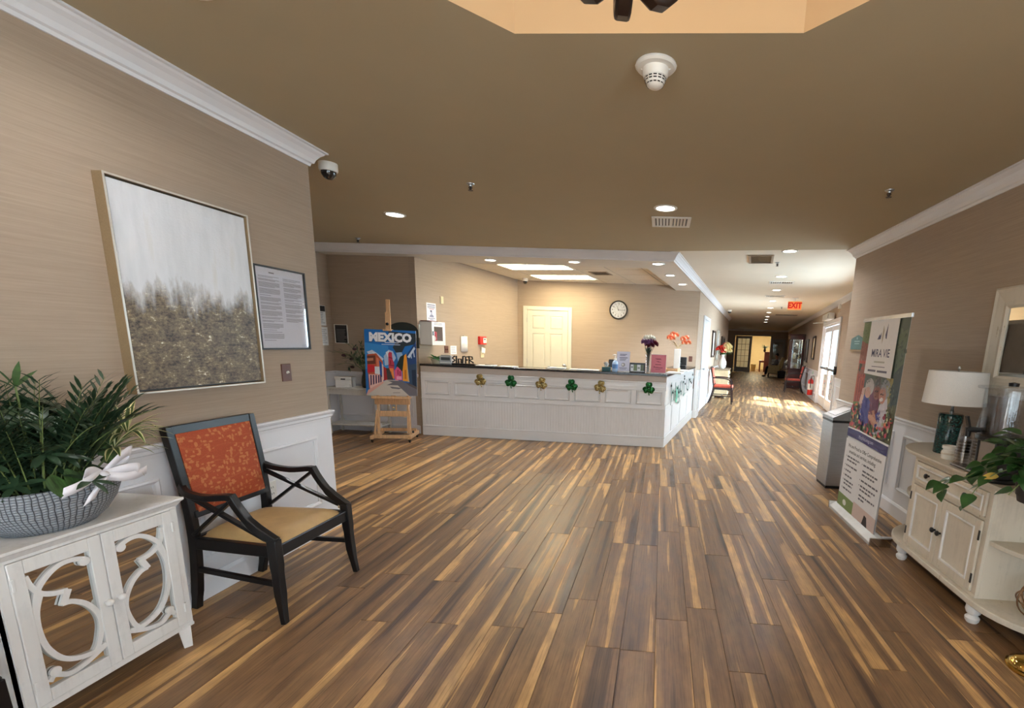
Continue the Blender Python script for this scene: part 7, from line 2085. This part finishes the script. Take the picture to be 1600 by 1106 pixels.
# white head panel with the mark and name
BP([(.20, 0), (.82, 0), (.82, .272), (.20, .262)], (226, 222, 220))
NAVY = (46, 44, 84)
BP([(.43, .095), (.475, .062), (.478, .08), (.47, .095)], NAVY); BP([(.505, .03), (.535, .055), (.53, .09), (.515, .118), (.495, .085)], (172, 160, 140)); BP([(.565, .075), (.60, .022), (.605, .095), (.58, .092)], NAVY); BP([(.40, .096), (.44, .07), (.47, .095)], NAVY)
def bt(s_, x, y, size, col, bold=0.0, xs=1.0, al='CENTER'):
    p = bq(x, y); c.text(s_, p[0], p[1], size, S(*col), bold, xs, al)
bt('MIRA VIE', .515, .162, .086, NAVY, .0012, .93)
BR(.40, .198, .64, .206, (176, 172, 160)); BR(.36, .223, .66, .226, (70, 66, 90)); BR(.28, .240, .47, .250, (96, 92, 108)); BR(.50, .241, .72, .251, (96, 92, 108))
# navy wave band
BP([(0, .555), (.3, .552), (.6, .558), (1, .562), (1, .61), (.6, .606), (.3, .60), (0, .602)], (238, 238, 240)); BP([(0, .562), (.3, .560), (.6, .566), (1, .572), (1, .617), (.6, .611), (.3, .605), (0, .606)], (52, 48, 104))
bt('MiraVieLiving.com', .5, .587, .042, (206, 206, 232), .0, .9)
BR(0, .618, 1, .94, (228, 228, 230))
bt('We are Proud to Offer Comprehensive', .5, .652, .042, (44, 44, 52), .0008, .95); bt('amenities and services, including:', .47, .682, .042, (44, 44, 52), .0008, .95)
GI = (96, 96, 104)
for x, rows in ((.10, ((.712, .34), (.731, .27), (.760, .30), (.788, .15), (.816, .20), (.844, .26), (.863, .24), (.890, .25))), (.54, ((.712, .26), (.742, .36), (.761, .30), (.792, .40), (.820, .36), (.839, .28), (.868, .38), (.887, .14)))):
    for y, L_ in rows:
        xx = x
        while xx < x + L_:
            e = min(x + L_, xx + rb.uniform(.03, .09)); BR(xx, y - .0045, e, y + .0045, GI); xx = e + .012
        if rows.index((y, L_)) not in (1, 6) and not (x > .5 and rows.index((y, L_)) in (2, 5, 7)): bdisc(x - .03, y, .008, .0035, GI)
BP([(0, .925), (.44, .93), (.44, 1), (0, 1)], (120, 140, 84)); bdisc(.2, .965, .05, .016, (222, 222, 214)); BP([(.44, .92), (1, .925), (1, 1), (.44, 1)], (206, 186, 178)); BP([(.74, .945), (.80, .95), (.84, 1), (.70, 1)], (48, 40, 46))
o = c.build('banner_print', t); o.location = (0, -.0113, 0)
b = MB(); q0, q1 = bq(-.02, 0), bq(1.02, 0); b.bar((q0[0], -.013, q0[1] + .004), (q1[0], -.013, q1[1] + .004), .016, .03); b.build('top_rail', mat('satin_aluminium', (.7,) * 3), t, bevel=.003)
MB().tube([(0.0, .012, .06), bq(.5, .01)[:1] + (.002,) + bq(.5, .01)[1:]], .009, 8).build('support_pole', STEEL, t, smooth=60)

t = thing('wall_sign', 'small teal room sign with an arched top on the right wall end', 'sign', (XR, 5.56, 1.545), RZ_RIGHT)
TE = mat('teal_sign_board', S(70, 110, 110), rough=.4)
MB().prism([(-.165, -.075), (.165, -.075), (.165, .045), (.09, .062), (0, .082), (-.09, .062), (-.165, .045)], .0, .012, YF).build('sign_board', TE, t, bevel=.002)
MB().box(-.165, -.016, -.095, .165, 0, -.078).build('sign_rail', mat('champagne_frame', (.5,) * 3), t)
c = Card(); c.rects([(-.07, .01, .08, .02), (-.06, -.015, .07, -.006)], S(150, 180, 180)); c.disc(-.0, .048, .014, S(150, 180, 180)); o = c.build('lettering', t); o.location = (0, -.0122, 0)

# bow-ended cream sideboard
SBY = 2.905; SBX = XR - .03
t = thing('sideboard', 'cream distressed sideboard with rounded open ends, two doors and a drawer', 'sideboard', (SBX, SBY, 0), RZ_RIGHT)
HL, DP = .395, .365             # half length of the box, depth ; local -y faces the room
def dform(r, z0, z1, b, yb=0.0, n=10, hl=HL):
    """D-shaped slab: straight front with quarter-round ends"""
    P = [(-hl - r, yb)] + [(-hl - r * cos(a * pi / 2 / n), -r * sin(a * pi / 2 / n)) for a in range(1, n + 1)] + [(hl + r * sin(a * pi / 2 / n), -r * cos(a * pi / 2 / n)) for a in range(0, n)] + [(hl + r, yb)]
    return b.prism(P, z0, z1)
b = MB(); dform(DP + .022, .762, .775, b); dform(DP + .032, .775, .790, b); b.build('worktop', CREAM, t, bevel=.003)
b = MB(); dform(DP + .034, .105, .140, b); b.build('plinth_shelf', CREAM, t, bevel=.006)
b = MB(); dform(DP - .012, .455, .478, b); 
b = MB()
for s in (-1, 1):
    r = DP - .02; n = 10
    P = [(s * HL, 0), (s * HL, -r)] + [(s * (HL + r * sin(a * pi / 2 / n)), -r * cos(a * pi / 2 / n)) for a in range(1, n + 1)]
    MB().prism(P, .455, .480).build('corner_shelf', CREAM, t, bevel=.004)
b.box(-HL, -DP + .02, .140, -HL + .02, 0, .762); b.box(HL - .02, -DP + .02, .140, HL, 0, .762); b.box(-HL + .02, -.012, .14, HL - .02, 0, .762)
b.box(-HL, -DP, .140, HL, -DP + .02, .160); b.box(-HL + .035, -DP, .575, HL - .035, -DP + .02, .595); b.box(-HL, -DP, .735, HL, -DP + .02, .762)
b.box(-HL, -DP, .16, -HL + .035, -DP + .02, .735); b.box(HL - .035, -DP, .16, HL, -DP + .02, .735)
b.build('carcass', CREAM, t, bevel=.002)
b = MB(); 
for s in (-1, 1): b2 = MB().box(s * (HL + .19) - .19, -.014, .14, s * (HL + .19) + .17, -.002, .762); b2.build('back_panel', CREAM, t)
def cup(b, x, y0, z): b.M = Matrix.Translation((x, y0, z)) @ Matrix.Rotation(pi / 2, 4, 'X'); b.lathe([(.007, 0), (.007, .010), (.016, .016), (.017, .024), (.011, .030), (0, .031)], 16); return b
def rim_panel(x0, x1, z0, z1, nm, st=.045):
    b = MB(); y0, y1 = -DP - .012, -DP + .006
    b.box(x0, y0, z0, x0 + st, y1, z1); b.box(x1 - st, y0, z0, x1, y1, z1); b.box(x0 + st, y0, z0, x1 - st, y1, z0 + st); b.box(x0 + st, y0, z1 - st, x1 - st, y1, z1)
    o = b.build(nm, CREAM, t, bevel=.003)
    MB().box(x0 + st, -DP - .002, z0 + st, x1 - st, y1, z1 - st).build('panel', CREAM, o)
    b = MB(); e = .012
    for q in ((x0 + st, z0 + st, x0 + st + e, z1 - st), (x1 - st - e, z0 + st, x1 - st, z1 - st), (x0 + st + e, z0 + st, x1 - st - e, z0 + st + e), (x0 + st + e, z1 - st - e, x1 - st - e, z1 - st)): b.box(q[0], -DP - .015, q[1], q[2], -DP - .001, q[3])
    b.build('panel_moulding', CHALK, o, bevel=.003)
    return o
XA = HL - .038
for s in (-1, 1):
    x0, x1 = (-XA, -.002) if s < 0 else (.002, XA)
    o = rim_panel(x0, x1, .163, .572, 'door')
    k = MB(); cup(k, s * .028, -DP - .012, .365); k.build('knob', BLACKP, o, smooth=50)
    for z in (.24, .49): MB().box(s * XA - .006, -DP - .016, z - .028, s * XA + .006, -DP - .010, z + .028).build('hinge', BLACKP, o, bevel=.002)
o = rim_panel(-XA, XA, .598, .732, 'drawer', .022)
for s in (-1, 1): k = MB(); cup(k, s * .20, -DP - .004, .665); k.build('knob', BLACKP, o, smooth=50)
for x, y in ((-HL + .0, -DP + .01), (HL - .0, -DP + .01), (-HL - .22, -.06), (HL + .22, -.06)):
    b = MB(); b.lathe([(.026, 0), (.034, .012), (.036, .028), (.026, .040), (.022, .046), (.034, .056), (.040, .072), (.038, .092), (.040, .105)], 20, c=(x, y, 0)); b.build('bun_foot', CHALK, t, smooth=40)

# lamp on the sideboard
ZS = .790
t = thing('table_lamp', 'table lamp with white drum shade and textured dark teal cylinder base, on the sideboard', 'lamp', (1.955, 3.30, ZS))
def teal_mat():
    m = NT('textured_teal_glaze'); o = m.obj(); vo = m.n('TexVoronoi', feature='F1'); m.l(m.mapping(o, (60, 60, 95)), vo.inputs[0]); vo.inputs['Scale'].default_value = 1
    m.l(m.ramp(vo.outputs[0], [(.1, S(44, 92, 88)), (.5, S(22, 58, 58)), (.8, S(10, 30, 32))]), m.b.inputs['Base Color']); m.b.inputs['Roughness'].default_value = .16; m.bump(vo.outputs[0], -.8, .006)
    MATS['textured_teal_glaze'] = m.m; return m.m
b = MB(); b.lathe([(0, 0), (.070, 0), (.072, .004), (.072, .262), (.066, .268), (0, .268)], 32); b.build('lamp_base', teal_mat(), t, smooth=45)
b = MB(); b.lathe([(.012, .268), (.014, .285), (.009, .29), (.009, .33)], 12); b.build('neck', STEEL, t, smooth=50)
b = MB(); b.lathe([(.182, .335), (.168, .550), (.166, .550), (.180, .335)], 40); b.build('lamp_shade', LINEN, t, smooth=45)
b = MB()
for k in range(3): a = k * 2.094; b.tube([(0, 0, .548), (.166 * cos(a), .166 * sin(a), .546)], .002, 5)
b.build('spider', STEEL, t); b = MB(); b.lathe([(.006, .33), (.004, .56), (.010, .565), (.006, .58), (0, .582)], 12); b.build('finial', STEEL, t, smooth=50)
t = thing('candle_jar', 'small white ribbed candle jar at the foot of the table lamp', 'jar', (1.865, 3.10, ZS))
b = MB(); b.lathe([(0, 0), (.040, 0), (.044, .008), (.044, .05), (.036, .056), (.036, .062), (.044, .068), (.044, .085), (.038, .085), (.036, .03), (0, .03)], 24); b.build('jar', CERAMIC, t, smooth=40)
b = MB(); b.lathe([(.045, .030), (.047, .036), (.045, .042)], 24); b.build('band', CREAM, t, smooth=50)
# tray, cup stacks, water dispenser
t = thing('serving_tray', 'thin dark tray under the stacked plastic cups on the sideboard', 'tray', (1.845, 2.80, ZS), RZ_RIGHT)
MB().box(-.13, -.07, 0, .13, .07, .008).build('tray_base', BLACKP, t, bevel=.003)
b = MB()
for q in ((-.13, -.07, .13, -.064), (-.13, .064, .13, .07), (-.13, -.064, -.124, .064), (.124, -.064, .13, .064)): b.box(q[0], q[1], .008, q[2], q[3], .016)
b.build('tray_rim', STEEL, t)
ORD = ['lowest', 'second', 'third', 'fourth', 'fifth', 'sixth', 'seventh', 'eighth', 'ninth', 'tenth', 'eleventh', 'twelfth', 'thirteenth', 'fourteenth']
def cups(loc, n, label):
    for k in range(n):
        t = thing('plastic_cup', '%s, %s' % (label, 'topmost cup' if k == n - 1 else ORD[k] + ' from below'), 'cup', (loc[0], loc[1], loc[2] + k * .018), 0, 'stacked plastic cups')
        b = MB(); b.lathe([(.040, 0), (.041, .003), (.030, .105), (0, .106)], 20); b.build('cup', CLEARP, t, smooth=45)
        b = MB(); b.lathe([(.040, 0), (.043, .002), (.040, .004)], 20); b.build('rim', CLEARP, t, smooth=60)
cups((1.795, 2.855, ZS + .009), 9, 'clear plastic cup in the shorter stack on the tray')
cups((1.83, 2.77, ZS + .009), 14, 'clear plastic cup in the taller stack on the tray')
t = thing('water_dispenser', 'clear water dispenser with lid and black tap, on the right of the sideboard', 'dispenser', (1.825, 2.60, ZS))
b = MB(); b.lathe([(.10, 0), (.105, .01), (.10, .02)], 28); b.build('stand_foot', BLACKP, t, smooth=40)
MB().box(-.075, -.065, .02, .075, .065, .215).build('stand_body', mat('satin_steel_panel', S(150, 140, 130), rough=.22, metal=.8), t, bevel=.004)
for y in (-.068, .068): MB().box(-.08, y - .006, .02, .08, y + .006, .215).build('stand_side', BLACKP, t, bevel=.002)
b = MB(); b.lathe([(.115, .212), (.122, .22), (.122, .238), (.115, .242)], 32); b.build('collar', BLACKP, t, smooth=40)
b = MB(); b.lathe([(.116, .238), (.118, .25), (.118, .485), (.114, .485), (.113, .25)], 36); b.build('tank', WATERG, t, smooth=45)
b = MB(); b.lathe([(0, .245), (.112, .245), (.112, .40), (0, .40)], 32); b.build('water', WATERG, t, smooth=45)
for a in range(7): aa = a * .9 + 3.4; MB().box(.09 * cos(aa) - .004, .09 * sin(aa) - .004, .26, .09 * cos(aa) + .004, .09 * sin(aa) + .004, .46).build('infuser_rib', CLEARP, t)
b = MB(); b.lathe([(.03, .26), (.03, .47)], 18); b.build('ice_core', CLEARP, t, smooth=60)
b = MB(); b.lathe([(.148, .486), (.150, .490), (.150, .498), (.10, .502), (0, .503)], 40); b.build('lid', WATERG, t, smooth=40)
b = MB(); b.lathe([(.022, .503), (.024, .52), (0, .525)], 18); b.build('lid_knob', BLACKP, t, smooth=50)
b = MB(); b.tube([(-.116, .02, .265), (-.175, .03, .265)], [.014, .016], 10); b.tube([(-.165, .03, .275), (-.165, .03, .225)], [.017, .012], 10); b.bar((-.165, .03, .275), (-.185, .03, .335), .02, .012); b.build('tap', BLACKP, t, smooth=45)

# vine plant at the right end of the sideboard
t = thing('vine_plant', 'green trailing vine plant spilling over the right end of the sideboard', 'plant', (1.74, 2.20, ZS))
b = MB(); b.lathe([(0, 0), (.07, 0), (.095, .11), (.100, .12), (.09, .12), (.08, .03)], 26); b.build('pot', mat('charcoal_pot', S(52, 50, 50), rough=.5), t, smooth=45)
b = MB(); b.lathe([(0, .105), (.088, .105)], 20); b.build('soil', SOILM, t, fix=False)
rvn = random.Random(31)
def heart(b, base, d, L, W, up): return b.leaf(base, d, L, W, .55, up=up, n=6, fold=.22, shape=.62)
vines = [
    [(0, 0, .12), (-.07, .10, .17), (-.10, .20, .10), (-.12, .30, .035), (-.20, .36, -.01), (-.235, .40, -.045)],
    [(0, 0, .12), (-.09, .05, .18), (-.14, .14, .14), (-.17, .22, .06), (-.235, .26, .01), (-.25, .28, -.05)],
    [(0, 0, .12), (-.08, .0, .19), (-.13, .08, .20), (-.15, .16, .15), (-.15, .22, .10)],
    [(0, 0, .12), (-.09, -.02, .17), (-.18, .03, .12), (-.235, .06, .03), (-.25, .07, -.05)],
    [(0, 0, .12), (.0, .08, .2), (-.03, .16, .22), (-.06, .22, .18)],
    [(0, 0, .12), (-.05, -.06, .2), (-.12, -.10, .17), (-.20, -.10, .06)],
    [(0, 0, .12), (.05, -.05, .22), (.06, -.12, .22), (.05, -.2, .14)],
    [(0, 0, .12), (.04, .06, .24), (.04, .10, .30)], [(0, 0, .12), (-.03, .0, .26), (-.05, .02, .33)]]
for P in vines:
    P = spline(P, 4); MB().tube(P, .0024, 5).build('vine', STEMM, t, smooth=60)
    for i in range(3, len(P), 2):
        d = (P[i] - P[i - 1]).normalized(); sg = 1 if (i // 2) % 2 else -1
        s = d.cross(Vector((0, 0, 1)))
        if s.length < .1: s = Vector((0, 1, 0))
        s.normalize(); dd = d * .5 + s * sg * .8 + Vector((-.35, 0, rvn.uniform(-.35, .15)))
        L = rvn.uniform(.062, .092)
        bb = MB(); heart(bb, P[i], dd, L, L * .74, Vector((-.45, -.25, 1))); bb.build('vine_leaf', LEAFP, t, smooth=60, fix=False)
b = MB()
for k in range(120):
    a = rvn.uniform(0, 6.28); e = rvn.uniform(.1, 1.3); p = Vector((.07 * cos(a), .07 * sin(a), .12)) + Vector((cos(a), sin(a), 0)) * rvn.uniform(0, .10) + Vector((0, 0, rvn.uniform(0, .20)))
    L = rvn.uniform(.055, .085); heart(b, p, (cos(a), sin(a), e - .5), L, L * .72, Vector((-.3 + .3 * cos(a), .3 * sin(a), 1)))
stuff(b.build('vine_foliage', LEAFP, t, smooth=60, fix=False))
MB().leaf((-.17, .02, .11), (-.5, .3, -.1), .075, .055, .4, up=(-.4, -.3, 1), n=6, shape=.62).build('yellow_leaf', mat('yellowing_leaf', S(206, 176, 84), rough=.4, var=.15), t, smooth=60, fix=False)

# wire orb on the low shelf
t = thing('wire_orb', 'coppery wire orb ornament on the low open shelf of the sideboard', 'ornament', (1.955, 2.325, .140))
CO = mat('antique_copper', S(150, 118, 92), rough=.3, metal=.85, var=.1)
for k in range(6):
    M = Matrix.Translation((0, 0, .098)) @ Matrix.Rotation(k * pi / 6 + .3, 4, 'Z') @ Matrix.Rotation(radians(90 if k % 2 else 52), 4, 'X')
    b = MB(); P = [M @ Vector((.092 * cos(a * pi / 16), .092 * sin(a * pi / 16), 0)) for a in range(33)]; b.tube(P, .0045, 6, caps=False); b.build('hoop', CO, t, smooth=60)
# polished brass post, only its base in view
t = thing('brass_stand', 'polished round brass stand base on the floor at the lower right edge', 'stand', (1.80, 2.115, 0))
b = MB(); b.lathe([(0, 0), (.088, 0), (.092, .008), (.090, .018), (.082, .022), (.078, .034), (.058, .052), (.034, .060), (.018, .068), (.014, .085)], 40); b.build('base', BRASS, t, smooth=35)
b = MB(); b.lathe([(.012, .085), (.017, .10), (.012, .115), (.012, .70)], 16); b.build('pole', BRASS, t, smooth=45)
b = MB(); b.lathe([(.012, .70), (.024, .71), (.030, .735), (.024, .76), (0, .77)], 18); b.build('finial', BRASS, t, smooth=60)
# framed mirror above the sideboard
t = thing('wall_mirror', 'wide mirror in a thick cream frame above the sideboard, at the right edge', 'mirror', (XR, 2.90, 1.535), RZ_RIGHT)
MW, MH, MF = .93, .68, .13
b = MB(); ring = [(0, 0), (0, .028), (.012, .036), (.030, .030), (.09, .022), (.115, .026), (MF, .014), (MF, 0)]
v = []; f = []
x, z = MW / 2, MH / 2
for i, o_ in ring: v += [(-x + i, -o_, -z + i), (x - i, -o_, -z + i), (x - i, -o_, z - i), (-x + i, -o_, z - i)]
for k in range(len(ring) - 1):
    for q in range(4): f.append((k * 4 + q, k * 4 + (q + 1) % 4, k * 4 + 4 + (q + 1) % 4, k * 4 + 4 + q))
b.add(v, f); b.build('frame', CREAM, t)
boxo('mirror_glass', (-x + MF - .01, -.010, -z + MF - .01, x - MF + .01, -.004, z - MF + .01), MIRROR, t)
